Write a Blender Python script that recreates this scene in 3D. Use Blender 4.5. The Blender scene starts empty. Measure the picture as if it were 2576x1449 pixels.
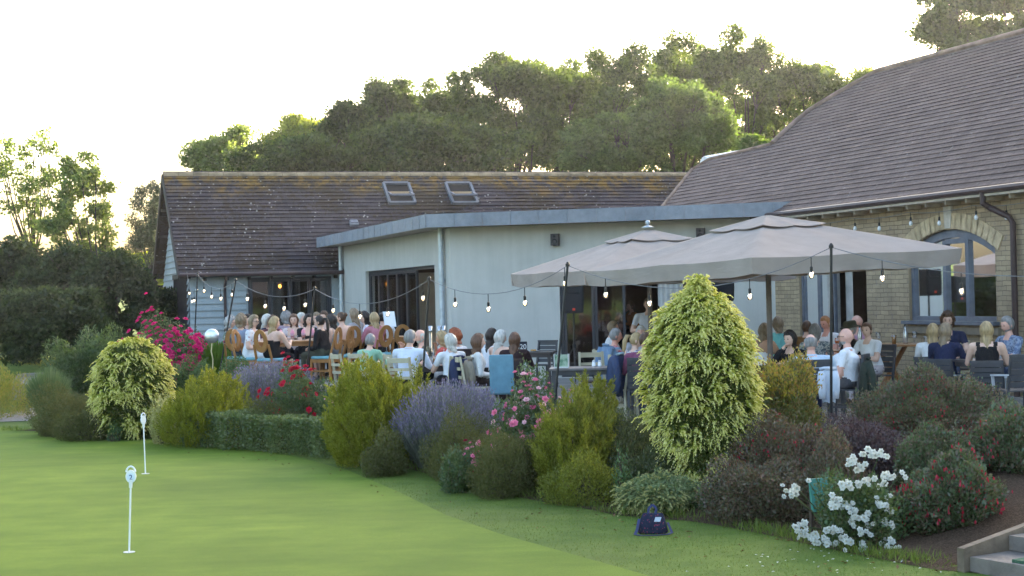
import bpy, math, random
import numpy as np
from mathutils import Vector, Matrix
from math import radians, sin, cos, pi, sqrt, atan2
random.seed(7); RNG = np.random.default_rng(7)
SC = bpy.context.scene; COL = SC.collection

# ---------------------------------------------------------------- camera geometry
F = 4000.0; HC = 1.85
CAM = Vector((0, 0, HC))
RC = Matrix.Rotation(radians(90.222), 3, 'X') @ Matrix.Rotation(radians(-1.4), 3, 'Z')
def ray(u, v):
    return RC @ Vector(((u-1288)/F, -(v-724.5)/F, -1))
def P(u, v, Y):
    d = ray(u, v); return CAM + d*(Y/d.y)
def PZ(u, v, z):
    d = ray(u, v); return CAM + d*((z-HC)/d.z)
def PPl(u, v, p0, n):
    d = ray(u, v); return CAM + d*((p0-CAM).dot(n)/d.dot(n))

# ---------------------------------------------------------------- mesh builder
class MB:
    def __init__(s): s.v=[]; s.f=[]; s.m=[]; s.uv={}
    def add(s, vs, fs, m=0, uvs=None):
        o=len(s.v); s.v += [tuple(p) for p in vs]
        for i,f in enumerate(fs):
            if uvs: s.uv[len(s.f)] = uvs[i]
            s.f.append(tuple(o+k for k in f)); s.m.append(m)
        return s
    def obox(s, c, ax, ay, az, m=0):
        c,ax,ay,az = Vector(c),Vector(ax),Vector(ay),Vector(az)
        vs=[c+ax*i+ay*j+az*k for k in (-1,1) for j in (-1,1) for i in (-1,1)]
        fs=[(0,2,3,1),(4,5,7,6),(0,1,5,4),(2,6,7,3),(0,4,6,2),(1,3,7,5)]
        return s.add(vs,fs,m)
    def box(s,x0,x1,y0,y1,z0,z1,m=0):
        return s.obox(((x0+x1)/2,(y0+y1)/2,(z0+z1)/2),((x1-x0)/2,0,0),(0,(y1-y0)/2,0),(0,0,(z1-z0)/2),m)
    def bar(s,p,q,w,h,m=0,up=(0,0,1)):
        p,q=Vector(p),Vector(q); d=(q-p); L=d.length; d.normalize(); upv=Vector(up)
        if abs(d.dot(upv))>.99: upv=Vector((0,1,0))
        x=d.cross(upv).normalized(); y=x.cross(d)
        return s.obox((p+q)/2,x*(w/2),d*(L/2),y*(h/2),m)
    def tube(s,pts,rs,n=8,m=0,cap=True):
        pts=[Vector(p) for p in pts]
        if not hasattr(rs,'__len__'): rs=[rs]*len(pts)
        o=len(s.v); prev=None
        for i,p in enumerate(pts):
            d=(pts[min(i+1,len(pts)-1)]-pts[max(i-1,0)]).normalized()
            if prev is None:
                a=Vector((0,0,1)) if abs(d.z)<.9 else Vector((1,0,0))
                x=d.cross(a).normalized()
            else: x=(prev-d*prev.dot(d)).normalized()
            prev=x; y=d.cross(x)
            for k in range(n):
                t=2*pi*k/n; s.v.append(tuple(p+(x*cos(t)+y*sin(t))*rs[i]))
        for i in range(len(pts)-1):
            for k in range(n):
                a=o+i*n+k; b=o+i*n+(k+1)%n
                s.f.append((a,b,b+n,a+n)); s.m.append(m)
        if cap:
            s.f.append(tuple(o+k for k in range(n))[::-1]); s.m.append(m)
            e=o+(len(pts)-1)*n; s.f.append(tuple(e+k for k in range(n))); s.m.append(m)
        return s
    def loft(s,rings,m=0,cap=True):
        n=len(rings[0]); o=len(s.v)
        for r in rings: s.v += [tuple(p) for p in r]
        for i in range(len(rings)-1):
            for k in range(n):
                a=o+i*n+k; b=o+i*n+(k+1)%n
                s.f.append((a,b,b+n,a+n)); s.m.append(m)
        if cap:
            s.f.append(tuple(o+k for k in range(n))[::-1]); s.m.append(m)
            e=o+(len(rings)-1)*n; s.f.append(tuple(e+k for k in range(n))); s.m.append(m)
        return s
    def lathe(s,prof,c=(0,0,0),n=12,m=0):
        c=Vector(c)
        return s.loft([[c+Vector((r*cos(2*pi*k/n),r*sin(2*pi*k/n),z)) for k in range(n)] for r,z in prof],m)
    def ell(s,c,r,nu=10,nv=7,m=0):
        c=Vector(c); rings=[]
        for j in range(nv+1):
            a=-pi/2+pi*j/nv; q=max(cos(a),.02)
            rings.append([c+Vector((r[0]*q*cos(2*pi*k/nu),r[1]*q*sin(2*pi*k/nu),r[2]*sin(a))) for k in range(nu)])
        return s.loft(rings,m)
    def prism(s,poly,z0,z1,m=0):
        n=len(poly); vs=[(p[0],p[1],z0) for p in poly]+[(p[0],p[1],z1) for p in poly]
        fs=[tuple(range(n))[::-1],tuple(range(n,2*n))]+[(k,(k+1)%n,n+(k+1)%n,n+k) for k in range(n)]
        return s.add(vs,fs,m)
    def extr(s,pts,d,m=0):
        pts=[Vector(p) for p in pts]; d=Vector(d); n=len(pts)
        fs=[tuple(range(n))[::-1],tuple(range(n,2*n))]+[(k,(k+1)%n,n+(k+1)%n,n+k) for k in range(n)]
        return s.add(pts+[p+d for p in pts],fs,m)
    def mesh(s,name,mats,smooth=False):
        me=bpy.data.meshes.new(name); me.from_pydata(s.v,[],s.f)
        for m in (mats if isinstance(mats,(list,tuple)) else [mats]): me.materials.append(m)
        me.polygons.foreach_set('material_index',s.m)
        if smooth: me.polygons.foreach_set('use_smooth',[True]*len(s.f))
        if s.uv:
            l=me.uv_layers.new(name='UVMap')
            for i,p in enumerate(me.polygons):
                q=s.uv.get(i)
                if q:
                    for k,li in enumerate(p.loop_indices): l.data[li].uv=q[k]
        me.update(); return me
    def build(s,name,mats,parent=None,smooth=False):
        return link(name,s.mesh(name,mats,smooth),parent)

def link(name,me,parent=None):
    o=bpy.data.objects.new(name,me); COL.objects.link(o)
    if parent is not None:
        o.parent=parent
    return o
def wlink(o,parent):
    """o is modelled in world coordinates: keep it there under its (unrotated) parent"""
    o.parent=parent; o.matrix_parent_inverse=parent['_m'] if False else Matrix.LocRotScale(parent.location,parent.rotation_euler,None).inverted()
    return o
def tag(o,label=None,cat=None,group=None,kind=None):
    if label: o['label']=label
    if cat: o['category']=cat
    if group: o['group']=group
    if kind: o['kind']=kind
    return o
def thing(name,label,cat,loc=(0,0,0),rz=0,group=None):
    o=bpy.data.objects.new(name,None); COL.objects.link(o); o.empty_display_size=.2
    o.location=loc; o.rotation_euler=(0,0,rz)
    return tag(o,label,cat,group)
def dup(root,loc,rz,label,group=None):
    r=root.copy(); COL.objects.link(r); r.location=loc; r.rotation_euler=(0,0,rz); r['label']=label
    if group: r['group']=group
    for ch in root.children:
        c=ch.copy(); COL.objects.link(c); c.parent=r
        for g in ch.children:
            d=g.copy(); COL.objects.link(d); d.parent=c
    return r
def npmesh(name,V,Q,mats,mi=None):
    me=bpy.data.meshes.new(name); nv=len(V); nf=len(Q); k=Q.shape[1]
    me.vertices.add(nv); me.vertices.foreach_set('co',np.ascontiguousarray(V,dtype=np.float32).ravel())
    me.loops.add(nf*k); me.loops.foreach_set('vertex_index',np.ascontiguousarray(Q,dtype=np.int32).ravel())
    me.polygons.add(nf); me.polygons.foreach_set('loop_start',np.arange(0,nf*k,k,dtype=np.int32))
    for m in (mats if isinstance(mats,(list,tuple)) else [mats]): me.materials.append(m)
    if mi is not None: me.polygons.foreach_set('material_index',np.ascontiguousarray(mi,dtype=np.int32))
    me.update(calc_edges=True); me.validate(); return me

# ---------------------------------------------------------------- materials
def s2l(c):
    return tuple((x/12.92 if x<=.04045 else ((x+.055)/1.055)**2.4) for x in c)
def rgb(h):
    return s2l(tuple(int(h[i:i+2],16)/255 for i in (0,2,4)))
class NT:
    def __init__(s,name):
        s.m=bpy.data.materials.new(name); s.m.use_nodes=True; s.t=s.m.node_tree; s.t.nodes.clear()
        s.out=s.t.nodes.new('ShaderNodeOutputMaterial')
    def n(s,ty,**k):
        o=s.t.nodes.new('ShaderNode'+ty)
        for a,b in k.items():
            if a.startswith('i_'):
                key=a[2:]; key=int(key) if key.isdigit() else key.replace('_',' ')
                o.inputs[key].default_value=b
            else: setattr(o,a,b)
        return o
    def l(s,a,b): s.t.links.new(a,b)
    def ramp(s,src,stops,interp='LINEAR'):
        r=s.n('ValToRGB'); r.color_ramp.interpolation=interp; e=r.color_ramp.elements
        while len(e)<len(stops): e.new(.5)
        for i,(p,c) in enumerate(stops):
            e[i].position=p; e[i].color=(c,c,c,1) if not hasattr(c,'__len__') else (*c[:3],1)
        s.l(src,r.inputs[0]); return r.outputs[0]
    def mix(s,fac,a,b,blend='MIX'):
        x=s.n('Mix',data_type='RGBA',blend_type=blend)
        for sock,val in ((x.inputs[0],fac),(x.inputs[6],a),(x.inputs[7],b)):
            if hasattr(val,'is_linked'): s.l(val,sock)
            elif sock.type=='RGBA': sock.default_value=(*val[:3],1)
            else: sock.default_value=val
        return x.outputs[2]
    def noise(s,scale,detail=4,vec=None,rough=.55,dist=0):
        x=s.n('TexNoise',i_Scale=scale,i_Detail=detail,i_Roughness=rough,i_Distortion=dist)
        if vec is not None: s.l(vec,x.inputs['Vector'])
        return x.outputs[0]
    def coord(s,kind='Object'):
        return s.n('TexCoord').outputs[kind]
    def principled(s,col,rough=.6,metal=0,spec=.4,bump=None,bstr=.3,bdist=.02,**k):
        p=s.n('BsdfPrincipled')
        if hasattr(col,'is_linked'): s.l(col,p.inputs['Base Color'])
        else: p.inputs['Base Color'].default_value=(*col[:3],1)
        if hasattr(rough,'is_linked'): s.l(rough,p.inputs['Roughness'])
        else: p.inputs['Roughness'].default_value=rough
        p.inputs['Metallic'].default_value=metal; p.inputs['Specular IOR Level'].default_value=spec
        for a,b in k.items(): p.inputs[a.replace('_',' ')].default_value=b
        if bump is not None:
            bn=s.n('Bump',i_Strength=bstr,i_Distance=bdist); s.l(bump,bn.inputs['Height']); s.l(bn.outputs[0],p.inputs['Normal'])
        s.l(p.outputs[0],s.out.inputs[0]); return s.m
MC={}
def M(name,col,rough=.6,var=.18,scale=6,metal=0,spec=.35,bump=.15,**k):
    """ordinary surface: a colour that wanders a little, with slight bump"""
    if name in MC: return MC[name]
    t=NT(name); c=t.coord(); n=t.noise(scale,5,c)
    lo=tuple(x*(1-var) for x in col); hi=tuple(min(1,x*(1+var)) for x in col)
    cc=t.ramp(n,[(.3,lo),(.7,hi)])
    MC[name]=t.principled(cc,rough,metal,spec,bump=t.noise(scale*6,4,c),bstr=bump,**k); return MC[name]
def leafmat(name,stops,trans=.35,gloss=.04,tcol=1.25):
    if name in MC: return MC[name]
    t=NT(name); g=t.n('NewGeometry'); n=len(stops)
    c=t.ramp(g.outputs['Random Per Island'],[(i/max(1,n-1),s) for i,s in enumerate(stops)])
    d=t.n('BsdfDiffuse'); t.l(c,d.inputs[0])
    tr=t.n('BsdfTranslucent'); hs=t.n('HueSaturation',i_Hue=.485,i_Saturation=1.1,i_Value=tcol); t.l(c,hs.inputs['Color']); t.l(hs.outputs[0],tr.inputs[0])
    m1=t.n('MixShader'); m1.inputs[0].default_value=trans; t.l(d.outputs[0],m1.inputs[1]); t.l(tr.outputs[0],m1.inputs[2])
    gl=t.n('BsdfGlossy',i_Roughness=.45); gl.inputs[0].default_value=(.7,.75,.8,1)
    m2=t.n('MixShader'); m2.inputs[0].default_value=gloss; t.l(m1.outputs[0],m2.inputs[1]); t.l(gl.outputs[0],m2.inputs[2])
    t.l(m2.outputs[0],t.out.inputs[0]); MC[name]=t.m; return t.m
def glassmat(name,tint=(.9,.95,.95),alpha=.25,rough=.03):
    if name in MC: return MC[name]
    t=NT(name); tr=t.n('BsdfTransparent'); tr.inputs[0].default_value=(*tint,1)
    gl=t.n('BsdfGlossy',i_Roughness=rough); gl.inputs[0].default_value=(.9,.9,.9,1)
    fr=t.n('Fresnel',i_IOR=1.45); mx=t.n('Math',operation='ADD'); mx.inputs[1].default_value=alpha; t.l(fr.outputs[0],mx.inputs[0])
    ms=t.n('MixShader'); t.l(mx.outputs[0],ms.inputs[0]); t.l(tr.outputs[0],ms.inputs[1]); t.l(gl.outputs[0],ms.inputs[2])
    t.l(ms.outputs[0],t.out.inputs[0]); MC[name]=t.m; return t.m
def emit(name,col,strength):
    if name in MC: return MC[name]
    t=NT(name); e=t.n('Emission',i_Strength=strength); e.inputs[0].default_value=(*col,1); t.l(e.outputs[0],t.out.inputs[0]); MC[name]=t.m; return t.m

# ---------------------------------------------------------------- world, sun, camera
SUN_EL=radians(12); SUN_AZ=radians(35)      # azimuth measured from +Y towards +X
w=bpy.data.worlds.new("World"); SC.world=w; w.use_nodes=True
nt=w.node_tree; nt.nodes.clear()
sky=nt.nodes.new('ShaderNodeTexSky'); sky.sky_type='NISHITA'; sky.sun_disc=False
sky.sun_elevation=SUN_EL; sky.sun_rotation=SUN_AZ; sky.dust_density=5.0; sky.air_density=1.0; sky.ozone_density=1.2; sky.altitude=50
bg=nt.nodes.new('ShaderNodeBackground'); bg.inputs[1].default_value=.15
wo=nt.nodes.new('ShaderNodeOutputWorld'); nt.links.new(sky.outputs[0],bg.inputs[0]); nt.links.new(bg.outputs[0],wo.inputs[0])
sl=bpy.data.lights.new('sun','SUN'); sl.energy=4.5; sl.angle=radians(.5); sl.color=(1,.88,.7)
so=bpy.data.objects.new('sun',sl); COL.objects.link(so)
sd=Vector((sin(SUN_AZ)*cos(SUN_EL),cos(SUN_AZ)*cos(SUN_EL),sin(SUN_EL)))
so.rotation_euler=sd.to_track_quat('Z','Y').to_euler(); so.location=sd*60
cd=bpy.data.cameras.new('camera'); co=bpy.data.objects.new('camera',cd); COL.objects.link(co)
cd.sensor_width=36; cd.lens=36*F/2576; cd.clip_start=.1; cd.clip_end=3000
co.matrix_world=Matrix.Translation(CAM)@RC.to_4x4(); SC.camera=co
SC.view_settings.view_transform='Standard'; SC.view_settings.look='None'; SC.view_settings.exposure=2.9; SC.view_settings.gamma=1

# ---------------------------------------------------------------- thin haze, added to imitate lens veil and soften far trees
def haze():
    t=NT('lens veil haze'); v=t.n('VolumePrincipled'); v.inputs['Color'].default_value=(.93,.93,1,1); v.inputs['Density'].default_value=.00018; v.inputs['Anisotropy'].default_value=.55
    t.l(v.outputs[0],t.out.inputs['Volume'])
    b=MB(); b.box(-90,110,-8,150,-3.0,24); o=b.build('haze',t.m); tag(o,kind='stuff')
haze()
# ================================================================= terrain
ZG=-.45
EDGE=[(-22,33.5),(-15,31.5),(-9.6,29.6),(-7.2,28.3),(-5.3,26.6),(-3.9,25.0),(-2.5,23.3),(-1.55,21.8),(-.5,19.2),(.45,17.6),(1.1,16.5),(1.75,15.9),(2.45,14.8),(3.0,13.6),(3.5,12.9),(4.6,12.0)]
def pl_dist(x,y):
    """signed distance behind the front edge of the flower bed"""
    best=1e9; sg=1
    for (a,b),(c,d) in zip(EDGE[:-1],EDGE[1:]):
        dx,dy=c-a,d-b; t=max(0,min(1,((x-a)*dx+(y-b)*dy)/(dx*dx+dy*dy)))
        qx,qy=a+t*dx,b+t*dy; r=sqrt((x-qx)**2+(y-qy)**2)
        if r<best: best=r; sg=1 if dx*(y-b)-dy*(x-a)>0 else -1
    return best*sg
def gz(x,y):
    d=pl_dist(x,y); t=max(0,min(1,d/3.0)); return ZG+.45*t*t*(3-2*t)
def grass_mat(name,a,b,scale,fine=90,stripe=0,patch=None):
    t=NT(name); c=t.coord(); mp=t.n('Mapping'); mp.inputs['Scale'].default_value=(1,1,1); t.l(c,mp.inputs[0])
    n1=t.noise(scale,5,mp.outputs[0]); n2=t.noise(fine,3,mp.outputs[0],.7)
    c1=t.ramp(n1,[(.3,a),(.7,b)])
    c2=t.mix(.75,c1,t.ramp(n2,[(.25,(.45,.5,.4)),(.75,(1.5,1.45,1.5))]),'MULTIPLY')
    n3=t.noise(.28,4,mp.outputs[0],.6); c3=t.mix(t.ramp(n3,[(.45,0),(.75,.55)]),c2,patch or tuple(x*.62 for x in a))
    sp=t.n('Mapping'); sp.inputs['Rotation'].default_value=(0,0,.62); sp.inputs['Scale'].default_value=(.35,2.2,1); t.l(c,sp.inputs[0])
    c4=t.mix(.35,c3,t.ramp(t.noise(1.2,4,sp.outputs[0],.65),[(.35,(.72,.78,.7)),(.65,(1.22,1.18,1.15))]),'MULTIPLY')
    return t.principled(c4,.85,0,.15,bump=n2,bstr=.5,bdist=.02)
m_green=grass_mat('putting turf',(.102,.158,.014),(.145,.205,.022),1.6,130)
m_rough=grass_mat('lawn grass',(.066,.112,.015),(.108,.158,.026),2.6,75,patch=(.16,.165,.05))
m_soil=(lambda t:(lambda c: t.principled(t.mix(t.ramp(t.noise(60,3,c,.7),[(.4,0),(.7,1)]),(.055,.035,.022),(.16,.105,.07)),.95,0,.1,bump=t.noise(24,8,c,.75),bstr=.9,bdist=.05))(t.coord()))(NT('bed soil'))
m_paving=(lambda t:(lambda c:(lambda b: t.principled(t.mix(.5,b.outputs[0],t.ramp(t.noise(5,5,c),[(.3,(.55,.55,.55)),(.7,(1.2,1.2,1.2))]),'MULTIPLY'),.85,0,.25,bump=t.noise(30,5,c),bstr=.3))(
    (lambda b:(t.l(c,b.inputs[0]),b)[1])(t.n('TexBrick',i_Scale=1.0,i_Mortar_Size=.012,i_Brick_Width=.6,i_Row_Height=.6,i_Color1=(.2,.19,.175,1),i_Color2=(.26,.245,.225,1),i_Mortar=(.08,.075,.07,1)))))(t.coord()))(NT('patio paving'))
b=MB(); S=900
# one sheet to the horizon, finer near the view
xs=[-900,-300,-120,-60]+[x*3 for x in range(-12,17)]+[60,120,300,900]; ys=[-300,-60,0]+[3*y for y in range(3,30)]+[110,160,300,900]
def hz(x,y):
    z=ZG
    z+=.9*math.exp(-(((x+16)/4.0)**2+((y-46)/6)**2))          # rise at the far left
    if y>55: z+=min(6,(y-55)*.05)
    return z
vs=[(x,y,hz(x,y)) for y in ys for x in xs]; nx=len(xs)
fs=[(j*nx+i,j*nx+i+1,(j+1)*nx+i+1,(j+1)*nx+i) for j in range(len(ys)-1) for i in range(nx-1)]
b.add(vs,fs); o=b.build('lawn',m_rough,smooth=True); tag(o,kind='structure')
# the close-mown putting green: its edge curves across the lawn
ge=[PZ(u,v,ZG) for u,v in ((-160,1066),(0,1076),(180,1084),(330,1094),(480,1108),(620,1128),(760,1153),(880,1186),(1000,1237),(1120,1296),(1260,1345),(1420,1390),(1640,1452),(1800,1500),(2000,1600))]
b=MB(); ring=[(p.x,p.y) for p in ge]+[(4,6),(-20,6),(-20,29)]
vs=[(x,y,ZG+.006) for x,y in ring]; b.add(vs,[tuple(range(len(vs)))])
tag(b.build('putting_green',m_green),kind='structure')
# flower bed bank between lawn and patio
b=MB(); NB=10; rows=[]
seg=[]
for (a,c) in zip(EDGE[:-1],EDGE[1:]):
    for k in range(6): seg.append((a[0]+(c[0]-a[0])*k/6,a[1]+(c[1]-a[1])*k/6))
seg.append(EDGE[-1]); nn=Vector((.80,.60))
for i,(x,y) in enumerate(seg[13:]):
    w0=.03*sin(i*.6)+.03*sin(i*.23+1)
    for k in range(NB+1):
        d=(-.12+w0*(1-k/NB)) + k/NB*3.4
        X,Y=x+nn.x*d,y+nn.y*d
        b.v.append((X,Y,gz(X,Y)+.008+(random.uniform(-.015,.025) if 0<k<NB else (0 if k else -.004)) ))
for i in range(len(seg)-14):
    for k in range(NB):
        a=i*(NB+1)+k; b.f.append((a,a+1,a+NB+2,a+NB+1)); b.m.append(0)
tag(b.build('soil_bed',m_soil,smooth=True),kind='structure')
# paved patio
b=MB(); q=[(x+nn.x*3.1,y+nn.y*3.1) for x,y in EDGE[3:]]
b.prism(q+[(14,10),(14,60),(-16,52),(-12,38)][0:4],-.5,0)
tag(b.build('patio',m_paving),kind='structure')
m_slabtop=M('upper paving',(.24,.225,.2),.85)
b=MB(); tq=[P(u,760,Y) for u,Y in ((545,28.6),(770,28.0),(1000,30.0),(1075,36.5),(560,38))]; b.prism([(p.x,p.y) for p in tq],.004,.30); tag(b.build('patio_terrace',m_paving),kind='structure')
# gravel path and heap at far left
m_gravel=(lambda t:(lambda c: t.principled(t.mix(t.ramp(t.noise(45,4,c,.8),[(.35,0),(.65,1)]),(.22,.18,.15),(.46,.4,.35)),.95,0,.1,bump=t.noise(50,4,c),bstr=.7))(t.coord()))(NT('path gravel'))
pp=[(PZ(u,v,ZG)) for u,v in ((-120,1052),(20,1040),(70,1030),(62,1000),(40,975),(55,950),(110,942),(128,960),(100,1000),(110,1030),(70,1060),(-120,1066))]
b=MB(); b.add([(p.x,p.y,ZG+.012) for p in pp],[tuple(range(len(pp)))[::-1]]); tag(b.build('gravel_path',m_gravel),kind='structure')

# ================================================================= tiled roofs and walls
def tile_mat(name,base,alt,moss=.0,dark=.85,lichen=.5,tw=.32,th=.19,streak=0):
    t=NT(name); uv=t.coord('UV'); c=t.coord()
    br=t.n('TexBrick',i_Scale=1.0,i_Mortar_Size=.004,i_Brick_Width=tw,i_Row_Height=th,i_Bias=-.1,i_Color1=(*base,1),i_Color2=(*alt,1),i_Mortar=(.02,.017,.015,1)); br.offset=.37
    t.l(uv,br.inputs[0])
    c1=t.mix(.6,br.outputs[0],t.ramp(t.noise(1.3,6,c,.65),[(.3,(.6,.58,.6)),(.7,(1.3,1.25,1.25))]),'MULTIPLY')
    c1=t.mix(.7,c1,t.ramp(t.noise(16,6,c,.7),[(.3,(.65,.65,.65)),(.7,(1.3,1.28,1.25))]),'MULTIPLY')
    # dark moss clumps, pale lichen
    c1=t.mix(t.ramp(t.mix(.35,t.noise(7,6,c,.75),t.noise(.6,3,c)),[(.495,0),(.53,dark)]),c1,(.035,.024,.014))
    vor=t.n('TexVoronoi',i_Scale=5.5); t.l(c,vor.inputs['Vector'])
    li=t.mix(1.0,t.ramp(vor.outputs['Distance'],[(.09,1),(.2,0)]),t.ramp(t.noise(1.1,4,c),[(.45,0),(.6,lichen)]),'MULTIPLY')
    c1=t.mix(li,c1,(.42,.41,.4))
    if moss:
        sx=t.n('SeparateXYZ'); t.l(uv,sx.inputs[0])
        sc_=t.n('Math',operation='MULTIPLY'); sc_.inputs[1].default_value=.1; t.l(sx.outputs[1],sc_.inputs[0]); top=t.ramp(t.mix(.25,sc_.outputs[0],t.noise(1.0,4,c)),[(moss*.075+.035,0),(moss*.075+.11,1)])   # V is metres up the slope
        mm=t.mix(1.0,t.ramp(t.noise(3.2,6,c,.7),[(.42,0),(.56,1)]),top,'MULTIPLY')
        c1=t.mix(mm,c1,t.mix(t.noise(7,3,c),(.125,.062,.013),(.18,.115,.025)))
    return t.principled(c1,.9,0,.2,bump=t.noise(40,5,c),bstr=.5,bdist=.01)
def roof_courses(b,org,es,et,nrm,poly,gauge,lip=.036,m=0):
    """stepped tile courses laid on the plane org + s*es + t*et, clipped to poly (s,t)"""
    ts=[p[1] for p in poly]; t0=min(ts); t1=max(ts)
    def ext(t):
        xs=[]
        for (a,c) in zip(poly,poly[1:]+poly[:1]):
            if (a[1]-t)*(c[1]-t)<=0 and a[1]!=c[1]:
                xs.append(a[0]+(c[0]-a[0])*(t-a[1])/(c[1]-a[1]))
        return (min(xs),max(xs)) if len(xs)>1 else None
    t=t0
    while t<t1-1e-3:
        ta,tb=t,min(t+gauge,t1); e0=ext(ta+1e-4); e1=ext(tb-1e-4)
        if e0 and e1:
            n=max(2,int((e0[1]-e0[0])/1.1)); jit=[random.uniform(-.006,.008) for _ in range(n+1)]
            for k in range(n):
                def q(e,tt,h,kk): s=e[0]+(e[1]-e[0])*kk/n; return org+es*s+et*tt+nrm*h, (s,tt)
                A,ua=q(e0,ta+jit[k],lip,k); B,ub=q(e0,ta+jit[k+1],lip,k+1); C,uc=q(e1,tb+.02,.004,k+1); D,ud=q(e1,tb+.02,.004,k)
                A0=A-nrm*(lip+.004); B0=B-nrm*(lip+.004)
                b.add([A,B,C,D,A0,B0],[(0,1,2,3),(4,5,1,0)],m,[[ua,ub,uc,ud],[ua,ub,ub,ua]])
        t+=gauge
def wallboxes(b,p0,p1,z0,z1,th,ops,nrm,m=0):
    """wall from p0 to p1 (2-D), built in pieces round rectangular openings (s0,s1,za,zb)"""
    p0,p1=Vector((*p0,0)),Vector((*p1,0)); d=(p1-p0); L=d.length; d.normalize(); nr=Vector((*nrm,0))
    def piece(s0,s1,a,c):
        if s1-s0<1e-3 or c-a<1e-3: return
        vs=[]; 
        for dd in (0,th):
            for (s,z) in ((s0,a),(s1,a),(s1,c),(s0,c)): vs.append(p0+d*s+nr*(-dd)+Vector((0,0,z)))
        uv=[(s0,a),(s1,a),(s1,c),(s0,c)]
        e=[(s0,a),(s0+.1,a),(s0+.1,c),(s0,c)]
        b.add(vs,[(0,1,2,3),(7,6,5,4),(4,5,1,0),(3,2,6,7),(0,3,7,4),(2,1,5,6)],m,[uv,uv[::-1],uv,uv,e,e])
    s=0
    for (s0,s1,a,c) in sorted(ops):
        piece(s,s0,z0,z1); piece(s0,s1,z0,a); piece(s0,s1,c,z1); s=s1
    piece(s,L,z0,z1)

# ----------------------------------------------------------------- frames of reference
A18=radians(18); eb=Vector((cos(A18),sin(A18),0)); nb=Vector((-sin(A18),cos(A18),0)); UP=Vector((0,0,1))
W0=Vector((-9.05,44.7,0))                      # barn, front left corner
K=Vector((-1.34,35.0,0)); J=Vector((5.56,33.6,0))   # corners of the extension front
def isect(p,d,q,e):
    den=d.x*e.y-d.y*e.x; t=((q.x-p.x)*e.y-(q.y-p.y)*e.x)/den; return t
tl=isect(K,nb,W0,eb); KB=K+nb*tl               # extension side wall meets the barn
sKB=(KB-W0).dot(eb)
ek=(J-K).normalized(); nk=Vector((ek.y,-ek.x,0))   # outward normal of the extension front
er=-nb.copy(); nr_=-eb.copy()                      # right building runs towards us, faces left

m_roof1=tile_mat('old barn tiles',(.040,.034,.040),(.070,.058,.066),moss=4.9,lichen=.9)
m_roof2=tile_mat('main roof tiles',(.118,.086,.078),(.155,.115,.104),moss=0,lichen=.3,dark=.12,tw=.34,th=.2)
m_board=(lambda t:(lambda c: t.principled(t.mix(.5,t.ramp(t.noise(1.5,5,c),[(.3,(.27,.305,.32)),(.7,(.35,.385,.395))]),t.ramp(t.noise(30,4,c),[(.3,(.8,.8,.8)),(.7,(1.1,1.1,1.1))]),'MULTIPLY'),.6,0,.3,bump=t.noise(50,4,c),bstr=.15))(t.coord()))(NT('painted weatherboard'))
m_render=(lambda t:(lambda c: t.principled(t.mix(.35,t.mix(.5,t.ramp(t.noise(.5,6,c,.6),[(.3,(.43,.42,.39)),(.7,(.495,.485,.45))]),t.ramp(t.noise(1.0,6,(lambda mp:(t.l(c,mp.inputs[0]),mp.outputs[0])[1])(t.n('Mapping',i_Scale=(5,5,.35))),.65),[(.35,(.86,.85,.83)),(.65,(1.04,1.04,1.03))]),'MULTIPLY'),t.ramp(t.noise(2.5,5,c,.7),[(.3,(.86,.86,.85)),(.7,(1.08,1.08,1.08))]),'MULTIPLY'),.9,0,.2,bump=t.noise(160,3,c),bstr=.25,bdist=.004))(t.coord()))(NT('cream render'))
m_dark=M('dark timber',(.03,.024,.022),.7); m_soffit=M('painted soffit',(.36,.31,.25),.8)
m_frame=M('grey door frame',(.032,.033,.040),.45); m_frame2=M('blue grey window frame',(.115,.125,.15),.5)
m_lead=(lambda t:(lambda c: t.principled(t.mix(.6,t.ramp(t.noise(.9,6,c,.7),[(.3,(.17,.18,.205)),(.7,(.27,.285,.315))]),t.ramp(t.noise(9,5,c,.7),[(.3,(.8,.8,.8)),(.7,(1.15,1.15,1.15))]),'MULTIPLY'),.65,0,.3,bump=t.noise(8,4,c),bstr=.15))(t.coord()))(NT('lead sheet'))
m_galv=M('galvanised pipe',(.42,.46,.5),.4,metal=.5); m_brown=M('brown gutter plastic',(.055,.032,.03),.45)
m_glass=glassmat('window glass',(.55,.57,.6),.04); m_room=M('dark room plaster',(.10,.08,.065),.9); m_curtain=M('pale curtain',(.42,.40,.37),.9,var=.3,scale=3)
def brick_mat():
    t=NT('buff stone walling'); uv=t.coord('UV'); c=t.coord()
    nz=t.n('TexNoise',i_Scale=5.0,i_Detail=2.0); t.l(uv,nz.inputs['Vector'])
    va=t.n('VectorMath',operation='MULTIPLY_ADD'); va.inputs[1].default_value=(.03,.03,0); t.l(nz.outputs['Color'],va.inputs[0]); t.l(uv,va.inputs[2])
    br=t.n('TexBrick',i_Scale=1.0,i_Mortar_Size=.0075,i_Mortar_Smooth=.4,i_Brick_Width=.27,i_Row_Height=.082,i_Color1=(.40,.31,.20,1),i_Color2=(.30,.235,.155,1),i_Mortar=(.19,.145,.10,1)); br.offset=.43
    t.l(va.outputs[0],br.inputs[0])
    c1=t.mix(.6,br.outputs[0],t.ramp(t.noise(3.5,5,c,.7),[(.3,(.68,.66,.66)),(.7,(1.25,1.22,1.15))]),'MULTIPLY')
    c1=t.mix(t.ramp(t.noise(7,5,c,.7),[(.57,0),(.64,.45)]),c1,(.15,.13,.13))
    h=t.mix(.35,br.outputs[1],t.noise(25,5,c)); inv=t.n('Invert'); t.l(h,inv.inputs['Color'])
    return t.principled(c1,.9,0,.2,bump=inv.outputs[0],bstr=.6,bdist=.02)
m_brick=brick_mat()

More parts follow.
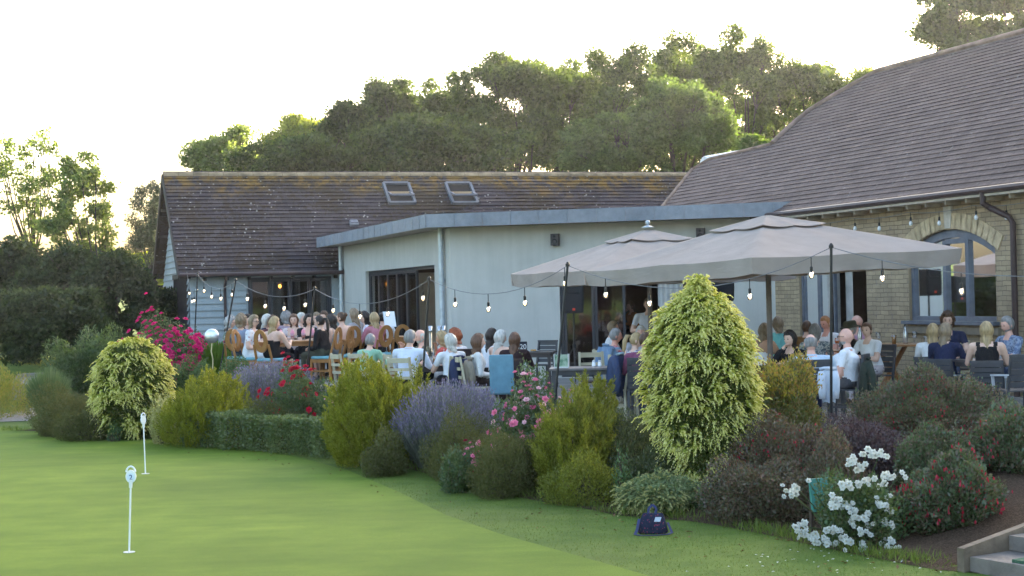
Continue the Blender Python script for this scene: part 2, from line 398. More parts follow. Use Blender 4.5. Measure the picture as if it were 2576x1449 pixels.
# ----------------------------------------------------------------- the barn
barn=thing('barn_building','low barn wing with mossy dark tiled roof and pale blue weatherboards','building',W0)
BL=24.0; BD=7.0; HE=2.62; RISE=3.12; RUN=BD/2+.35
def bw(s,n,z): return W0+eb*s+nb*n+UP*z
# front wall with the folding door opening
def along(u,v,p0,e,nrm): return (PPl(u,v,p0,nrm)-p0).dot(e)
ds0=along(625,800,W0,eb,nb); ds1=along(836,800,W0,eb,nb); DH=2.5
b=MB(); p1=W0+eb*BL
wallboxes(b,W0[:2],p1[:2],-.3,2.62,.14,[(ds0,ds1,.12,DH)],(-nb)[:2])
# gable wall
b.extr([bw(0,.14,-.3),bw(0,BD,-.3),bw(0,BD,HE),bw(0,BD/2,HE+RISE-.35),bw(0,.14,HE)],eb*.14)
b.extr([bw(.1,BD,-.3),bw(BL,BD,-.3),bw(BL,BD,HE),bw(.1,BD,HE)],nb*.14)
wl=wlink(b.build('wall',m_board),barn)
# weatherboards, front and gable: overlapping boards
b=MB(); pitch=.187
def boards(org,e,nout,L,z0,z1,skip):
    z=z0; k=0
    while z<z1:
        zt=min(z+pitch+.02,z1); cuts=[(0,L)]
        for (a,c,za,zb) in skip:
            if z<zb-.02 and zt>za+.02: cuts=[(0,a),(c,L)]
        for (a,c) in cuts:
            p=org+e*a; q=org+e*c
            b.add([p+nout*.06+UP*z,q+nout*.06+UP*z,q+nout*.012+UP*zt,p+nout*.012+UP*zt,p+nout*.003+UP*z,q+nout*.003+UP*z],[(0,1,2,3),(4,5,1,0)],0)
        z+=pitch; k+=1
boards(W0+eb*(-.02),eb,-nb,ds0-.04,.1,2.6,[])
wlink(b.build('weatherboard_cladding',m_board),barn); b=MB()
boards(W0+eb*(ds1+.06),eb,-nb,sKB-ds1-.06,.1,2.6,[])
wlink(b.build('weatherboard_cladding',m_board),barn); b=MB()
for k in range(30):
    z=.1+k*pitch; zt=z+pitch+.02
    def ng(zz): return max(0,(zz-HE)/(RISE-.35)*(BD/2)) if zz>HE else 0
    a=ng(zt); 
    if a>BD/2-.1: break
    p=bw(0,a,0); q=bw(0,BD-a,0)
    b.add([p-eb*.06+UP*z,q-eb*.06+UP*z,q-eb*.012+UP*zt,p-eb*.012+UP*zt,p+UP*z,q+UP*z],[(3,2,1,0),(0,1,5,4)],0)
wlink(b.build('gable_cladding',m_board),barn)
# dark slatted screen on the gable
b=MB()
for k in range(10):
    n=.45+k*.33; b.bar(bw(-.06,n,-.1),bw(-.06,n,2.55),.05,.12)
b.bar(bw(-.07,.3,2.6),bw(-.07,3.7,2.6),.06,.14)
b.bar(bw(-.02,.3,1.2),bw(-.02,3.7,1.2),.03,2.6)
wlink(b.build('slatted_screen',m_dark),barn)
# roof
roof_t=Vector((nb.x*RUN,nb.y*RUN,RISE)).normalized(); SL=sqrt(RUN**2+RISE**2)
roof_n=eb.cross(roof_t).normalized()
ro=bw(-.32,-.35,HE)
b=MB()
sv=along(1740,430,bw(0,BD/2,HE+RISE),eb,nb)+.32
roof_courses(b,ro,eb,roof_t,roof_n,[(0,0),(BL,0),(BL,SL),(0,SL)],.187)
# the slab under the tiles, back slope, ridge and barge boards
und=[ro-roof_n*.012,ro+eb*BL-roof_n*.012,ro+eb*BL+roof_t*SL-roof_n*.012,ro+roof_t*SL-roof_n*.012]
b.extr(und,-roof_n*.09,1)
bk=bw(-.32,BD+.35,HE); bt=Vector((-nb.x*RUN,-nb.y*RUN,RISE)).normalized(); bn=(bt.cross(eb)).normalized()
if bn.z<0: bn=-bn
b.extr([bk,bk+eb*BL,bk+eb*BL+bt*SL,bk+bt*SL],bn*.10,0)
roof=wlink(b.build('roof',[m_roof1,m_dark]),barn)
b=MB(); rp=bw(-.32,BD/2,HE+RISE)
k=0
while k<BL/.45:
    a=rp+eb*(k*.45); c=rp+eb*(k*.45+.44)
    prof=[(-.17,-.085),(-.1,.0),(0,.045),(.1,.0),(.17,-.085)]
    r0=[a+nb*x+UP*z for x,z in prof]; r1=[c+nb*x+UP*(z+.006) for x,z in prof]
    b.add(r0+r1,[(i,i+1,i+6,i+5) for i in range(4)],0); k+=1
rd=wlink(b.build('ridge_tiles',M('mossy ridge tile',(.20,.15,.09),.9,var=.5,scale=3)),barn)
b=MB()
for q0,q1 in ((ro,ro+roof_t*SL),(bk,bk+bt*SL)):
    b.bar(q0-eb*.03-UP*.1,q1-eb*.03-UP*.1,.035,.2)
for k in range(9):                                   # rafter ends / purlins under the verge
    q=bw(-.3,-.2+k*.95,0); zz=HE+RISE*(1-abs((-.2+k*.95)-BD/2)/RUN)-.2
    b.bar(Vector((q.x,q.y,zz)),Vector((q.x,q.y,zz))+eb*.3,.08,.08)
wlink(b.build('barge_board',m_dark),barn)
b=MB()
gp=ro+UP*(-.02)-nb*.06
b.tube([gp,gp+eb*(sKB+.3)],.055,8)
gut=wlink(b.build('gutter',m_brown),barn)
b=MB()
for k in range(9): 
    q=bw(.4+k*.62,-.02,HE-.14); b.bar(q,q-nb*.34,.05,.09)
wlink(b.build('rafter_ends',m_dark),barn)
b=MB(); s=along(565,750,W0,eb,nb)
b.tube([bw(s,-.41,HE-.04),bw(s,-.36,HE-.16),bw(s,-.12,HE-.34),bw(s,-.09,HE-.5),bw(s,-.09,0)],.04,8)
wlink(b.build('downpipe',m_brown),barn)
# roof windows, tilted open
def rwin(u0,u1,v0,v1):
    c=[PPl(u,v,ro,roof_n) for u,v in ((u0,v0),(u1,v0),(u1+4,v1),(u0+8,v1))]
    s0=min((p-ro).dot(eb) for p in c); s1=s0+.80; t0=min((p-ro).dot(roof_t) for p in c); t1=max((p-ro).dot(roof_t) for p in c)
    def q(s,t,h): return ro+eb*s+roof_t*t+roof_n*h
    f=MB()
    for a,c_ in (((s0,t0),(s1,t0)),((s0,t1),(s1,t1)),((s0,t0),(s0,t1)),((s1,t0),(s1,t1))):
        f.bar(q(*a,.06),q(*c_,.06),.08,.12,0,roof_n)
    f.extr([q(s0,t0,.035),q(s1,t0,.035),q(s1,t1,.035),q(s0,t1,.035)],roof_n*.005,1)  # near-black sheet stands in for the shade inside the opening
    fo=wlink(f.build('roof_window',[m_frame2,M('unlit skylight gap',(.012,.01,.01),.9)]),barn)
    f=MB(); tm=(t0+t1)/2                                  # pivoted sash: leans out of the frame
    d1=(nb*.96+UP*.20).normalized(); hl=(t1-t0)/2-.05
    A=q((s0+s1)/2,tm,.09); ex=eb*((s1-s0)/2-.05)
    for sg in (-1,1): f.bar(A+ex*sg-d1*hl*-1,A+ex*sg+d1*hl*-1,.06,.05,0,roof_n)
    f.bar(A-ex+d1*hl,A+ex+d1*hl,.06,.05,1,roof_n); f.bar(A-ex-d1*hl,A+ex-d1*hl,.06,.05,0,roof_n); 
    f.bar(A-ex+d1*.0,A+ex+d1*.0,.05,.04,1,roof_n)
    so_=f.build('sash',[m_frame2,M('varnished pine',(.42,.28,.15),.5)]); so_.parent=fo
    f=MB(); f.extr([A-ex*.92+d1*hl*.95,A+ex*.92+d1*hl*.95,A+ex*.92+d1*.05,A-ex*.92+d1*.05],roof_n*.012)
    po=f.build('pane',m_glass); po.parent=fo
rwin(972,1040,466,515); rwin(1131,1200,466,515)
b=MB(); vp=PPl(890,566,ro,roof_n)+roof_n*.05
b.obox(vp,eb*.13,roof_t*.10,roof_n*.05); b.obox(vp+roof_n*.05+roof_t*.03,eb*.11,roof_t*.07,roof_n*.03)
wlink(b.build('roof_vent',M('grey vent plastic',(.16,.165,.19),.5)),barn)
# folding door
def door_leaves(parent,org,e,nout,s0,s1,z0,z1,n,mf,name='folding_door',fw=.07,openleaf=(),deep=.06,curt=()):
    f=MB()
    for a,c in (((s0,z0),(s0,z1)),((s1,z0),(s1,z1)),((s0,z1),(s1,z1)),((s0,z0),(s1,z0))):
        hv=1 if a[0]==c[0] else 0
        p=org+e*(a[0]+(fw/2 if a[0]==s0 and hv else (-fw/2 if hv else 0)))+UP*(a[1]-(fw/2 if (not hv and a[1]==z1) else 0)+(fw/2 if (not hv and a[1]==z0) else 0))-nout*deep
        q=org+e*(c[0]+(fw/2 if c[0]==s0 and hv else (-fw/2 if hv else 0)))+UP*(c[1]-(fw/2 if (not hv and c[1]==z1) else 0)+(fw/2 if (not hv and c[1]==z0) else 0))-nout*deep
        f.bar(p,q,fw,.1,0,nout)
    d=wlink(f.build(name,mf),parent)
    w_=(s1-s0-2*fw)/n
    for i in range(n):
        if i in openleaf: continue
        a=s0+fw+i*w_+.008; c=a+w_-.016; f=MB(); off=-nout*(deep-.005)
        za,zb=z0+fw+.006,z1-fw-.006; lw=.055
        f.bar(org+e*(a+lw/2)+UP*za+off,org+e*(a+lw/2)+UP*zb+off,lw,.06,0,nout); f.bar(org+e*(c-lw/2)+UP*za+off,org+e*(c-lw/2)+UP*zb+off,lw,.06,0,nout)
        f.bar(org+e*(a+lw)+UP*(za+lw/2)+off,org+e*(c-lw)+UP*(za+lw/2)+off,lw,.06,0,UP) if False else f.obox(org+e*((a+c)/2)+UP*(za+lw/2)+off,e*((c-a)/2-lw),nout*.03,UP*(lw/2))
        f.obox(org+e*((a+c)/2)+UP*(zb-lw/2)+off,e*((c-a)/2-lw),nout*.03,UP*(lw/2))
        lo=f.build('door_leaf',mf); lo.parent=d
        f=MB(); f.obox(org+e*((a+c)/2)+UP*((za+zb)/2)+off,e*((c-a)/2-lw),nout*.008,UP*((zb-za)/2-lw))
        g=f.build('pane',m_glass); g.parent=d
    for (a,c) in curt:
        f=MB(); pts=[]; nn_=int((c-a)/.035)+2
        for i in range(nn_): 
            s=a+(c-a)*i/(nn_-1); pts.append(org+e*s-nout*(deep+.25+.035*sin(i*1.9)))
        f.add([p+UP*(z0+.05) for p in pts]+[p+UP*(z1-.03) for p in pts],[(i,i+1,nn_+i+1,nn_+i) for i in range(nn_-1)])
        g=f.build('curtain',m_curtain,smooth=True); g.parent=d
    return d
door_leaves(barn,W0,eb,-nb,ds0,ds1,.12,DH,4,m_frame,curt=((ds0+1.25,ds0+1.55),(ds1-.42,ds1-.12)))
# a room behind the doors (floor, back, sides), so that they look into something
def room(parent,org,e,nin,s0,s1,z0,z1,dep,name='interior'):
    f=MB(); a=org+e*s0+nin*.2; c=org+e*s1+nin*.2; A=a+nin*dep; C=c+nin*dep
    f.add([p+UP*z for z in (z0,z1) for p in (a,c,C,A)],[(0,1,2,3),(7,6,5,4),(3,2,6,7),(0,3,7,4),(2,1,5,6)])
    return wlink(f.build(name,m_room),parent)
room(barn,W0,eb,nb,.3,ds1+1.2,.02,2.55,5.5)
m_lamp=emit('pendant lamp glow',(1,.30,.03),4)
def pendant(u,v,Y,ztop,label):
    p=P(u,v,Y); t=thing('pendant_lamp',label,'lamp',p,group='pendant lamps glowing indoors')
    f=MB(); f.ell((0,0,0),(.045,.045,.055),10,8); f.build('bulb',m_lamp,t,True)
    f=MB(); f.lathe([(.03,.08),(.12,.10),(.05,.2),(.012,.24),(.012,ztop-p.z)],n=10); f.build('shade',m_dark,t)
pendant(704,720,47.2,2.5,'small amber lamp glowing inside the barn doors')
# ----------------------------------------------------------------- the rendered extension
ext=thing('extension_building','cream rendered flat roofed extension with lead grey fascia','building',K)
LJ=(J-K).length; EH=3.34
fd0=along(1409,800,K,ek,nk); fd1=along(1740,800,K,ek,nk)
sd0=along(1095,760,K,nb,eb); sd1=along(921,760,K,nb,eb)
b=MB()
wallboxes(b,K[:2],J[:2],-.3,EH,.25,[(fd0,fd1,.02,2.45)],nk[:2])
wallboxes(b,K[:2],KB[:2],-.3,EH,.25,[(sd0,sd1,.04,2.56)],(-eb)[:2])
wlink(b.build('wall',m_render),ext)
# roof slab with lead fascia
ov=.62
def offp(p,n1,n2,d): return p+(n1+n2)*(d/(1+n1.dot(n2)))
cor=offp(K,nk,-eb,ov); zf0,zf1=3.34,3.60
lft=cor+nb*(tl+.7); rgt=J+nk*ov+ek*.9
poly=[cor,rgt,rgt+Vector((1.5,9,0)),lft+eb*6,lft]
b=MB(); b.prism([(p.x,p.y) for p in poly],zf0+.012,zf1-.02)
rs=wlink(b.build('roof_slab',[m_soffit]),ext)
b=MB()
fn=[(cor,rgt,nk),(lft,cor,-eb)]
for a,c,n in fn:
    L=(c-a).length; d=(c-a).normalized(); s=0
    while s<L-.02:
        e_=min(s+.62,L); wv=.004*sin(s*9)
        b.obox((a+d*((s+e_)/2))+n*(.012+wv)+UP*((zf0+zf1)/2),d*((e_-s)/2-.004),n*.012,UP*((zf1-zf0)/2+.003))
        b.bar(a+d*(e_-.01)+n*.026+UP*zf0,a+d*(e_-.01)+n*.026+UP*(zf1+.01),.02,.014,0,n)
        s=e_
    b.obox((a+c)/2-n*.1+UP*(zf1+.012),d*(L/2),n*.12,UP*.014)
wlink(b.build('fascia',m_lead),ext)
# downpipes of the extension
def pipe(pts,r,m,parent,name='downpipe'):
    f=MB(); f.tube(pts,r,10)
    for z in (2.2,1.0): 
        q=Vector(pts[-1]); f.lathe([(r*1.25,z-.035),(r*1.25,z+.035)],(q.x,q.y,0),10)
    return wlink(f.build(name,m),parent)
q=K+nb*.45-eb*.09; pipe([q+UP*3.36,q+UP*0],.062,m_galv,ext)
q=KB-eb*.09-nb*.35; pipe([q+UP*3.36,q+UP*0.1],.06,m_galv,ext)
door_leaves(ext,K,nb,-eb,sd0,sd1,.04,2.56,7,m_frame,deep=.14,openleaf=(0,1),curt=((sd1-2.3,sd1-1.3),(sd1-3.1,sd1-2.5)))
door_leaves(ext,K,ek,nk,fd0,fd1,.02,2.45,4,m_frame,deep=.12,openleaf=(2,3),curt=((fd1-.75,fd1-.2),))
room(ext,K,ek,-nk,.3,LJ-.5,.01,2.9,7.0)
pendant(1028,714,42,2.6,'amber lamp glowing beyond the open side door')
def wallbox_speaker(u,v,label):
    p=PPl(u,v,K,nk)+nk*.1; t=thing('wall_speaker',label,'speaker',p,atan2(nk.y,nk.x)+pi/2)
    t.parent=None
    f=MB(); prof=[(-.09,-.13),(.09,-.13),(.09,.13),(-.09,.13)]
    f.loft([[Vector((x*1.0,.1,z)) for x,z in prof],[Vector((x,-.05,z)) for x,z in prof],[Vector((x*.9,-.075,z*.94)) for x,z in prof]])
    f.build('cabinet',M('brown grey speaker',(.06,.05,.05),.5),t)
    f=MB(); f.lathe([(.062,0),(.062,.012),(.05,.006),(.02,.0)],n=16); me=f.build('woofer',M('speaker cone',(.02,.018,.018),.6),t); me.rotation_euler=(pi/2,0,0); me.location=(0,-.072,-.045)
    f=MB(); f.lathe([(.028,0),(.028,.01),(.015,.004)],n=12); me=f.build('tweeter',MC['speaker cone'],t); me.rotation_euler=(pi/2,0,0); me.location=(0,-.072,.065)
wallbox_speaker(1398,603,'small grey wall speaker alone on the cream wall, left of the parasols')
wallbox_speaker(1763,589,'small wall speaker half hidden behind the large parasol peak')

# ----------------------------------------------------------------- the stone building on the right
stone=thing('stone_building','buff stone building with a huge brown tiled roof on the right','building',J)
RL=14.0; RE=3.42
def along_r(u,v): return (PPl(u,v,J,eb)-J).dot(er)
def rpt(s,d,z): return J+er*s+nr_*d+UP*z           # d = distance out from the wall
rd0=along_r(2012,760); rd1=along_r(2181,760); rw0=along_r(2287,760); rw1=along_r(2506,740)
ZS,ZSP,ZC=1.2,2.42,2.78
b=MB(); pe=J+er*RL
wallboxes(b,J[:2],pe[:2],-.3,RE+.0,.3,[(rd0,rd1,.02,2.5),(rw0,rw1,ZS,ZC+.0)],nr_[:2])
# spandrels over the arched window head
wm=(rw0+rw1)/2; hw=(rw1-rw0)/2
arc=[]; NA=14; sag=ZC-ZSP; Rr=(hw*hw+sag*sag)/(2*sag); zc=ZC-Rr
for i in range(NA+1):
    x=-hw+2*hw*i/NA; arc.append((wm+x,zc+sqrt(Rr*Rr-x*x)))
for i in range(NA):
    (s0,a0),(s1,a1)=arc[i],arc[i+1]
    if min(ZC-a0,ZC-a1)<.003 and max(ZC-a0,ZC-a1)<.012: continue
    vs=[rpt(s0,0,a0),rpt(s1,0,a1),rpt(s1,0,ZC),rpt(s0,0,ZC)]; uv=[(s0,a0),(s1,a1),(s1,ZC),(s0,ZC)]
    b.add(vs+[p-nr_*.3 for p in vs],[(0,1,2,3),(7,6,5,4),(4,5,1,0)],0,[uv,uv,uv])
# voussoirs stand slightly proud
wlink(b.build('wall',m_brick),stone)
b=MB()
for i in range(-9,10):
    if abs(i)<1: continue
    x=hw*1.02*i/9; zz=zc+sqrt(max(0,Rr*Rr-min(x*x,hw*hw))); n=Vector((0,0,1)); ang=math.asin(max(-1,min(1,x/Rr)))
    c=rpt(wm+x+.12*sin(ang),.008,zz+.15*cos(ang)); ax=(er*cos(ang)-UP*sin(ang)); ay=(er*sin(ang)+UP*cos(ang))
    b.obox(c,ax*.10,ay*.135,nr_*.011)
wlink(b.build('arch_stones',M('arch stone',(.44,.34,.21),.9,var=.35,scale=5,bump=.4)),stone)
b=MB(); b.extr([rpt(wm-.085,.03,ZC+.02),rpt(wm+.085,.03,ZC+.02),rpt(wm+.125,.03,ZC+.40),rpt(wm-.125,.03,ZC+.40)],-nr_*.1)
wlink(b.build('keystone',M('pale keystone',(.45,.41,.34),.85)),stone)
# arched window
f=MB()
def fr(s0,z0,s1,z1,w,mf=0,d=-.1): f.bar(rpt(s0,d,z0),rpt(s1,d,z1),w,.08,mf,nr_)
fr(rw0+.04,ZS,rw0+.04,ZSP,.08); fr(rw1-.04,ZS,rw1-.04,ZSP,.08); fr(rw0+.08,ZS+.04,rw1-.08,ZS+.04,.08)
for i in range(NA):
    (s0,a0),(s1,a1)=arc[i],arc[i+1]; fr(s0,a0-.07,s1,a1-.07,.14)
x1=rw0+(rw1-rw0)*.40; x2=rw0+(rw1-rw0)*.66
fr(x1,ZS+.08,x1,ZC-.18,.10); fr(x2,ZS+.08,x2,ZC-.14,.10); fr(x1+.05,ZC-.2,x2-.05,ZC-.2,.09)
win=wlink(f.build('window',m_frame2),stone)
f=MB(); f.extr([rpt(rw0+.05,-.11,ZS+.05)]+[rpt(rw1-.05,-.11,ZS+.05)]+[rpt(s,-.11,a-.08) for s,a in arc[::-1]],-nr_*.012)
g=f.build('pane',m_glass); g.parent=win
f=MB(); f.obox(rpt(wm,.03,ZS-.03),er*(hw+.08),nr_*.1,UP*.03)
g=f.build('sill',m_frame2); g.parent=win
f=MB(); pts=[rpt(rw0+.3+i*.03,-.42+.04*sin(i*2.0),0) for i in range(16)]
f.add([p+UP*(ZS-.2) for p in pts]+[p+UP*2.6 for p in pts],[(i,i+1,17+i,16+i) for i in range(15)])
g=f.build('curtain',m_curtain,smooth=True); g.parent=win
f=MB()
f.obox(rpt(wm,.028,ZS-.16),er*(hw+.12),nr_*.045,UP*.06); wlink(f.build('sill_course',M('sill stone',(.2,.165,.12),.9)),stone)
door_leaves(stone,J,er,nr_,rd0,rd1,.02,2.5,4,m_frame2,deep=.1,openleaf=(2,3),curt=((rd0+.75,rd0+1.0),(rd0+1.25,rd0+1.5)),name='patio_door')
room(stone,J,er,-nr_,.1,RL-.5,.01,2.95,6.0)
# main roof: the whole left-facing slope is one plane, clipped to its outline
RR=4.03; RW=6.0+.35
rt=Vector((eb.x*RW,eb.y*RW,RR)).normalized(); ro2=rpt(0,.35,RE-.05)
es=er; rn2=rt.cross(er).normalized()
if rn2.z<0: rn2=-rn2
def rst(u,v):
    p=PPl(u,v,ro2,rn2); return ((p-ro2).dot(er),(p-ro2).dot(rt))
o1=[rst(u,v) for u,v in ((2210,180),(2110,236),(2035,282),(1990,320),(1943,364))]
o2=[rst(u,v) for u,v in ((1943,364),(1850,387),(1785,402),(1741,429),(1665,524))]
SLM=o1[0][1]
lowleft=rst(1640,560)
outline=[(RL+4,-.0),(RL+4,SLM)]+o1+o2[1:]+[(o2[-1][0]-1.2,o2[-1][1]-1.2),(o2[-1][0]-1.2,0)]
b=MB(); roof_courses(b,ro2,er,rt,rn2,outline,.2,lip=.022)
# back slope and hip end behind the outline
top=[ro2+er*s+rt*t for s,t in outline[1:-2]]
bkd=Vector((eb.x*RW,eb.y*RW,-RR)).normalized()
for a,c in zip(top[:-1],top[1:]):
    L0=(a.z-RE)/abs(bkd.z); L1=(c.z-RE)/abs(bkd.z)
    b.add([a,c,c+bkd*max(.1,L1),a+bkd*max(.1,L0)],[(0,1,2,3)],0,[[(0,0),(1,0),(1,1),(0,1)]])
roof=wlink(b.build('roof',m_roof2),stone)
b=MB()
cps=[ro2+er*s+rt*t for s,t in [outline[1]]+o1]
b.tube([p+UP*.02 for p in cps],.085,8)
cps=[ro2+er*s+rt*t for s,t in o2]; b.tube([p+UP*.01 for p in cps],.06,8)
wlink(b.build('ridge_tiles',M('ridge tile clay',(.22,.15,.11),.9,var=.4,scale=3)),stone)
b=MB(); g0=rpt(-.2,.40,RE-.07); b.tube([g0,g0+er*(RL+4)],.06,8); wlink(b.build('gutter',m_brown),stone)
b=MB(); b.obox(rpt(RL/2+1.5,.2,RE-.14),er*(RL/2+2),nr_*.2,UP*.03)
for k in range(24): b.bar(rpt(.3+k*.6,.05,RE-.2),rpt(.3+k*.6,.34,RE-.2),.05,.07)
wlink(b.build('eaves_soffit',m_soffit),stone)
s=along_r(2562,650)
q=rpt(s,.09,0); b=MB(); b.tube([rpt(s-.35,.40,RE-.1),rpt(s-.35,.40,RE-.28),rpt(s-.30,.30,RE-.36),rpt(s-.05,.12,RE-.52),rpt(s,.09,RE-.62),rpt(s,.09,0)],.05,10)
wlink(b.build('downpipe',m_brown),stone)
# white duct behind the low ridge
p=ro2+er*o2[2][0]+rt*o2[2][1]; b=MB(); rings=[]
for i in range(9):
    a=pi*i/8
    rings.append((cos(a),sin(a)))
c0=P(1772,425,56); c1=P(1860,410,56); d=(c1-c0)
hood=[[c+UP*(.45*z)+nb*(.45*x) for x,z in rings] for c in (c0,c0+d*.2,c1)]
f=MB(); 
vsl=[]
for k,h in enumerate(hood):
    vsl+=h
f.add(vsl,[(k*9+i,k*9+i+1,(k+1)*9+i+1,(k+1)*9+i) for k in range(2) for i in range(8)]+[tuple(range(9))])
duct=wlink(f.build('roof_duct',M('white duct metal',(.62,.64,.66),.35)),stone)

# ----------------------------------------------------------------- the steps at lower right
m_sleeper=M('weathered sleeper',(.16,.12,.085),.9,var=.35,scale=4,bump=.5); m_tread=M('step paving',(.17,.145,.125),.9,var=.25,bump=.4); m_mat=M('green rubber mat',(.06,.13,.075),.95,var=.25,scale=30,bump=.8)
A_=Vector((3.50,12.70,0)); g_=Vector((.85,.53,0)).normalized(); w_=Vector((.53,-.85,0)).normalized()
steps=thing('garden_steps','shallow garden steps with a timber edge and green mats at lower right','steps',(A_.x,A_.y,ZG))
b=MB(); b.extr([A_+UP*(ZG-.1),A_+g_*2.6+UP*(ZG-.1),A_+g_*2.6+UP*.14,A_+UP*-.26],w_*.07); wlink(b.build('timber_edge',m_sleeper),steps)
for i in range(4):
    b=MB(); z=-.33+i*.125; a=A_+g_*(.06+i*.46)+w_*.075
    c=a+g_*.25+w_*.9
    b.obox(Vector((c.x,c.y,z-.06)),g_*.25,w_*.9,UP*.06); tr=wlink(b.build('tread',m_tread),steps)
    b=MB(); c=a+g_*.25+w_*1.0; b.obox(Vector((c.x,c.y,z+.012)),g_*.2,w_*.62,UP*.012); wlink(b.build('step_mat',m_mat),steps)
# ================================================================= vegetation
def nrm(a): return a/np.maximum(np.linalg.norm(a,axis=-1,keepdims=True),1e-9)
def sph(n,up=None):
    v=nrm(RNG.normal(size=(n,3)))
    if up is not None: v[:,2]=np.where(v[:,2]<up,-v[:,2]*.3,v[:,2]); v=nrm(v)
    return v
def leaves(C,D,L,W,fold=.25,N=None):
    """one folded rhombus leaf of 4 verts per point"""
    n=len(C); D=nrm(D)
    if N is None: N=sph(n)
    S=nrm(np.cross(D,N)); Nn=np.cross(S,D)
    L=np.broadcast_to(np.asarray(L,float).reshape(-1,1),(n,1)); W=np.broadcast_to(np.asarray(W,float).reshape(-1,1),(n,1))
    v=np.stack([C,C+D*L*.45+S*W*.5+Nn*W*fold,C+D*L,C+D*L*.5-S*W*.5+Nn*W*fold],1).reshape(-1,3)
    f=np.arange(n*4).reshape(n,4); return v,f
def cat(parts):
    V=[];Fc=[];Mi=[];o=0
    for v,f,m in parts:
        V.append(v); Fc.append(f+o); Mi.append(np.full(len(f),m)); o+=len(v)
    return np.concatenate(V),np.concatenate(Fc),np.concatenate(Mi)
def lobed(dirs,seed,nl=9,amp=.3,sharp=6):
    r=np.random.default_rng(seed); c=nrm(r.normal(size=(nl,3))); c[:,2]=np.abs(c[:,2])*.8; c=nrm(c)
    k=np.exp(sharp*(dirs@c.T-1)).max(1); return 1-amp+amp*k*1.15
def dome(n):
    h=RNG.uniform(0.0,1,n); a=RNG.uniform(0,2*pi,n); q=np.sqrt(1-h*h); return np.stack([np.cos(a)*q,np.sin(a)*q,h],1)
def stems(name,parent,base,tops,r,mat):
    b=MB()
    for t in tops:
        m=(np.array(base)+np.array(t))/2+RNG.normal(size=3)*.05
        b.tube([base,tuple(m),tuple(t)],[r,r*.7,r*.3],5)
    return link_local(b.build(name,mat),parent)
def link_local(o,p): o.parent=p; return o
m_stem=M('brown stems',(.07,.05,.035),.9)
BUSHES={}
def bush(name,label,cat_,u,vt,Y,wpx,leafm,n=9000,ls=.04,lw=.5,depth=None,vb=None,zb=None,amp=.3,seed=1,shape='round',updir=.5,group=None,dens=.25,hflat=1.0,part='foliage',stem=True,nl=9):
    """leafy bush: top at pixel row vt, centred on u at depth Y, wpx pixels wide"""
    p=P(u,vt,Y); W=wpx/F*Y/2; z0=gz(p.x,p.y) if zb is None else zb; Hh=p.z-z0
    t=thing(name,label,cat_,(p.x,p.y,z0),0,group)
    d=dome(n); R=lobed(d,seed,nl+3,amp+.1,8); rr=1-np.abs(RNG.normal(size=n))*dens
    rr=np.clip(rr,.15,1.0)*R; hq=d[:,2]; sq=np.sqrt(np.maximum(1e-4,1-hq*hq)); rad=(1-hq**2.6)**.55*(.86+.14*np.minimum(1,hq/.25))/sq
    C=np.stack([d[:,0]*rad*W,d[:,1]*rad*(depth or W*.85),hq*Hh*1.02],1)*rr[:,None]
    C[:,2]=np.where(RNG.uniform(0,1,n)<.9,C[:,2],hq*Hh*.6)
    C[:,2]*=min(1.0,Hh/max(C[:,2].max(),.01)); C[:,2]+=np.array([gz(p.x+x,p.y+y)-z0 if zb is None else 0 for x,y in C[:,:2]])*np.clip(1-C[:,2]/Hh,0,1)
    D=nrm(d*.7+RNG.normal(size=(n,3))*.7+np.array([0,0,updir]))
    L=ls*RNG.uniform(.6,1.35,n)
    fz_=1.6 if name.startswith('fuchsia') else 1; ns_=max(20,int(W*Hh*80*fz_)); i=RNG.choice(np.where((C[:,2]>.25*Hh))[0],ns_); dr=nrm(d[i]*.8+np.array([0,0,.9])+RNG.normal(size=(ns_,3))*.35); sl_=RNG.uniform(.06,.22*fz_,ns_)
    for q_ in range(7):
        Cq=C[i]+dr*(sl_*(q_+.5)/7)[:,None]+RNG.normal(size=(ns_,3))*.008; C=np.concatenate([C,Cq]); D=np.concatenate([D,dr+RNG.normal(size=(ns_,3))*.6]); L=np.concatenate([L,ls*RNG.uniform(.5,.9,ns_)])
    v,f=leaves(C,D,L,L*lw); C=C[:n]
    o=link(name+'_x',npmesh(part,v,f,leafm),t); o.name=part
    if stem:
        idx=RNG.choice(n,14); stems('stem',t,(0,0,-.05),[tuple(C[i]*.9) for i in idx],.012+.01*Hh,m_stem)
    BUSHES[label]=(t,C,d,W,Hh)
    return t
def flowers(t_info,me,count,sc,front=True,zmin=.3,name='flower',cam=True,sel=None,clump=1,spread=.1,out=.03):
    t,C,d,W,Hh=t_info
    ok=np.where((C[:,2]>zmin*Hh)&(np.linalg.norm(C*np.array([1/W,1/W,1/Hh]),axis=1)>.55)&(d[:,1]<.35))[0]
    if sel is not None: ok=np.array([i for i in ok if sel(C[i][0]/W,C[i][2]/Hh)])
    k=0; bulk=[]
    while k<count:
        c=C[RNG.choice(ok)]
        for j in range(clump if clump==1 else RNG.integers(2,clump+1)):
            if k>=count: break
            q=c+RNG.normal(size=3)*spread*(j>0); dd=Vector(q-np.array([0,0,Hh*.4])).normalized()+Vector((0,-.5,.25)); dd.normalize()
            q=Vector(q)+dd*out; m_=me if not isinstance(me,list) else me[RNG.integers(len(me))]
            if k>=95: bulk.append((m_,q,dd)); k+=1; continue
            o=link(name,m_,t)
            o.location=q; o.rotation_euler=(dd.to_track_quat('Z','Y')@Matrix.Rotation(RNG.uniform(0,6.28),3,'Z').to_quaternion()).to_euler()
            s=sc*RNG.uniform(.7,1.2); o.scale=(s,s,s); k+=1
    bulk_flowers(t,bulk,sc)
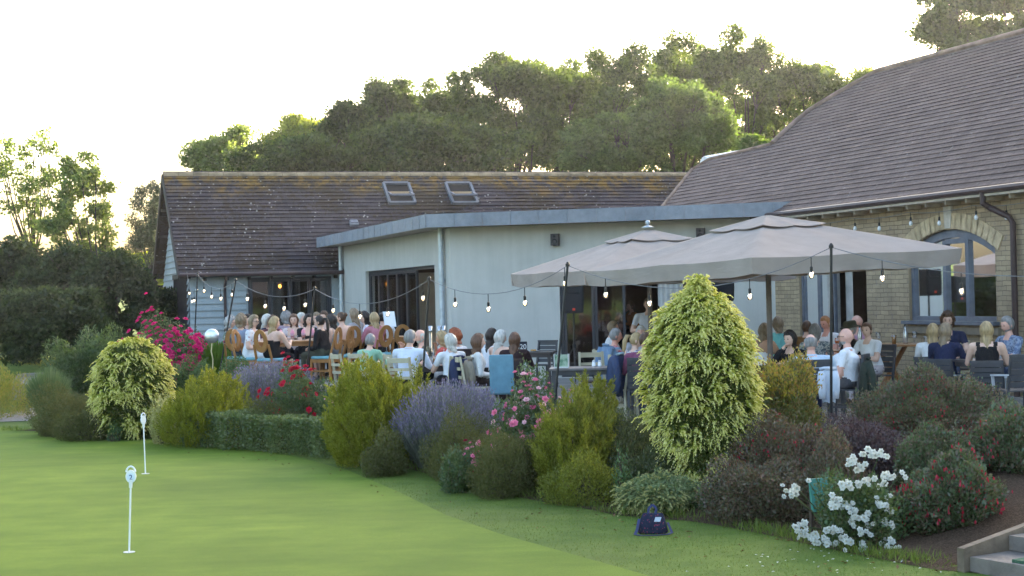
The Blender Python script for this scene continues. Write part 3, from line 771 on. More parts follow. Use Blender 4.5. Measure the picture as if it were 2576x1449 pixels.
def bulk_flowers(t,bulk,sc):
    if not bulk: return
    b=MB(); mats=[]
    for m_,q,dd in bulk:
        for mm in m_.materials:
            if mm not in mats: mats.append(mm)
        R_=(dd.to_track_quat('Z','Y')@Matrix.Rotation(RNG.uniform(0,6.28),3,'Z').to_quaternion()).to_matrix(); s=sc*RNG.uniform(.7,1.2); o=len(b.v)
        b.v+=[tuple(q+R_@(v.co*s)) for v in m_.vertices]
        for p in m_.polygons: b.f.append(tuple(o+i for i in p.vertices)); b.m.append(mats.index(m_.materials[p.material_index]))
    tag(b.build('blossoms',mats,t),kind='stuff')
def rose_mesh(name,m,mc=None):
    b=MB()
    for ring,(n,r,tilt,l) in enumerate(((6,.15,.25,.8),(5,.12,.75,.62),(4,.06,1.2,.5))):
        for i in range(n):
            a=2*pi*i/n+ring*.5; d=Vector((cos(a),sin(a),0)); s=Vector((-sin(a),cos(a),0)); o=d*r*.3+Vector((0,0,.06*ring))
            up=Vector((0,0,1)); q=d*cos(tilt)+up*sin(tilt); q2=d*cos(tilt+.6)+up*sin(tilt+.6); w=l*.48
            b.add([o-s*w*.4,o+s*w*.4,o+q*l*.6+s*w,o+q*l*.6+q2*l*.15+s*w*.0*0+q*l*.35,o+q*l*.6-s*w],[(0,1,2,3,4)])
    b.ell((0,0,.2),(.13,.13,.14),6,4,1 if mc else 0)
    return b.mesh(name,[m,mc or m])
def petalmat(name,c):
    return leafmat(name,[tuple(x*.8 for x in c),c,tuple(min(1,x*1.15) for x in c)],.3,.03,1.1)

# ---- lime / heath bushes of upright needle plumes
def plume_bush(name,label,cat_,u,vt,Y,wpx,leafm,npl=240,nn=60,pl=.3,nl=.05,seed=2,amp=.35,depth=None,lean=.85,zb=None,pw=.05,droop=0,lobes=9,squash=.62):
    p=P(u,vt,Y); W=wpx/F*Y/2; z0=gz(p.x,p.y) if zb is None else zb; Hh=p.z-z0
    t=thing(name,label,cat_,(p.x,p.y,z0))
    d=dome(npl); R=lobed(d,seed,lobes,amp); rr=R*np.clip(1-np.abs(RNG.normal(size=npl))*.2,.2,1)
    hh=max(.05,(Hh-pl*.6)); hq=d[:,2]; sq=np.sqrt(np.maximum(1e-4,1-hq*hq)); rad=(1-hq**2.4)**.5*(.8+.2*np.minimum(1,hq/.3))/sq
    B=np.stack([d[:,0]*rad*(W-pl*.12),d[:,1]*rad*(depth or W*.85),hq*hh],1)*rr[:,None]
    B[:,2]*=hh/B[:,2].max()
    B[:,2]+=np.array([gz(p.x+x,p.y+y)-z0 for x,y in B[:,:2]])*np.clip(1-B[:,2]/hh,0,1)
    ax=nrm(d*lean+np.array([0,0,1.0])+RNG.normal(size=(npl,3))*.14); lens=pl*RNG.uniform(.6,1.3,npl)
    tt=RNG.uniform(0,1,(npl,nn)); wid=pw*(1-tt**1.5)+.006
    off=nrm(RNG.normal(size=(npl,nn,3)))*wid[...,None]*RNG.uniform(.2,1,(npl,nn))[...,None]
    C=B[:,None]+ax[:,None]*(tt*lens[:,None])[...,None]+off; C[...,2]-=droop*tt**2*lens[:,None]
    D=nrm(ax[:,None]*1.0+nrm(off)*.55+RNG.normal(size=C.shape)*.15)
    v,f=leaves(C.reshape(-1,3),D.reshape(-1,3),nl*RNG.uniform(.7,1.3,npl*nn),nl*.3)
    o=link('foliage',npmesh('foliage',v,f,leafm),t)
    stems('stem',t,(0,0,-.05),[tuple(B[i]*.95) for i in RNG.choice(npl,16)],.014,m_stem)
    return t
# ---- golden thread-leaf conifers: curling sprays with bright tips
def spray_bush(name,label,cat_,u,vt,Y,wpx,mats,ns=900,sl=.22,ll=.05,prof=None,depth=None,zb=None,seed=3,droop=.5,tiplen=.4,lobes=14,amp=.16,tuft=12):
    p=P(u,vt,Y); W=wpx/F*Y/2; z0=gz(p.x,p.y) if zb is None else zb; Hh=p.z-z0
    t=thing(name,label,cat_,(p.x,p.y,z0))
    prof=np.array(prof); nc=max(12,ns//tuft); z=RNG.uniform(0.02,1,nc)**.85; rad=np.interp(z,prof[:,0],prof[:,1])
    a=RNG.uniform(0,2*pi,nc); dirs=np.stack([np.cos(a),np.sin(a),np.zeros(nc)],1)
    d3=nrm(np.stack([dirs[:,0],dirs[:,1],(z-.5)*1.2],1)); lb=lobed(d3,seed,lobes*2,amp,14)
    ins=np.clip(1-np.abs(RNG.normal(size=nc))*.14,.2,1)
    B=dirs*(np.maximum(rad*lb*W*ins*1.1-sl*.4,.0))[:,None]; B[:,1]*=(depth or W)/W; B[:,2]=z*(Hh-sl*.6)
    up=np.interp(z,[0,.6,.9,1],[.2,.45,.7,1.6])
    ax=nrm(dirs+np.array([0,0,1])*up[:,None]+RNG.normal(size=(nc,3))*.45)
    q=np.repeat(np.arange(nc),tuft)[:ns]; ns=len(q); B=B[q]+RNG.normal(size=(ns,3))*sl*.22; z=z[q]; dirs=dirs[q]
    ax=nrm(ax[q]+RNG.normal(size=(ns,3))*.42); L=sl*RNG.uniform(.6,1.35,ns)
    K=9; parts=[]
    side=nrm(np.cross(ax,np.array([0,0,1.0])+RNG.normal(size=(ns,3))*.2))
    for k in range(K):
        s=(k+.5)/K
        for sg in (-1,1):
            pos=B+ax*(L*s)[:,None]; pos[:,2]-=droop*L*s*s*1.1
            tan=nrm(ax-np.array([0,0,1])*(2.2*droop*s))
            D=nrm(tan*.9+side*sg*.75*(1.1-s)-np.array([0,0,1])*.25*s+RNG.normal(size=(ns,3))*.14)
            l=ll*(1.1-.5*s)*RNG.uniform(.7,1.3,ns)
            v,f=leaves(pos,D,l,l*.5); parts.append((v,f,1 if s>1-tiplen else 0))
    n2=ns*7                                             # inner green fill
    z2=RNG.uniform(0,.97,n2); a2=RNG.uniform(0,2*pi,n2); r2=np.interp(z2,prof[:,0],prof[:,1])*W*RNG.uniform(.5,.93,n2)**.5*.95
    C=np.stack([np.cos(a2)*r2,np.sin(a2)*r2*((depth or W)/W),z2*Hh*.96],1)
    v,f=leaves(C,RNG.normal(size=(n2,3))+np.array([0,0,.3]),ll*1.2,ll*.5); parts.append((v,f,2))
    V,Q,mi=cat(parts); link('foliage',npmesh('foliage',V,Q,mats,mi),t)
    b=MB(); b.tube([(0,0,-.1),(.02,.01,Hh*.5),(0,0,Hh*.9)],[.06,.045,.01],7); b.build('trunk',m_stem,t)
    return t
# ---- lavender
m_lavstem=leafmat('lavender stems',[(.09,.105,.075),(.15,.17,.13),(.2,.22,.185)],.2)
m_lavfl=leafmat('lavender flowers',[(.15,.125,.21),(.20,.175,.26),(.26,.235,.32)],.25)
def lavender(label,u,vt,Y,wpx,n=2600,hl=.5,depth=.7,slope=0):
    p=P(u,vt,Y); W=wpx/F*Y/2; z0=gz(p.x,p.y); Hh=p.z-z0
    t=thing('lavender_bush',label,'lavender',(p.x,p.y,z0),0)
    a=RNG.uniform(0,2*pi,n); r=np.sqrt(RNG.uniform(0,1,n))
    base=np.stack([np.cos(a)*r*W*.75,np.sin(a)*r*depth,np.zeros(n)],1)
    gx=np.array([gz(p.x+x,p.y+y)-z0 for x,y in base[:,:2]]); base[:,2]=gx
    ax=nrm(np.stack([np.cos(a)*r*.55,np.sin(a)*r*.6,np.ones(n)],1)+RNG.normal(size=(n,3))*.1)
    hh=(Hh*(1-.35*r**2))*RNG.uniform(.7,1.05,n); hh=np.maximum(np.minimum(hh,Hh*(1.04-.25*r**2)-gx),.2)
    parts=[]
    side=nrm(np.cross(ax,sph(n)))
    wv=.0045
    v=np.stack([base-side*wv,base+side*wv,base+ax*hh[:,None]+side*wv*.6,base+ax*hh[:,None]-side*wv*.6],1).reshape(-1,3)
    parts.append((v,np.arange(4*n).reshape(n,4),0))
    for k in range(2):
        C=base+ax*(hh*(1-.06*k))[:,None]; v,f=leaves(C,ax+RNG.normal(size=(n,3))*.15,.045,.016); parts.append((v,f,1))
    n2=n*4; i=RNG.integers(0,n,n2); s=RNG.uniform(.05,.72,n2)
    C=base[i]+ax[i]*(hh[i]*s)[:,None]; v,f=leaves(C,ax[i]+RNG.normal(size=(n2,3))*.3,.07,.010); parts.append((v,f,0))
    V,Q,mi=cat(parts); link('flower_stems',npmesh('flower_stems',V,Q,[m_lavstem,m_lavfl],mi),t)
    return t

# ---- leaf colours (real-world albedo)
lm_dark=leafmat('dark leaves',[(.042,.055,.016),(.072,.09,.025),(.10,.115,.032)],.3,.06)
lm_mid=leafmat('mid green leaves',[(.045,.075,.022),(.08,.125,.034),(.11,.16,.045)],.35,.05)
lm_olive=leafmat('olive heath',[(.07,.08,.022),(.105,.115,.03),(.125,.12,.04)],.3,.03)
lm_lime=leafmat('lime heath',[(.15,.17,.02),(.23,.25,.03),(.31,.33,.05)],.4,.03)
lm_lime2=leafmat('lime dark heath',[(.115,.135,.02),(.18,.20,.028),(.26,.275,.042)],.35,.03)
lm_box=leafmat('box leaves',[(.075,.11,.028),(.115,.16,.04),(.15,.2,.055)],.3,.07)
lm_clip=leafmat('clipped leaves',[(.05,.10,.035),(.09,.155,.055),(.13,.2,.075)],.3,.04)
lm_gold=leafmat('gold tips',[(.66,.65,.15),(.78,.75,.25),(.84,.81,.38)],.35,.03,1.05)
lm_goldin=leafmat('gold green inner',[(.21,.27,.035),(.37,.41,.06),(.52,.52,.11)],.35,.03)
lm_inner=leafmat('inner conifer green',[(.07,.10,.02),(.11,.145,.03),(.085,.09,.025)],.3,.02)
lm_jun=leafmat('juniper tips',[(.34,.33,.11),(.42,.41,.15),(.48,.47,.2)],.3,.03,1.05)
lm_junin=leafmat('juniper inner',[(.12,.17,.07),(.19,.24,.1),(.25,.28,.12)],.3,.03)
lm_photin=leafmat('orange tipped leaves',[(.09,.13,.03),(.16,.18,.035),(.24,.16,.05),(.11,.14,.035)],.3,.06)
lm_photop=leafmat('new yellow orange leaves',[(.28,.27,.045),(.34,.3,.05),(.38,.22,.07)],.35,.05)
lm_fuch=leafmat('fuchsia leaves',[(.05,.085,.03),(.08,.125,.042),(.13,.085,.06),(.085,.135,.05)],.3,.06)
lm_fuchr=leafmat('reddish fuchsia leaves',[(.11,.06,.04),(.085,.095,.04),(.15,.085,.055),(.07,.09,.035),(.18,.11,.07)],.3,.06)
lm_berb=leafmat('purple leaves',[(.055,.03,.033),(.09,.048,.046),(.065,.05,.04)],.25,.07)
lm_rose=leafmat('rose leaves',[(.035,.07,.02),(.06,.11,.03),(.10,.12,.04),(.075,.14,.035)],.35,.06)
lm_grassblade=leafmat('tall grass',[(.06,.10,.035),(.10,.15,.06),(.14,.18,.08)],.35,.03)
pm_mag=petalmat('magenta petals',(.62,.025,.16)); pm_red=petalmat('red petals',(.48,.012,.03)); pm_pink=petalmat('pink petals',(.72,.22,.34))
pm_pale=petalmat('pale pink petals',(.78,.5,.55)); pm_white=petalmat('white petals',(.60,.61,.57)); pm_peach=petalmat('peach petals',(.75,.5,.3)); pm_yel=M('stamen yellow',(.6,.42,.08),.7)
r_mag=rose_mesh('rose',pm_mag); r_red=rose_mesh('rose',pm_red); r_pink=rose_mesh('rose',pm_pink); r_pale=rose_mesh('rose',pm_pale); r_white=rose_mesh('rose',pm_white,pm_yel); r_peach=rose_mesh('rose',pm_peach)

# ---- the bed, from left to right
bush('buddleia_shrub','tall dull green shrub left of the magenta rose bush','shrub',218,782,33,235,lm_mid,16000,.085,.32,seed=11,amp=.4,updir=.25,zb=-.3,depth=1.2)
bush('magenta_rose_bush','big rose bush covered in magenta flowers by the barn corner','rose bush',424,748,31.8,270,lm_rose,13000,.05,.6,seed=12,amp=.3,zb=-.1,depth=1.2)
flowers(BUSHES['big rose bush covered in magenta flowers by the barn corner'],r_mag,560,.068,zmin=.2,clump=8,spread=.12,out=.05)
bush('low_shrub','low dark olive shrub spreading at the left end of the bed','shrub',165,952,28.3,225,lm_olive,16000,.035,.4,seed=13,amp=.35,depth=1.3)
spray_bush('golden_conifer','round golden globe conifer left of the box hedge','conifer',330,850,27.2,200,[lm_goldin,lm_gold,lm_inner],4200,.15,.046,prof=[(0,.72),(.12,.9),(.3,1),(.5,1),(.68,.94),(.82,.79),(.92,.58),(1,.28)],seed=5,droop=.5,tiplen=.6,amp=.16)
bush('clipped_ball','small clipped round bush beside the balloon','topiary',506,898,28.6,78,lm_clip,6000,.03,.55,seed=14,amp=.06,updir=.2,dens=.1,depth=.35)
bush('clipped_bush','long clipped round bush behind the lavender','topiary',590,890,28.3,116,lm_clip,8000,.03,.55,seed=15,amp=.06,updir=.2,dens=.1,depth=.4)
bush('green_shrub','mixed green shrub between golden globe and clipped ball','shrub',465,885,29,120,lm_mid,8000,.05,.5,seed=16,amp=.35,depth=.6)
plume_bush('lime_heath','lime green heath bush left above the box hedge','heath',512,935,25.6,260,lm_lime,700,55,.2,.045,seed=17,amp=.3,depth=.9)
bush('mottled_shrub','small yellow mottled shrub at the foot of the golden globe','shrub',410,985,26,90,lm_jun,5000,.035,.5,seed=18,amp=.3,depth=.35)
lavender('lavender bush in flower behind the red roses',668,912,27.0,175,3800,depth=.8)
bush('red_rose_bush','rose bush with bright red flowers above the box hedge','rose bush',765,905,25.2,200,lm_rose,11000,.045,.6,seed=20,amp=.35,depth=.7)
flowers(BUSHES['rose bush with bright red flowers above the box hedge'],r_red,95,.055,zmin=.3,clump=8,spread=.09,out=.05)
bush('peach_rose_bush','rose bush with cream and peach flowers left of the lime bush','rose bush',862,905,24.4,150,lm_rose,8000,.045,.6,seed=21,amp=.35,depth=.6)
flowers(BUSHES['rose bush with cream and peach flowers left of the lime bush'],[r_peach,r_pale,r_white],48,.048,zmin=.35,clump=3,spread=.1)
# box hedge
p0=P(492,1040,25.6); p1=P(880,1052,22.9)
def hedge():
    n=26000; z0=ZG; a=Vector((p0.x,p0.y,0)); c=Vector((p1.x,p1.y,0)); d=(c-a); L=d.length; d.normalize(); s=Vector((d.y,-d.x,0))
    t=thing('box_hedge','low trimmed box hedge along the edge of the lawn','hedge',(a.x,a.y,z0))
    Hh=.55; wd=.28
    u=RNG.uniform(0,L,n); face=RNG.uniform(0,1,n); q=RNG.uniform(-1,1,n); zz=RNG.uniform(.02,Hh,n); dep=np.abs(RNG.normal(size=n))*.05
    wob=.05*np.sin(u*2.1)+.04*np.sin(u*5.3+1)+.03*np.sin(u*11)
    off=np.where(face<.55,wd+wob-dep,np.where(face<.9,q*wd,-wd+dep)); z=np.where((face>=.55)&(face<.9),Hh+wob*.6-dep,zz)
    e=face>.94; u=np.where(e,np.where(q>0,L+dep,-dep),u); off=np.where(e,RNG.uniform(-wd,wd,n),off)
    hz_=np.array([0]*n)
    C=np.stack([d.x*u+s.x*off,d.y*u+s.y*off,z],1); D=RNG.normal(size=(n,3))+np.array([s.x*.5,s.y*.5,.5])
    Ls=.034*RNG.uniform(.6,1.4,n); v,f=leaves(C,D,Ls,Ls*.6); link('foliage',npmesh('foliage',v,f,lm_box),t)
    n=900; u=RNG.uniform(0,L,n); C=np.stack([d.x*u+s.x*RNG.uniform(-wd,wd,n),d.y*u+s.y*RNG.uniform(-wd,wd,n),np.full(n,Hh-.02)],1)
    b=MB()
    for k in range(22):
        x=L*(k+.5)/22; b.tube([tuple(d*x)+(),tuple(d*x+Vector((.05,0,.3))),tuple(d*(x+.05)+Vector((0,0,.5)))],[.018,.012,.006],5)
    b.build('stem',m_stem,t)
hedge()
bush('dark_shrub','dark olive shrub between the box hedge and red roses','shrub',690,985,24.8,230,lm_olive,9000,.03,.5,seed=22,amp=.3,depth=.5)
plume_bush('lime_heath','large rounded lime green heath right of the box hedge','heath',938,908,21.9,262,lm_lime,1050,60,.19,.045,seed=23,amp=.22,depth=.85,lobes=12)
plume_bush('lime_heath','small pale lime sprig beside the dark table leg','heath',1055,922,22.6,52,lm_lime2,60,60,.25,.045,seed=24,amp=.3,depth=.25)
bush('grey_shrub','low grey green shrub at the foot of the large rounded lime heath','shrub',965,1068,20.6,120,lm_olive,9000,.03,.45,seed=25,amp=.25,depth=.5)
lavender('lavender bush in flower below the woman in the white sweater',1125,964,21.6,205,3800,depth=.9)
bush('olive_mound','rounded dark olive heath mound below the right lavender','heath',1150,1010,20.2,200,lm_olive,17000,.028,.4,seed=26,amp=.28,depth=.9,updir=.9)
bush('pink_rose_bush','rose bush with pink flowers in front of the blue chair','rose bush',1338,912,19.4,245,lm_rose,11000,.042,.6,seed=27,amp=.4,depth=.8)
flowers(BUSHES['rose bush with pink flowers in front of the blue chair'],[r_pink,r_pale,r_pink],190,.05,zmin=.15,clump=3,spread=.11,sel=lambda x,z:z<.86)
bush('crimson_rose_plant','small plant with dark crimson flowers in the middle of the bed','flowers',1192,1092,18.9,72,lm_rose,2600,.03,.5,seed=28,amp=.3,depth=.3)
flowers(BUSHES['small plant with dark crimson flowers in the middle of the bed'],[rose_mesh('rose',petalmat('crimson petals',(.22,.006,.018))),r_pink],34,.035,zmin=.2,clump=4,spread=.06)
bush('weedy_plant','pale green leafy plant below the crimson flowers','plant',1150,1120,18.7,95,lm_rose,3500,.04,.45,seed=29,amp=.4,depth=.4)
bush('heath_mound','dull green heath mound left of the tall lime heath','heath',1258,1072,18.2,180,lm_olive,15000,.026,.4,seed=30,amp=.22,depth=.6,updir=.9)
plume_bush('lime_heath','tall spiky lime heath in the centre of the bed','heath',1445,1000,18.2,225,lm_lime2,680,80,.26,.045,seed=31,amp=.4,depth=.8,lobes=12)
plume_bush('lime_heath','upright lime spire beside the slatted chair','heath',1492,952,19.4,120,lm_lime2,240,70,.24,.045,seed=32,amp=.4,depth=.5)
bush('dark_heath','broad dark green heath left of the tall golden conifer','heath',1575,1030,18.3,300,lm_dark,25000,.03,.4,seed=33,amp=.28,depth=.9,updir=.9)
bush('dark_heath','dark heath skirt at the front of the spiky lime heath','heath',1470,1110,17.3,250,lm_lime2,12000,.03,.35,seed=34,amp=.35,depth=.5,updir=.8)
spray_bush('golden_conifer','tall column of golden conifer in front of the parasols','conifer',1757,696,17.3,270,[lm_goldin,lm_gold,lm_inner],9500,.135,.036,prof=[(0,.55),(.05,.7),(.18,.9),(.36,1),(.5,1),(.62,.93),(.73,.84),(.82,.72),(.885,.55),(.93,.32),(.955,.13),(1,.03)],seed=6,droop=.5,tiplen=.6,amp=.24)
spray_bush('golden_conifer_leader','thin leading shoot rising from the golden conifer column','conifer',1800,688,18.4,62,[lm_goldin,lm_gold,lm_gold],110,.12,.035,prof=[(0,.9),(.4,.7),(1,.1)],seed=7,zb=1.62,droop=.5,tiplen=.6) if False else None
spray_bush('juniper','low spreading yellow juniper above the shoulder bag','juniper',1655,1196,16.6,225,[lm_junin,lm_jun,lm_junin],1500,.14,.035,prof=[(0,.8),(.35,1),(.75,.85),(1,.3)],seed=8,droop=.35,tiplen=.5,depth=.5,amp=.3)
bush('small_shrub','small straggly green shrub at the foot of the golden conifer','shrub',1790,1215,16.4,85,lm_clip,2600,.03,.45,seed=35,amp=.4,depth=.3)
bush('photinia_shrub','rounded shrub with orange yellow tips right of the golden conifer','shrub',1975,884,18.2,205,lm_photin,17000,.038,.5,seed=36,amp=.2,depth=.75)
def topleaves(info,mat,n,zf,ls):
    t,C,d,W,Hh=info; i=np.where((C[:,2]>zf*Hh)&(np.linalg.norm(C*np.array([1/W,1/W,1/Hh]),axis=1)>.6))[0]; i=RNG.choice(i,n)
    Cc=C[i]+RNG.normal(size=(n,3))*.03+d[i]*.02; v,f=leaves(Cc,d[i]+np.array([0,0,.8])+RNG.normal(size=(n,3))*.4,ls,ls*.5)
    link('young_leaves',npmesh('young_leaves',v,f,mat),t)
topleaves(BUSHES['rounded shrub with orange yellow tips right of the golden conifer'],lm_photop,3800,.55,.04)
bush('fuchsia_bush','dark fuchsia bush behind the golden conifer foot','fuchsia',1945,1030,16.9,300,lm_fuchr,17000,.034,.5,seed=37,amp=.3,depth=.8)
bush('fuchsia_hedge','tall reddish fuchsia hedge in front of the right hand tables','fuchsia',2330,915,18.0,430,lm_fuchr,30000,.034,.5,seed=38,amp=.4,depth=.8,nl=16)
topleaves(BUSHES['tall reddish fuchsia hedge in front of the right hand tables'],lm_fuch,5000,.35,.036)
bush('purple_shrub','dark purple leaved shrub above the white roses','shrub',2160,1030,16.7,270,lm_berb,20000,.028,.55,seed=39,amp=.2,depth=.7)
bush('fuchsia_bush','green fuchsia bush with red drops beside the steps','fuchsia',2375,1128,14.4,285,lm_fuch,20000,.042,.5,seed=40,amp=.35,depth=.6)
bush('fuchsia_bush','dark fuchsia bush at the far right edge above the steps','fuchsia',2560,985,16.0,290,lm_fuch,18000,.04,.5,seed=41,amp=.3,depth=.8)
bush('fuchsia_bush','low dark fuchsia growth behind the green board','fuchsia',1900,1120,15.7,300,lm_fuchr,15000,.033,.5,seed=61,amp=.35,depth=.5)
bush('fuchsia_bush','dark fuchsia growth between green board and purple shrub','fuchsia',2075,1075,15.5,260,lm_fuchr,13000,.033,.5,seed=62,amp=.35,depth=.5)
bush('fuchsia_bush','dark leafy growth behind the green fuchsia by the steps','fuchsia',2330,1055,15.8,300,lm_fuch,14000,.036,.5,seed=63,amp=.35,depth=.5)
bush('heath_mound','olive heath filling the bed below the pink roses','heath',1300,1085,18.5,190,lm_olive,15000,.028,.4,seed=64,amp=.3,depth=.5,updir=.9)
bush('heath_mound','mixed dark heath behind the bag juniper','heath',1640,1120,17.2,230,lm_dark,14000,.03,.4,seed=65,amp=.3,depth=.5,updir=.9)
bush('low_shrub','brown green shrub left of the golden globe foot','shrub',215,1000,27.0,170,lm_olive,9000,.035,.45,seed=67,amp=.35,depth=.5)
def drops(info,n,s=.034):
    t,C,d,W,Hh=info; i=np.where((d[:,1]<.3)&(C[:,2]>.12*Hh)&(np.linalg.norm(C*np.array([1/W,1/W,1/Hh]),axis=1)>.55))[0]; i=RNG.choice(i,max(1,n//4)); i=np.repeat(i,4); n=len(i)
    Cc=C[i]+RNG.normal(size=(n,3))*.035+d[i]*.03
    p=[]
    for k in range(3):
        v,f=leaves(Cc,np.array([0,0,-1.0])+RNG.normal(size=(n,3))*.18,s*1.2,s*.42); p.append((v,f,0))
    V,Q,mi=cat(p); o=link('blossoms',npmesh('blossoms',V,Q,leafmat('fuchsia red',[(.35,.008,.02),(.5,.015,.04)],.3,.05),mi),t); tag(o,kind='stuff')
drops(BUSHES['green fuchsia bush with red drops beside the steps'],420); drops(BUSHES['dark fuchsia bush at the far right edge above the steps'],160)
drops(BUSHES['tall reddish fuchsia hedge in front of the right hand tables'],260,.028); drops(BUSHES['dark fuchsia bush behind the golden conifer foot'],150,.03)
bush('white_rose_bush','rose bush with clusters of white flowers by the lawn edge','rose bush',2160,1135,14.15,250,lm_rose,6500,.036,.6,seed=42,amp=.35,depth=.45)
def white_roses():
    t=BUSHES['rose bush with clusters of white flowers by the lawn edge'][0]; o0=Vector(t.location)
    cl=[(2180,1135,6),(2208,1148,6),(2140,1160,7),(2155,1182,5),(2170,1218,6),(2130,1222,6),(2205,1215,3),(2235,1200,6),(2262,1193,3),(2100,1262,8),(2130,1268,8),(2150,1285,5),(2215,1268,9),(2240,1275,3),(1992,1240,5),(2005,1222,3),(2038,1212,1),(1982,1228,2),(2025,1318,6),(2010,1340,8),(2040,1355,7),(2070,1362,6),(2105,1340,8),(2090,1365,5),(2150,1310,5),(2185,1300,4),(2175,1335,6),(2130,1360,5),(2235,1320,4),(2245,1375,7),(2225,1362,4),(2170,1378,4)]
    tot=0; bulk=[]
    for (u,v,n) in cl:
        Y=13.75+RNG.uniform(-.12,.2)
        for k in range(int(n*1.3)):
            p=P(u+RNG.normal()*9.5,v+RNG.normal()*7.5,Y+RNG.normal()*.05); q=p-o0; d=Vector((RNG.normal()*.5,-1,.5+RNG.normal()*.4))
            if tot>=95: bulk.append((r_white,q,d)); continue
            o=link('flower',r_white,t); o.location=q; o.rotation_euler=d.to_track_quat('Z','Y').to_euler(); s=.036*RNG.uniform(.8,1.2); o.scale=(s,s,s); tot+=1
    bulk_flowers(t,bulk,.036)
    b=MB()
    for (u,v,n) in cl:
        p=P(u,v+6,13.85)-o0; b.tube([(RNG.normal()*.1,.05,-.03),(p.x*.6,.1,p.z*.55),tuple(p)],[.008,.006,.004],5)
    b.build('branch',M('rose branch',(.07,.10,.035),.7),t)
white_roses()
# ornamental grass, mixed left bits
def grass_tuft(name,label,cat_,u,vt,Y,wpx,mat,n,w=.008,zb=None,spread=.5):
    p=P(u,vt,Y); W=wpx/F*Y/2; z0=gz(p.x,p.y) if zb is None else zb; Hh=p.z-z0
    t=thing(name,label,cat_,(p.x,p.y,z0)); a=RNG.uniform(0,2*pi,n); r=np.sqrt(RNG.uniform(0,1,n))
    B=np.stack([np.cos(a)*r*W*.4,np.sin(a)*r*W*.4,np.zeros(n)],1); out=np.stack([np.cos(a)*r,np.sin(a)*r,np.zeros(n)],1)
    h=Hh*RNG.uniform(.6,1.05,n)
    parts=[]; pv=B
    for k in range(3):
        s=(k+1)/3; nx_=B+out*(W*.6*s**2)[...,None] if hasattr(W,'__len__') else B+out*W*.6*s**2; nx_=nx_+np.array([0,0,1])*(h*(s-.25*s*s*r)/.9)[:,None]
        sd=nrm(np.cross(nx_-pv,np.array([0,1.0,.2])))*w*(1.1-s*.9); sd0=nrm(np.cross(nx_-pv,np.array([0,1.0,.2])))*w*(1.1-(s-.33)*.9)
        v=np.stack([pv-sd0,pv+sd0,nx_+sd,nx_-sd],1).reshape(-1,3); parts.append((v,np.arange(4*n).reshape(n,4),0)); pv=nx_
    V,Q,mi=cat(parts); link('blades',npmesh('blades',V,Q,mat,mi),t); return t
grass_tuft('grass_clump','arching clump of ornamental grass at the left path','grass',122,932,29.6,120,lm_grassblade,1500,.012)
lm_wild=leafmat('wild meadow',[(.12,.17,.03),(.22,.24,.05),(.30,.24,.06),(.14,.2,.04)],.4,.02)
bush('meadow_bank','yellow green weedy bank at the far left of the lawn','bank',-10,905,33,170,lm_wild,9000,.07,.18,seed=44,amp=.2,depth=2.0,zb=-.45,updir=1.5,stem=False)
bush('wild_growth','yellowish wild growth in front of the dark wood','weeds',60,890,46,260,lm_wild,6000,.09,.16,seed=45,amp=.4,depth=1.5,zb=-.2,updir=1.6,stem=False)
grass_tuft('grass_clump','rough grass growing behind the balloon on the bank','grass',545,868,31.5,110,leafmat('bright grass',[(.08,.16,.02),(.12,.22,.035)],.4,.02),2600,.02,zb=0.0)
bush('thorn_plant','pale spindly weed in front of the low dark shrub','plant',287,1055,26.6,40,lm_clip,260,.05,.3,seed=46,amp=.5,depth=.15,updir=1)
bush('small_weed','small leafy weed at the front of the dark heath','plant',1565,1120,16.9,55,lm_clip,420,.04,.45,seed=47,amp=.5,depth=.2)

# ---- rough grass blades along the lawn edge and in the shade
def blades():
    n=70000; i=RNG.integers(0,len(ge)-1,n); 
    E=np.array([(p.x,p.y) for p in ge]); pos=[]
    X=RNG.uniform(-9,7,n*3); Y=RNG.uniform(12,30,n*3)**1.0
    keep=[]
    cx=np.interp(-Y,-np.array([p[1] for p in EDGE]),np.array([p[0] for p in EDGE]))   # bed edge x at this depth
    gx=np.interp(-Y,-E[:,1],E[:,0])
    ok=(X<cx+.12)&(X>gx+.0)&(RNG.uniform(0,1,n*3)<np.clip(16/Y,0,1)**2)
    X=X[ok];Y=Y[ok]; m=len(X)
    C=np.stack([X,Y,np.full(m,ZG)],1); D=np.array([0,0,1.0])+RNG.normal(size=(m,3))*.45
    L=RNG.uniform(.01,.03,m); v,f=leaves(C,D,L,.0045)
    o=link('lawn_grass',npmesh('lawn_grass',v,f,leafmat('grass blades',[(.085,.135,.022),(.125,.185,.03),(.17,.2,.05)],.35,.02)),None); tag(o,'short grass blades of the rough strip between green and flower bed','grass',kind='stuff')
blades()
def edge_tufts():
    n=9000; i=RNG.integers(2,len(EDGE)-1,n); f_=RNG.uniform(0,1,n); E=np.array(EDGE); X=E[i]*(1-f_)[:,None]+E[np.minimum(i+1,len(EDGE)-1)]*f_[:,None]; X=X+RNG.normal(size=(n,2))*.10
    cl=(np.sin(X[:,0]*3.1)+np.sin(X[:,1]*4.3+1)+RNG.normal(size=n)*.6)>-.1; X=X[cl]; n=len(X)
    C=np.stack([X[:,0],X[:,1],np.full(n,ZG)],1); L=RNG.uniform(.04,.14,n); v,f=leaves(C,np.array([0,0,1.0])+RNG.normal(size=(n,3))*.4,L,.008)
    tag(link('edge_grass',npmesh('edge_grass',v,f,MC['grass blades'])),'longer untrimmed grass along the front of the flower bed','grass',kind='stuff')
edge_tufts()
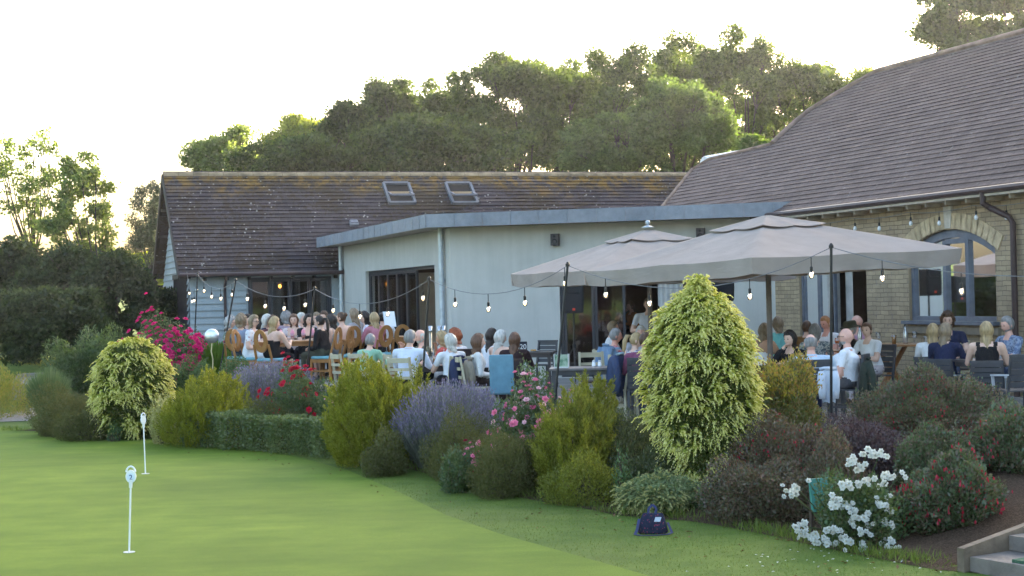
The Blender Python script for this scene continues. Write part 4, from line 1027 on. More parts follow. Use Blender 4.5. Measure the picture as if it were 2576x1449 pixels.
def petals():
    n=50; X=RNG.normal(2.75,.5,n); Y=RNG.normal(13.35,.35,n); ok=np.array([pl_dist(x,y)<.1 for x,y in zip(X,Y)]); X=X[ok];Y=Y[ok]; n=len(X)
    v,f=leaves(np.stack([X,Y,np.full(n,ZG+.02)],1),RNG.normal(size=(n,3))*np.array([1,1,.15]),.03,.022,N=np.tile([0,0,1.0],(n,1)))
    tag(link('fallen_petals',npmesh('fallen_petals',v,f,pm_white)),'white petals fallen on the grass below the white rose bush','petals',kind='stuff')
    n=150; E=np.array(EDGE); i=RNG.integers(5,len(E)-1,n); f_=RNG.uniform(0,1,(n,1)); Q=E[i]*(1-f_)+E[np.minimum(i+1,len(E)-1)]*f_-np.array([.8,.6])*RNG.uniform(-.1,1.4,(n,1))**1.0
    v,f=leaves(np.stack([Q[:,0],Q[:,1],np.full(n,ZG+.015)],1),RNG.normal(size=(n,3))*np.array([1,1,.2]),.045,.028,N=np.tile([0,0.3,1.0],(n,1)))
    tag(link('fallen_leaves',npmesh('fallen_leaves',v,f,leafmat('dry leaves',[(.16,.09,.04),(.24,.15,.06),(.1,.06,.03)],.2,.03))),'dry brown leaves scattered on the grass along the bed','leaves',kind='stuff')
petals()
# ================================================================= trees
m_bark=M('tree bark',(.06,.05,.04),.95,var=.3,scale=2)
def tleaf(name,c,tr=.45): 
    return leafmat(name,[tuple(x*.6 for x in c),c,tuple(x*1.35 for x in c)],tr,.03,1.75)
tl_oak=tleaf('oak leaves',(.062,.096,.017)); tl_dark=tleaf('dark oak leaves',(.046,.072,.015)); tl_ash=tleaf('ash leaves',(.066,.108,.024)); tl_yel=tleaf('sunny leaves',(.15,.19,.03)); tl_left=tleaf('hedge tree leaves',(.032,.05,.014),.42)  # sunny leaves: sunlight is put into the yellow-green
tl_wil=tleaf('willow leaves',(.07,.085,.045)); tl_thin=tleaf('young tree leaves',(.13,.18,.045),.6); tl_lim=tleaf('sunlit field leaves',(.2,.26,.03),.5)  # field leaves: the brighter green holds the sunlight on that tree
def tree(name,label,u,vt,vb,Y,wpx,mat,n=9000,ls=.24,lobes=16,seed=1,spread=.22,trunk=True,zb=None,lw=.6,flat=.8,depth=None,group=None,open_=0,r=.3,droop=0,bottom=.0,limbs=True,tight=False):
    """crown between rows vt and vb (pixels) at depth Y; clumps of leaves round the limb ends"""
    n=int(n*1.5); ls*=.82
    p=P(u,vt,Y); q=P(u,vb,Y); W=wpx/F*Y/2; z0=hz(p.x,p.y) if zb is None else zb
    t=thing(name,label,'tree',(p.x,p.y,z0),0,group)
    rg=np.random.default_rng(seed); top=p.z-z0; bot=q.z-z0; cz=(top+bot)/2; hh=(top-bot)/2
    c=nrm(rg.normal(size=(lobes,3))); rr=rg.uniform(.35,1,lobes)**.6
    c=c*rr[:,None]*.80; 
    lr=spread*rg.uniform(.75,1.35,lobes)
    C0=np.stack([c[:,0]*W,c[:,1]*(depth or W*.8),cz+c[:,2]*hh*(1.0)],1)
    sz=np.stack([lr*W,lr*(depth or W*.8),lr*hh*flat],1)
    zm=np.max(C0[:,2]+sz[:,2]*.9); C0[:,2]=bot+(C0[:,2]-bot)*(top-bot)/(zm-bot)
    if tight: sz[:,2]=lr*W*flat
    wts=(lr**2)/np.sum(lr**2); k=rg.choice(lobes,n,p=wts)
    d=nrm(rg.normal(size=(n,3))); rad=np.clip(1-np.abs(rg.normal(size=n))*.33,.1,1.12)
    # secondary twigs: small clusters of leaves
    tw=6; k=np.repeat(k[:n//tw],tw); d=np.repeat(d[:n//tw],tw,0); rad=np.repeat(rad[:n//tw],tw); m=len(k)
    C=C0[k]+d*rad[:,None]*sz[k]+rg.normal(size=(m,3))*ls*.75
    D=nrm(d*.5+rg.normal(size=(m,3))*.8+np.array([0,0,.1-droop])); L=ls*rg.uniform(.6,1.4,m)
    C[:,2]=np.minimum(C[:,2],top)
    v,f=leaves(C,D,L,L*lw); o=link('crown',npmesh('crown',v,f,mat),t)
    if trunk:
        b=MB(); ft=np.array([rg.normal()*.4,rg.normal()*.3,max(bot*.9,top*.3)])
        b.tube([(0,0,-.3),(ft[0]*.5,ft[1]*.5,ft[2]*.5),tuple(ft)],[r,r*.8,r*.65],8)
        if limbs:
            for i in range(min(lobes,15)):
                e=C0[i]; mid=ft*.45+e*.55+rg.normal(size=3)*.15*W*.3; mid[2]=ft[2]+(e[2]-ft[2])*.45
                b.tube([tuple(ft),tuple(mid),tuple(e)],[r*.34,r*.17,r*.04],6,cap=False)
                for j in range(3):
                    dd=rg.normal(size=3)*sz[i]*.6; b.tube([tuple(mid*.4+e*.6),tuple(e+dd)],[r*.1,r*.03],4,cap=False)
        b.build('trunk',m_bark,t)
    return t
G_='trees standing behind the building'
OT='oak_tree'
def bt(label,u,vt,vb,Y,w,mat,n,lobes,seed,sp=.2,ls=.2,name=OT): tree(name,label,u,vt,vb,Y,w,mat,n,ls,lobes,seed,sp,group=G_)
bt('sparse bright green tree at the left end of the wood behind the barn',575,318,470,74,250,tl_thin,9000,34,51,.2)
bt('yellow green sunlit tree rising left of the tall dark wood',750,286,470,82,230,tl_yel,10000,34,52,.22)
bt('dark tree stepping up beside the yellow green sunlit tree',872,262,470,73,230,tl_dark,14000,40,53,.2)
bt('dark tree with narrow rounded head above the barn ridge',980,195,470,75,200,tl_dark,14000,40,54,.2)
bt('dark green tree just right of the narrow rounded head',1090,202,470,78,250,tl_oak,14000,44,55,.19)
bt('broadest domed oak above the two roof windows',1280,133,470,76,380,tl_oak,26000,70,56,.15)
bt('dark oak with open gaps right of the broad domed oak',1425,152,470,79,280,tl_oak,14000,50,57,.16)
bt('oak with a dark forked trunk showing sky through its crown',1565,106,470,76,320,tl_oak,16000,50,58,.16)
bt('tall oak peak left of the highest crown',1690,83,470,80,280,tl_oak,15000,44,59,.18)
bt('highest oak crown with airy branches over the ridge end',1850,66,470,77,280,tl_oak,15000,60,60,.14)
bt('pale grey green ash in front of the tall oaks',1715,195,480,66,330,tl_ash,19000,70,61,.15,.17,'ash_tree')
bt('low pale ash spreading above the barn ridge',1540,285,480,68,320,tl_ash,13000,54,62,.18,.17,'ash_tree')
bt('sunlit olive tree between the highest oak and big roof',2045,152,470,78,330,tl_oak,21000,64,63,.16)
bt('small olive tree tip peeping over the roof hip',2165,172,360,80,140,tl_yel,4500,20,64,.25)
bt('olive green tree looming over the main ridge at top right',2520,-70,220,66,560,tl_oak,30000,80,65,.14)
bt('dense lower growth behind the left half of the barn ridge',760,345,490,70,420,tl_dark,17000,60,66,.17,.2,'hedge_bush')
bt('dense dark lower growth under the domed oaks',1110,290,490,69,520,tl_dark,23000,80,67,.15,.2,'hedge_bush')
bt('deep green oak mass filling behind the forked trunk oak',1490,165,480,85,460,tl_dark,20000,80,91,.14)
bt('deep green oak mass behind the highest oak crown',1800,135,480,87,430,tl_oak,19000,80,92,.13)
bt('olive oak mass filling the gap beside the big roof',2010,190,480,86,380,tl_oak,16000,70,93,.15)
bt('green bush between the white duct and the roof hip',1905,342,450,62,170,tl_ash,6000,24,68,.25,.17,'hedge_bush')
GL='trees of the wood at the left'
tree('young_tree','tall thin airy tree at the far left edge',60,325,640,58,240,tl_thin,2200,.16,50,71,.09,r=.13,group=GL)
tree('young_tree','leaning feathery tree with layered boughs left of the white gap',190,385,720,54,235,tl_thin,5200,.16,70,72,.10,r=.15,group=GL,flat=.35)
tree('willow_tree','feathery upright willow beside the barn gable',378,455,690,70,160,tl_wil,8000,.17,40,73,.16,lw=.3,r=.22,group=GL)
tree('willow_tree','second feathery willow top hidden by the barn verge',430,470,690,74,120,tl_wil,6000,.2,18,74,.25,lw=.3,r=.22,group=GL)
tree('hedge_tree','dark bulky tree filling the far left of the wood',20,600,900,48,260,tl_left,14000,.17,34,75,.25,zb=-.4,group=GL)
tree('hedge_tree','dark rounded tree in the middle of the left wood',165,610,900,46,270,tl_left,16000,.16,38,76,.24,zb=-.4,group=GL)
tree('hedge_tree','dark green tree beside the barn gable',285,640,880,45,215,tl_left,15000,.15,34,77,.25,zb=-.3,group=GL)
tree('hedge_tree','grey green tree behind the dark wood at the gap',250,630,800,60,250,tl_left,9000,.2,26,78,.27,zb=-.3,group=GL)
tree('hedge_tree','low dark thicket at the very foot of the left wood',120,730,930,42,330,tl_left,15000,.14,34,79,.26,zb=-.4,trunk=False,group=GL)
tree('field_tree','glowing yellow green tree seen past the barn gable',372,640,760,85,170,tl_lim,7000,.3,18,80,.3,group=GL)
tree('hedge_tree','mid green bush glimpsed under the barn verge',405,730,850,47,120,tl_left,6000,.14,20,81,.3,zb=-.2,group=GL)
# ================================================================= people
SK={'fair':(.62,.40,.31),'pink':(.66,.37,.29),'tan':(.45,.26,.17),'red':(.62,.31,.24)}
def skinm(k):
    n='skin '+k
    if n in MC: return MC[n]
    t=NT(n); c=t.coord(); col=t.ramp(t.noise(9,4,c),[(.3,tuple(x*.88 for x in SK[k])),(.7,tuple(min(1,x*1.1) for x in SK[k]))])
    MC[n]=t.principled(col,.55,0,.35,Subsurface_Weight=.0); return MC[n]
def clothm(name,col,pat='plain',col2=None,sc=1.0):
    n='cloth '+name
    if n in MC: return MC[n]
    t=NT(n); c=t.coord(); 
    base=t.ramp(t.noise(5,5,c),[(.3,tuple(x*.86 for x in col)),(.7,tuple(min(1,x*1.08) for x in col))])
    if pat=='floral':
        v=t.n('TexVoronoi',i_Scale=15*sc); t.l(c,v.inputs[0]); f=t.ramp(t.mix(.35,v.outputs[0],t.noise(26*sc,3,c)),[(.27,1),(.36,0)]); base=t.mix(f,base,col2)
    elif pat=='print':
        f=t.ramp(t.noise(18*sc,3,c,.6,1.5),[(.46,0),(.52,1)]); base=t.mix(f,base,col2)
    elif pat=='stripe':
        w_=t.n('TexWave',i_Scale=11*sc,i_Distortion=.4); w_.bands_direction='X'; t.l(c,w_.inputs[0]); base=t.mix(t.ramp(w_.outputs[0],[(.42,0),(.58,1)]),base,col2)
    elif pat=='plaid':
        for dr,cc in (('X',col2),('Z',(.12,.28,.42))):
            w_=t.n('TexWave',i_Scale=4.2*sc,i_Distortion=.6); w_.bands_direction=dr; t.l(c,w_.inputs[0]); base=t.mix(t.ramp(w_.outputs[0],[(.5,0),(.62,.8)]),base,cc)
    elif pat=='lace':
        v=t.n('TexVoronoi',i_Scale=24); t.l(c,v.inputs[0]); base=t.mix(t.ramp(v.outputs[0],[(.12,.8),(.22,0)]),base,col2)
    fo=t.n('Mapping'); fo.inputs['Scale'].default_value=(1,1,.45); t.l(c,fo.inputs[0])
    MC[n]=t.principled(base,.85,0,.15,bump=t.noise(13,5,fo.outputs[0],.6,1.2),bstr=.8,bdist=.05); return MC[n]
def hairm(name,col):
    n='hair '+name
    if n in MC: return MC[n]
    t=NT(n); c=t.coord(); mp=t.n('Mapping'); mp.inputs['Scale'].default_value=(30,30,3); t.l(c,mp.inputs[0])
    nz=t.noise(1.0,4,mp.outputs[0],.6); col_=t.ramp(nz,[(.3,tuple(x*.6 for x in col)),(.7,tuple(min(1,x*1.35) for x in col))])
    MC[n]=t.principled(col_,.5,0,.35,bump=nz,bstr=.7,bdist=.02); return MC[n]
HC_={'grey':(.36,.35,.34),'white':(.50,.48,.44),'brown':(.085,.045,.024),'dark':(.022,.015,.012),'blonde':(.36,.255,.13),'dirty':(.22,.16,.10),'ginger':(.36,.15,.05),'red':(.30,.075,.028),'silver':(.23,.22,.215),'auburn':(.12,.06,.035)}
# ---- head template (origin at head centre, faces +Y), ~0.23 m tall
HN,HV=28,20
def headpoint(az,el):
    """az 0 = front; returns a point of the skull and face"""
    ca,sa,ce,se=cos(az),sin(az),cos(el),sin(el); fr=max(0,ca)
    x=.076*sa*ce; y=.098*ca*ce; z=.118*se
    if se<0: k=1+.28*se; x*=k; y*=(1+.10*se) if ca>0 else (1+.45*se)
    if ca<0: y*=.98; 
    e=math.degrees(el); a=math.degrees((az+pi)%(2*pi)-pi)
    g=lambda m,s,v:math.exp(-((v-m)/s)**2)
    b=.022*g(0,9,a)*g(-10,10,e)+.008*g(0,8,a)*g(3,12,e)          # nose
    b-=.009*(g(24,11,a)+g(-24,11,a))*g(6,8,e)                    # eye sockets
    b+=.006*g(0,35,a)*g(17,7,e)                                  # brow
    b+=.009*g(0,16,a)*g(-52,10,e)                                # chin
    b+=.006*g(0,16,a)*g(-33,6,e)                                 # lips
    return Vector((x+sa*b*ce,y+ca*b*ce,z))
def add_head(b,Mx,beard=None):
    o=len(b.v)
    for j in range(HV+1):
        el=-pi/2+pi*j/HV
        for k in range(HN):
            b.v.append(tuple(Mx@headpoint(2*pi*k/HN,el)))
    for j in range(HV):
        for k in range(HN):
            a=((k+.5)*360/HN+180)%360-180; e=-90+180*(j+.5)/HV; m=0
            if abs(a)<17 and -38<e<-29: m=5
            if beard and (e<-24) and abs(a)<85 and not (abs(a)<13 and -36<e<-29) and e>-88: m=6
            q=(o+j*HN+k,o+j*HN+(k+1)%HN,o+(j+1)*HN+(k+1)%HN,o+(j+1)*HN+k)
            b.f.append(q); b.m.append(m)
    for s in (-1,1):
        b2=MB(); b2.ell((.0,0,0),(.012,.022,.034),6,5); vs=[Mx@(Vector((s*.077,-.004,-.005))+Vector(v)) for v in b2.v]; b.add(vs,b2.f,0)
        b2=MB(); b2.ell((0,0,0),(.013,.006,.0065),8,5); vs=[Mx@(Vector((s*.030,.0845,.012))+Vector(v)) for v in b2.v]; b.add(vs,b2.f,4)
        b2=MB(); b2.ell((0,0,0),(.017,.005,.0035),6,4); vs=[Mx@(Vector((s*.031,.0885,.033))+Vector(v)) for v in b2.v]; b.add(vs,b2.f,6)
def hair_mesh(style,seed=1):
    """closed shell over the skull, tucked under the skin in front of the hairline; long styles drape down the back"""
    r=random.Random(seed); b=MB(); n=36; th={'short':.014,'bob':.024,'long':.020,'up':.010,'curly':.034,'fringe':.008,'crop':.010,'wavy':.028,'pony':.010}[style]
    drop={'short':0,'bob':.10,'long':.36,'up':0,'curly':.05,'fringe':0,'crop':0,'wavy':.26,'pony':0}[style]
    low={'short':-34,'bob':-30,'long':-30,'up':-30,'curly':-30,'fringe':-30,'crop':-30,'wavy':-30,'pony':-30}[style]
    ph=[r.uniform(0,6.28) for _ in range(6)]
    rings=[]; NE=12
    def hl(a):                                                   # hairline elevation at azimuth (deg)
        a=abs(a)
        if style=='fringe': return -40 if a>75 else 95
        if a<48: return 36 if style not in('bob','long') else 33
        if a<78: return 36-(a-48)/30*40
        return -90
    topel=24 if style=='fringe' else 90
    for j in range(NE+1):
        el=topel-(topel-low)*j/NE; ring=[]
        for k in range(n):
            az=2*pi*k/n; a=((360*k/n)+180)%360-180; p=headpoint(az,radians(el)); d=Vector((p.x,p.y*.8,p.z)).normalized()
            nz=1+.35*sin(az*9+ph[0]+j*.3)*.5+.3*sin(az*17+ph[1]+j*.8)*.5
            if style=='curly': nz+=.45*sin(az*7+j*1.7+ph[2])*.6+.3*sin(az*13-j*2.3)
            if el>hl(a): 
                t=th*nz*min(1,(el-hl(a))/9+.25)
                if style in('bob','long','wavy') and abs(a)>60: t*=1.0+.35*max(0,(20-el)/50)
                ring.append(p+d*t+Vector((0,0,.004)))
            else: ring.append(p*.86)
        rings.append(ring)
    if drop:
        last=rings[-1]; NS=9
        for s in range(1,NS+1):
            f=s/NS; ring=[]
            for k in range(n):
                a=((360*k/n)+180)%360-180; q=last[k]
                if abs(a)>58:
                    wv=.012*sin(s*1.6+k*.9+ph[3]) if style in('wavy','long') else .004*sin(k*2.1)
                    g=max(0,min(1,(abs(a)-58)/30)); bk=max(0,-cos(radians(a)))
                    nar=1-(.30 if style!='wavy' else .18)*f**1.5
                    x=q.x*(1.08 if s<4 else 1.0)*nar+wv; y=(q.y-.012*bk)*(1-.12*f)-.03*f*bk+wv*.6
                    z=q.z-drop*f*(.55+.45*bk)*g
                    ring.append(Vector((x,y,z)))
                else: ring.append(Vector((q.x*.6,q.y*.55,q.z)))
            rings.append(ring)
        e=rings[-1]; c=sum(e,Vector())/n; rings.append([c.lerp(p,.55)+Vector((0,0,-.015 if p.z<c.z+.05 else 0)) for p in e])
    b.loft(rings[::-1])
    if style=='up': b.ell((0,-.105,.055),(.048,.042,.045),10,7)
    if style=='pony':
        b.tube([(0,-.095,.05),(0,-.15,.04),(.005,-.165,-.04),(.0,-.15,-.17),(.0,-.14,-.24)],[.022,.033,.036,.028,.008],10)
    return b
def capsule(b,p,q,r0,r1,n=10):
    p,q=Vector(p),Vector(q); d=(q-p).normalized(); 
    pts=[p-d*r0*.95,p-d*r0*.6,p,p.lerp(q,.5),q,q+d*r1*.6,q+d*r1*.95]; rs=[r0*.25,r0*.8,r0,(r0+r1)/2*1.03,r1,r1*.8,r1*.25]
    b.tube(pts,rs,n)
PEND=[]
def person(label,u,v,Y,face,top,bottom=('black',(.02,.02,.025)),hair=('brown','short'),skin='fair',pose='table',lean=10,sleeve='short',sex='f',zf=0,neck=0,yaw=0,nod=8,beard=False,scale=None,group=None,stand=False,extra=None,dress=False,back=0,wide=1.0,thick=1.0):
    """u,v: pixel of the top of the head at depth Y; face: degrees the body faces, 0 = away, 90 = left, 180 = camera, -90 = right"""
    if zf==z2: Y*=.885
    tp=P(u,v,Y); L=radians(lean); fz=radians(face); rot=Matrix.Rotation(fz,3,'Z')
    hg=.46 if not stand else .92
    k=1.02 if sex=='m' else .97
    # torso length chosen so that the head reaches its height
    want=tp.z-zf
    def topz(ts): return hg+.10+(.54*ts)*cos(L)+.305*k
    ts=max(.74,min(1.22,(want-.305*k-hg-.10)/(.54*cos(L)))) if not stand else 1.0
    gs=1.0
    if stand: gs=want/(topz(1.0)+.0)
    S=lambda s,f,z:Vector((s,f,z))
    pel=S(0,0,hg+.10 if not stand else .95); ax=S(0,sin(L),cos(L)); fw=S(0,cos(L),-sin(L)); Lt=.54*ts
    def tor(t,f=0,s=0): return pel+ax*(Lt*t)+fw*f+S(s,0,0)
    b=MB(); segs=[]
    wS=(.218 if sex=='m' else .192)*wide; wH=.18 if sex=='m' else .185
    prof=[(-.20,wH*.80,.10),(-.06,wH*1.0,.13),(.12,wH*.98,.125),(.36,wH*.86*wide,.112),(.62,(wS*.83),.122),(.80,wS*.86,.11),(.92,wS*.72,.085),(1.0,.075,.062),(1.06,.055,.055)]
    rings=[]
    for t_,rx,ry in prof:
        if t_<.9: ry*=thick
        c=tor(t_,(.012 if .4<t_<.85 else 0)+(.02 if t_<.4 and sex=='m' else 0)); rings.append([c+S(rx*cos(a),0,0)+fw*(ry*(1 if sex=='m' or not(.5<t_<.8) or sin(a)<0 else 1.12)*sin(a)) for a in [2*pi*i/16 for i in range(16)]])
    b.loft(rings)
    nk=tor(1.0); hc=tor(1.0)+ax*(.03)+S(0,.02,.155*k+.03)
    hc=nk+Vector((0,.018+.05*sin(L),.165*k))
    capsule(b,tor(.95),nk+(hc-nk)*.55,.056*k,.050*k)
    segs.append(('torso',tor(-.1),tor(.86),.12)); segs.append(('neck',tor(1.02),hc,.05))
    sh={}
    for s in (-1,1):
        shp=tor(.90,0,s*wS); sh[s]=shp; capsule(b,tor(.93,0,s*.05),shp,.055,.058)
        segs.append(('shoulder',tor(.92,0,s*.07),shp,.055))
    # arms
    arms={}
    P_=pose if isinstance(pose,tuple) else (pose,pose)
    for s,po in zip((-1,1),P_):
        a=sh[s]; ua=.29*k; 
        if po=='table': el=a+S(s*.07,.13,-.24); wr=S(s*.10,el.y+.23,max(.77,el.z-.02))
        elif po=='lap': el=a+S(s*.06,.02,-.28); wr=S(s*.06,el.y+.22,.62)
        elif po=='down': el=a+S(s*.05,-.03,-.28); wr=el+S(s*.01,.06,-.25)
        elif po=='chin': el=a+S(s*.05,.20,-.20); wr=hc+S(s*.05,.13,-.14)
        elif po=='crossed': el=a+S(s*.05,.06,-.28); wr=Vector((-s*.08,a.y+.22,a.z-.25+.03*s))
        elif po=='cross': el=a+S(s*.07,.10,-.25); wr=Vector((-s*.02,a.y+.26,a.z-.27))
        elif po=='up': el=a+S(s*.05,.20,-.18); wr=el+S(-s*.06,.08,.22)
        elif po=='guitar': el=a+S(s*.10,.03,-.28); wr=el+S(-s*.16,.2,.02)
        capsule(b,a,el,.060*k,.047*k); capsule(b,el,wr,.045*k,.031*k)
        segs.append(('upper',a,el,.047)); segs.append(('fore',el,wr,.033)); arms[s]=(el,wr)
        d=(wr-el).normalized(); pc=wr+d*.045; capsule(b,wr,pc,.027,.032); segs.append(('hand',wr,pc+d*.04,.03))
    # legs
    for s in (-1,1):
        hp=S(s*.09,0,pel.z-.03)
        if stand: kn=S(s*.10,.02,.50); an=S(s*.11,0,.09)
        else: kn=S(s*(.12 if sex=='m' else .09),.42*k,.50); an=S(s*.11,.40 if back==0 else .18,.09)
        capsule(b,hp,kn,.083*(1 if sex=='m' else .95),.058); capsule(b,kn,an,.054,.036); capsule(b,an,an+S(s*.02,.14,-.045),.042,.034)
        segs += [('thigh',hp,kn,.07),('shin',kn,an,.045),('foot',an+S(0,.03,-.03),an+S(s*.02,.15,-.045),.04)]
    me=b.mesh('body',[]); o=bpy.data.objects.new('tmp',me); COL.objects.link(o)
    m=o.modifiers.new('r','REMESH'); m.mode='VOXEL'; m.voxel_size=.019; m.use_smooth_shade=True
    m=o.modifiers.new('s','SMOOTH'); m.factor=.55; m.iterations=5
    # where the root stands: head pixel gives the head, step back to the seat
    off=rot@Vector((hc.x,hc.y,0)); loc=Vector((tp.x-off.x*gs,tp.y-off.y*gs,zf))
    PEND.append(dict(o=o,label=label,loc=loc,fz=fz,gs=gs,segs=segs,hc=hc,k=k,yaw=yaw,nod=nod-lean*.0,top=top,bottom=bottom,hair=hair,skin=skin,sleeve=sleeve,neck=neck,beard=beard,arms=arms,group=group,extra=extra,dress=dress,ax=ax,nkp=tor(1.0),tor=[tor(0),tor(1)],seat=.46))
    return loc
def add_hand(b,wr,d,s,curl):
    d=d.normalized(); side=d.cross(Vector((0,0,1))); side=side.normalized() if side.length>.1 else Vector((1,0,0)); nn=side.cross(d).normalized()
    if nn.z<0: nn=-nn
    for i,(o_,l) in enumerate(((-.027,.062),(-.009,.074),(.009,.070),(.026,.055))):
        p=wr+d*.075+side*o_; q=p+(d*.8-nn*curl*.4)*l*.55; r=q+(d*.5-nn*curl*1.0).normalized()*l*.5
        b.tube([p-d*.02,p,q,r],[.0095,.0095,.0085,.006],6)
    p=wr+d*.03+side*(.030*s); b.tube([p,p+side*(.028*s)+d*.025,p+side*(.03*s)+d*.055-nn*.01],[.012,.0105,.007],6)
def finish_people():
    dg=bpy.context.evaluated_depsgraph_get(); dg.update()
    for q in PEND:
        me=bpy.data.meshes.new_from_object(q['o'].evaluated_get(dg)); old=q['o'].data; bpy.data.objects.remove(q['o']); bpy.data.meshes.remove(old)
        nv=len(me.vertices); co=np.empty(nv*3,np.float32); me.vertices.foreach_get('co',co); co=co.reshape(-1,3)
        nf=len(me.polygons); fc=np.empty(nf*3,np.float32); me.polygons.foreach_get('center',fc); fc=fc.reshape(-1,3)
        best=np.full(nf,1e9); lab=np.zeros(nf,int); par=np.zeros(nf); names=[]
        for i,(nm,a,c,r) in enumerate(q['segs']):
            a=np.array(a);c=np.array(c); ab=c-a; t=np.clip(((fc-a)@ab)/max(ab@ab,1e-9),0,1); dd=np.linalg.norm(fc-(a+t[:,None]*ab),axis=1)-r
            m=dd<best; best[m]=dd[m]; lab[m]=i; par[m]=t[m]; names.append(nm)
        nm=np.array(names)[lab]; mi=np.zeros(nf,int)
        tz=((fc-np.array(q['tor'][0]))@np.array(q['ax']))/np.linalg.norm(np.array(q['tor'][1]-q['tor'][0]))
        neckline=.97-q['neck']*.16
        mi[(nm=='torso')|(nm=='shoulder')]=1
        front=(fc-np.array(q['tor'][1]))[:,1]
        lat=np.abs(fc[:,0]); nw=.072+.05*q['neck']
        mi[((nm=='torso')|(nm=='shoulder'))&(tz>neckline-.05*(front>.02)-.05*(q['neck']>0))&(lat<nw)]=0
        mi[(nm=='torso')&(tz<.03)]=2 if not q['dress'] else 1
        sl=q['sleeve']
        if sl=='none': mi[(nm=='shoulder')&(par>.55)]=0
        if sl=='short': mi[(nm=='upper')&(par<.62)]=1
        if sl=='half': mi[(nm=='upper')]=1
        if sl=='long': mi[(nm=='upper')|(nm=='fore')]=1
        if q['neck']>=3: mi[(nm=='shoulder')]=0
        mi[nm=='thigh']=2 if not q['dress'] else 1
        mi[nm=='shin']=2 if not q['dress'] else 0
        mi[nm=='foot']=3
        b=MB(); b.v=[tuple(x) for x in co]; b.f=[tuple(p.vertices) for p in me.polygons]; b.m=list(mi); bpy.data.meshes.remove(me)
        hM=Matrix.Translation(q['hc'])@Matrix.Rotation(radians(q['yaw']),4,'Z')@Matrix.Rotation(radians(-q['nod']),4,'X')@Matrix.Diagonal((q['k'],q['k'],q['k'],1))
        add_head(b,hM,q['beard'])
        for s,(el,wr) in q['arms'].items(): add_hand(b,wr,wr-el,-s,.8)
        sk=skinm(q['skin']); hcol=q['hair'][0]
        mats=[sk,clothm(*q['top']) if isinstance(q['top'],tuple) else q['top'],clothm(*q['bottom']),M('dark shoes',(.03,.025,.022),.5),M('eye',(.03,.025,.02),.25,var=.02),M('lips',(.42,.17,.15),.5),hairm(hcol,HC_[hcol])]
        r=thing('person',q['label'],'person',q['loc'],q['fz'],q['group']); r.scale=(q['gs'],)*3
        b.build('body',mats,r,True)
        st=q['hair'][1]
        if st!='bald':
            hb=hair_mesh(st,hash(q['label'])%999 if False else len(q['label'])*7+int(abs(q['loc'].x)*50)); ho=hb.build('hair',hairm(hcol,HC_[hcol]),r,True); ho.matrix_local=hM
        for e in (q['extra'] or '').split():
            f=MB()
            if e=='glasses':
                for s in (-1,1):
                    f.tube([hM@Vector((s*.031+.021*cos(t),.108,.010+.016*sin(t))) for t in [2*pi*i/12 for i in range(13)]],.0028,5)
                    f.tube([hM@Vector((s*.052,.106,.012)),hM@Vector((s*.079,.05,.014)),hM@Vector((s*.080,-.01,.010))],.0028,5)
                f.tube([hM@Vector((-.01,.11,.014)),hM@Vector((.01,.11,.014))],.0025,5)
                f.build('glasses',M('black spectacle frame',(.012,.012,.014),.3),r)
            if e=='sunglasses':
                for s in (-1,1):
                    f.ell((0,0,0),(.027,.008,.022),10,6); 
                    n_=len(f.v)
                    for i in range(n_-10*7,n_): f.v[i]=tuple(hM@(Vector(f.v[i])+Vector((s*.033,.062,.098))))
                    f.tube([hM@Vector((s*.06,.055,.098)),hM@Vector((s*.088,-.0,.045))],.004,5)
                f.build('sunglasses',M('dark sunglasses',(.012,.011,.012),.15),r)
            if e=='hat':
                f.lathe([(.16,.0),(.165,.004),(.115,.018),(.108,.03),(.10,.085),(.085,.10),(.0,.103)],n=24); o=f.build('hat',clothm('olive hat',(.06,.058,.035)),r,True); o.matrix_local=hM@Matrix.Translation((0,-.01,.045))
            if e=='collar':
                c=q['nkp']; f.tube([c+Vector((.064*cos(t),.058*sin(t)+.004,.018-.028*max(0,sin(t)))) for t in [pi/2+.25+(2*pi-.5)*i/14 for i in range(15)]],[.006]+[.016]*13+[.006],6)
                f.build('collar',mats[1],r,True)
            if e=='strap':
                a=q['tor'][0]; c=q['tor'][1]; f.tube([a+Vector((-.17,-.02,.12)),a.lerp(c,.5)+Vector((-.05,-.128,0)),c+Vector((.09,-.075,-.05)),c+Vector((.10,.02,-.02)),a.lerp(c,.5)+Vector((.0,.14,0)),a+Vector((-.17,.04,.12))],.013,5); f.build('bag_strap',M('black strap',(.015,.015,.018),.6),r)
BLK=('black',(.018,.018,.022)); JEAN=('jeans',(.05,.065,.11)); NAVY=('navy',(.025,.03,.07)); GRYT=('grey trousers',(.10,.10,.115)); OLV=('olive trousers',(.07,.075,.055))
WHT=('white cotton',(.74,.75,.78)); 
GA='people at the long wooden tables'; GB='people at the dark tables in the middle'; GC='people under the parasols'; GD='people on the right of the patio'
SEATS={}
def pp(key,*a,**k):
    loc=person(*a,**k); SEATS[key]=(loc,radians(a[4]),k.get('zf',0)); return loc
z2=.30
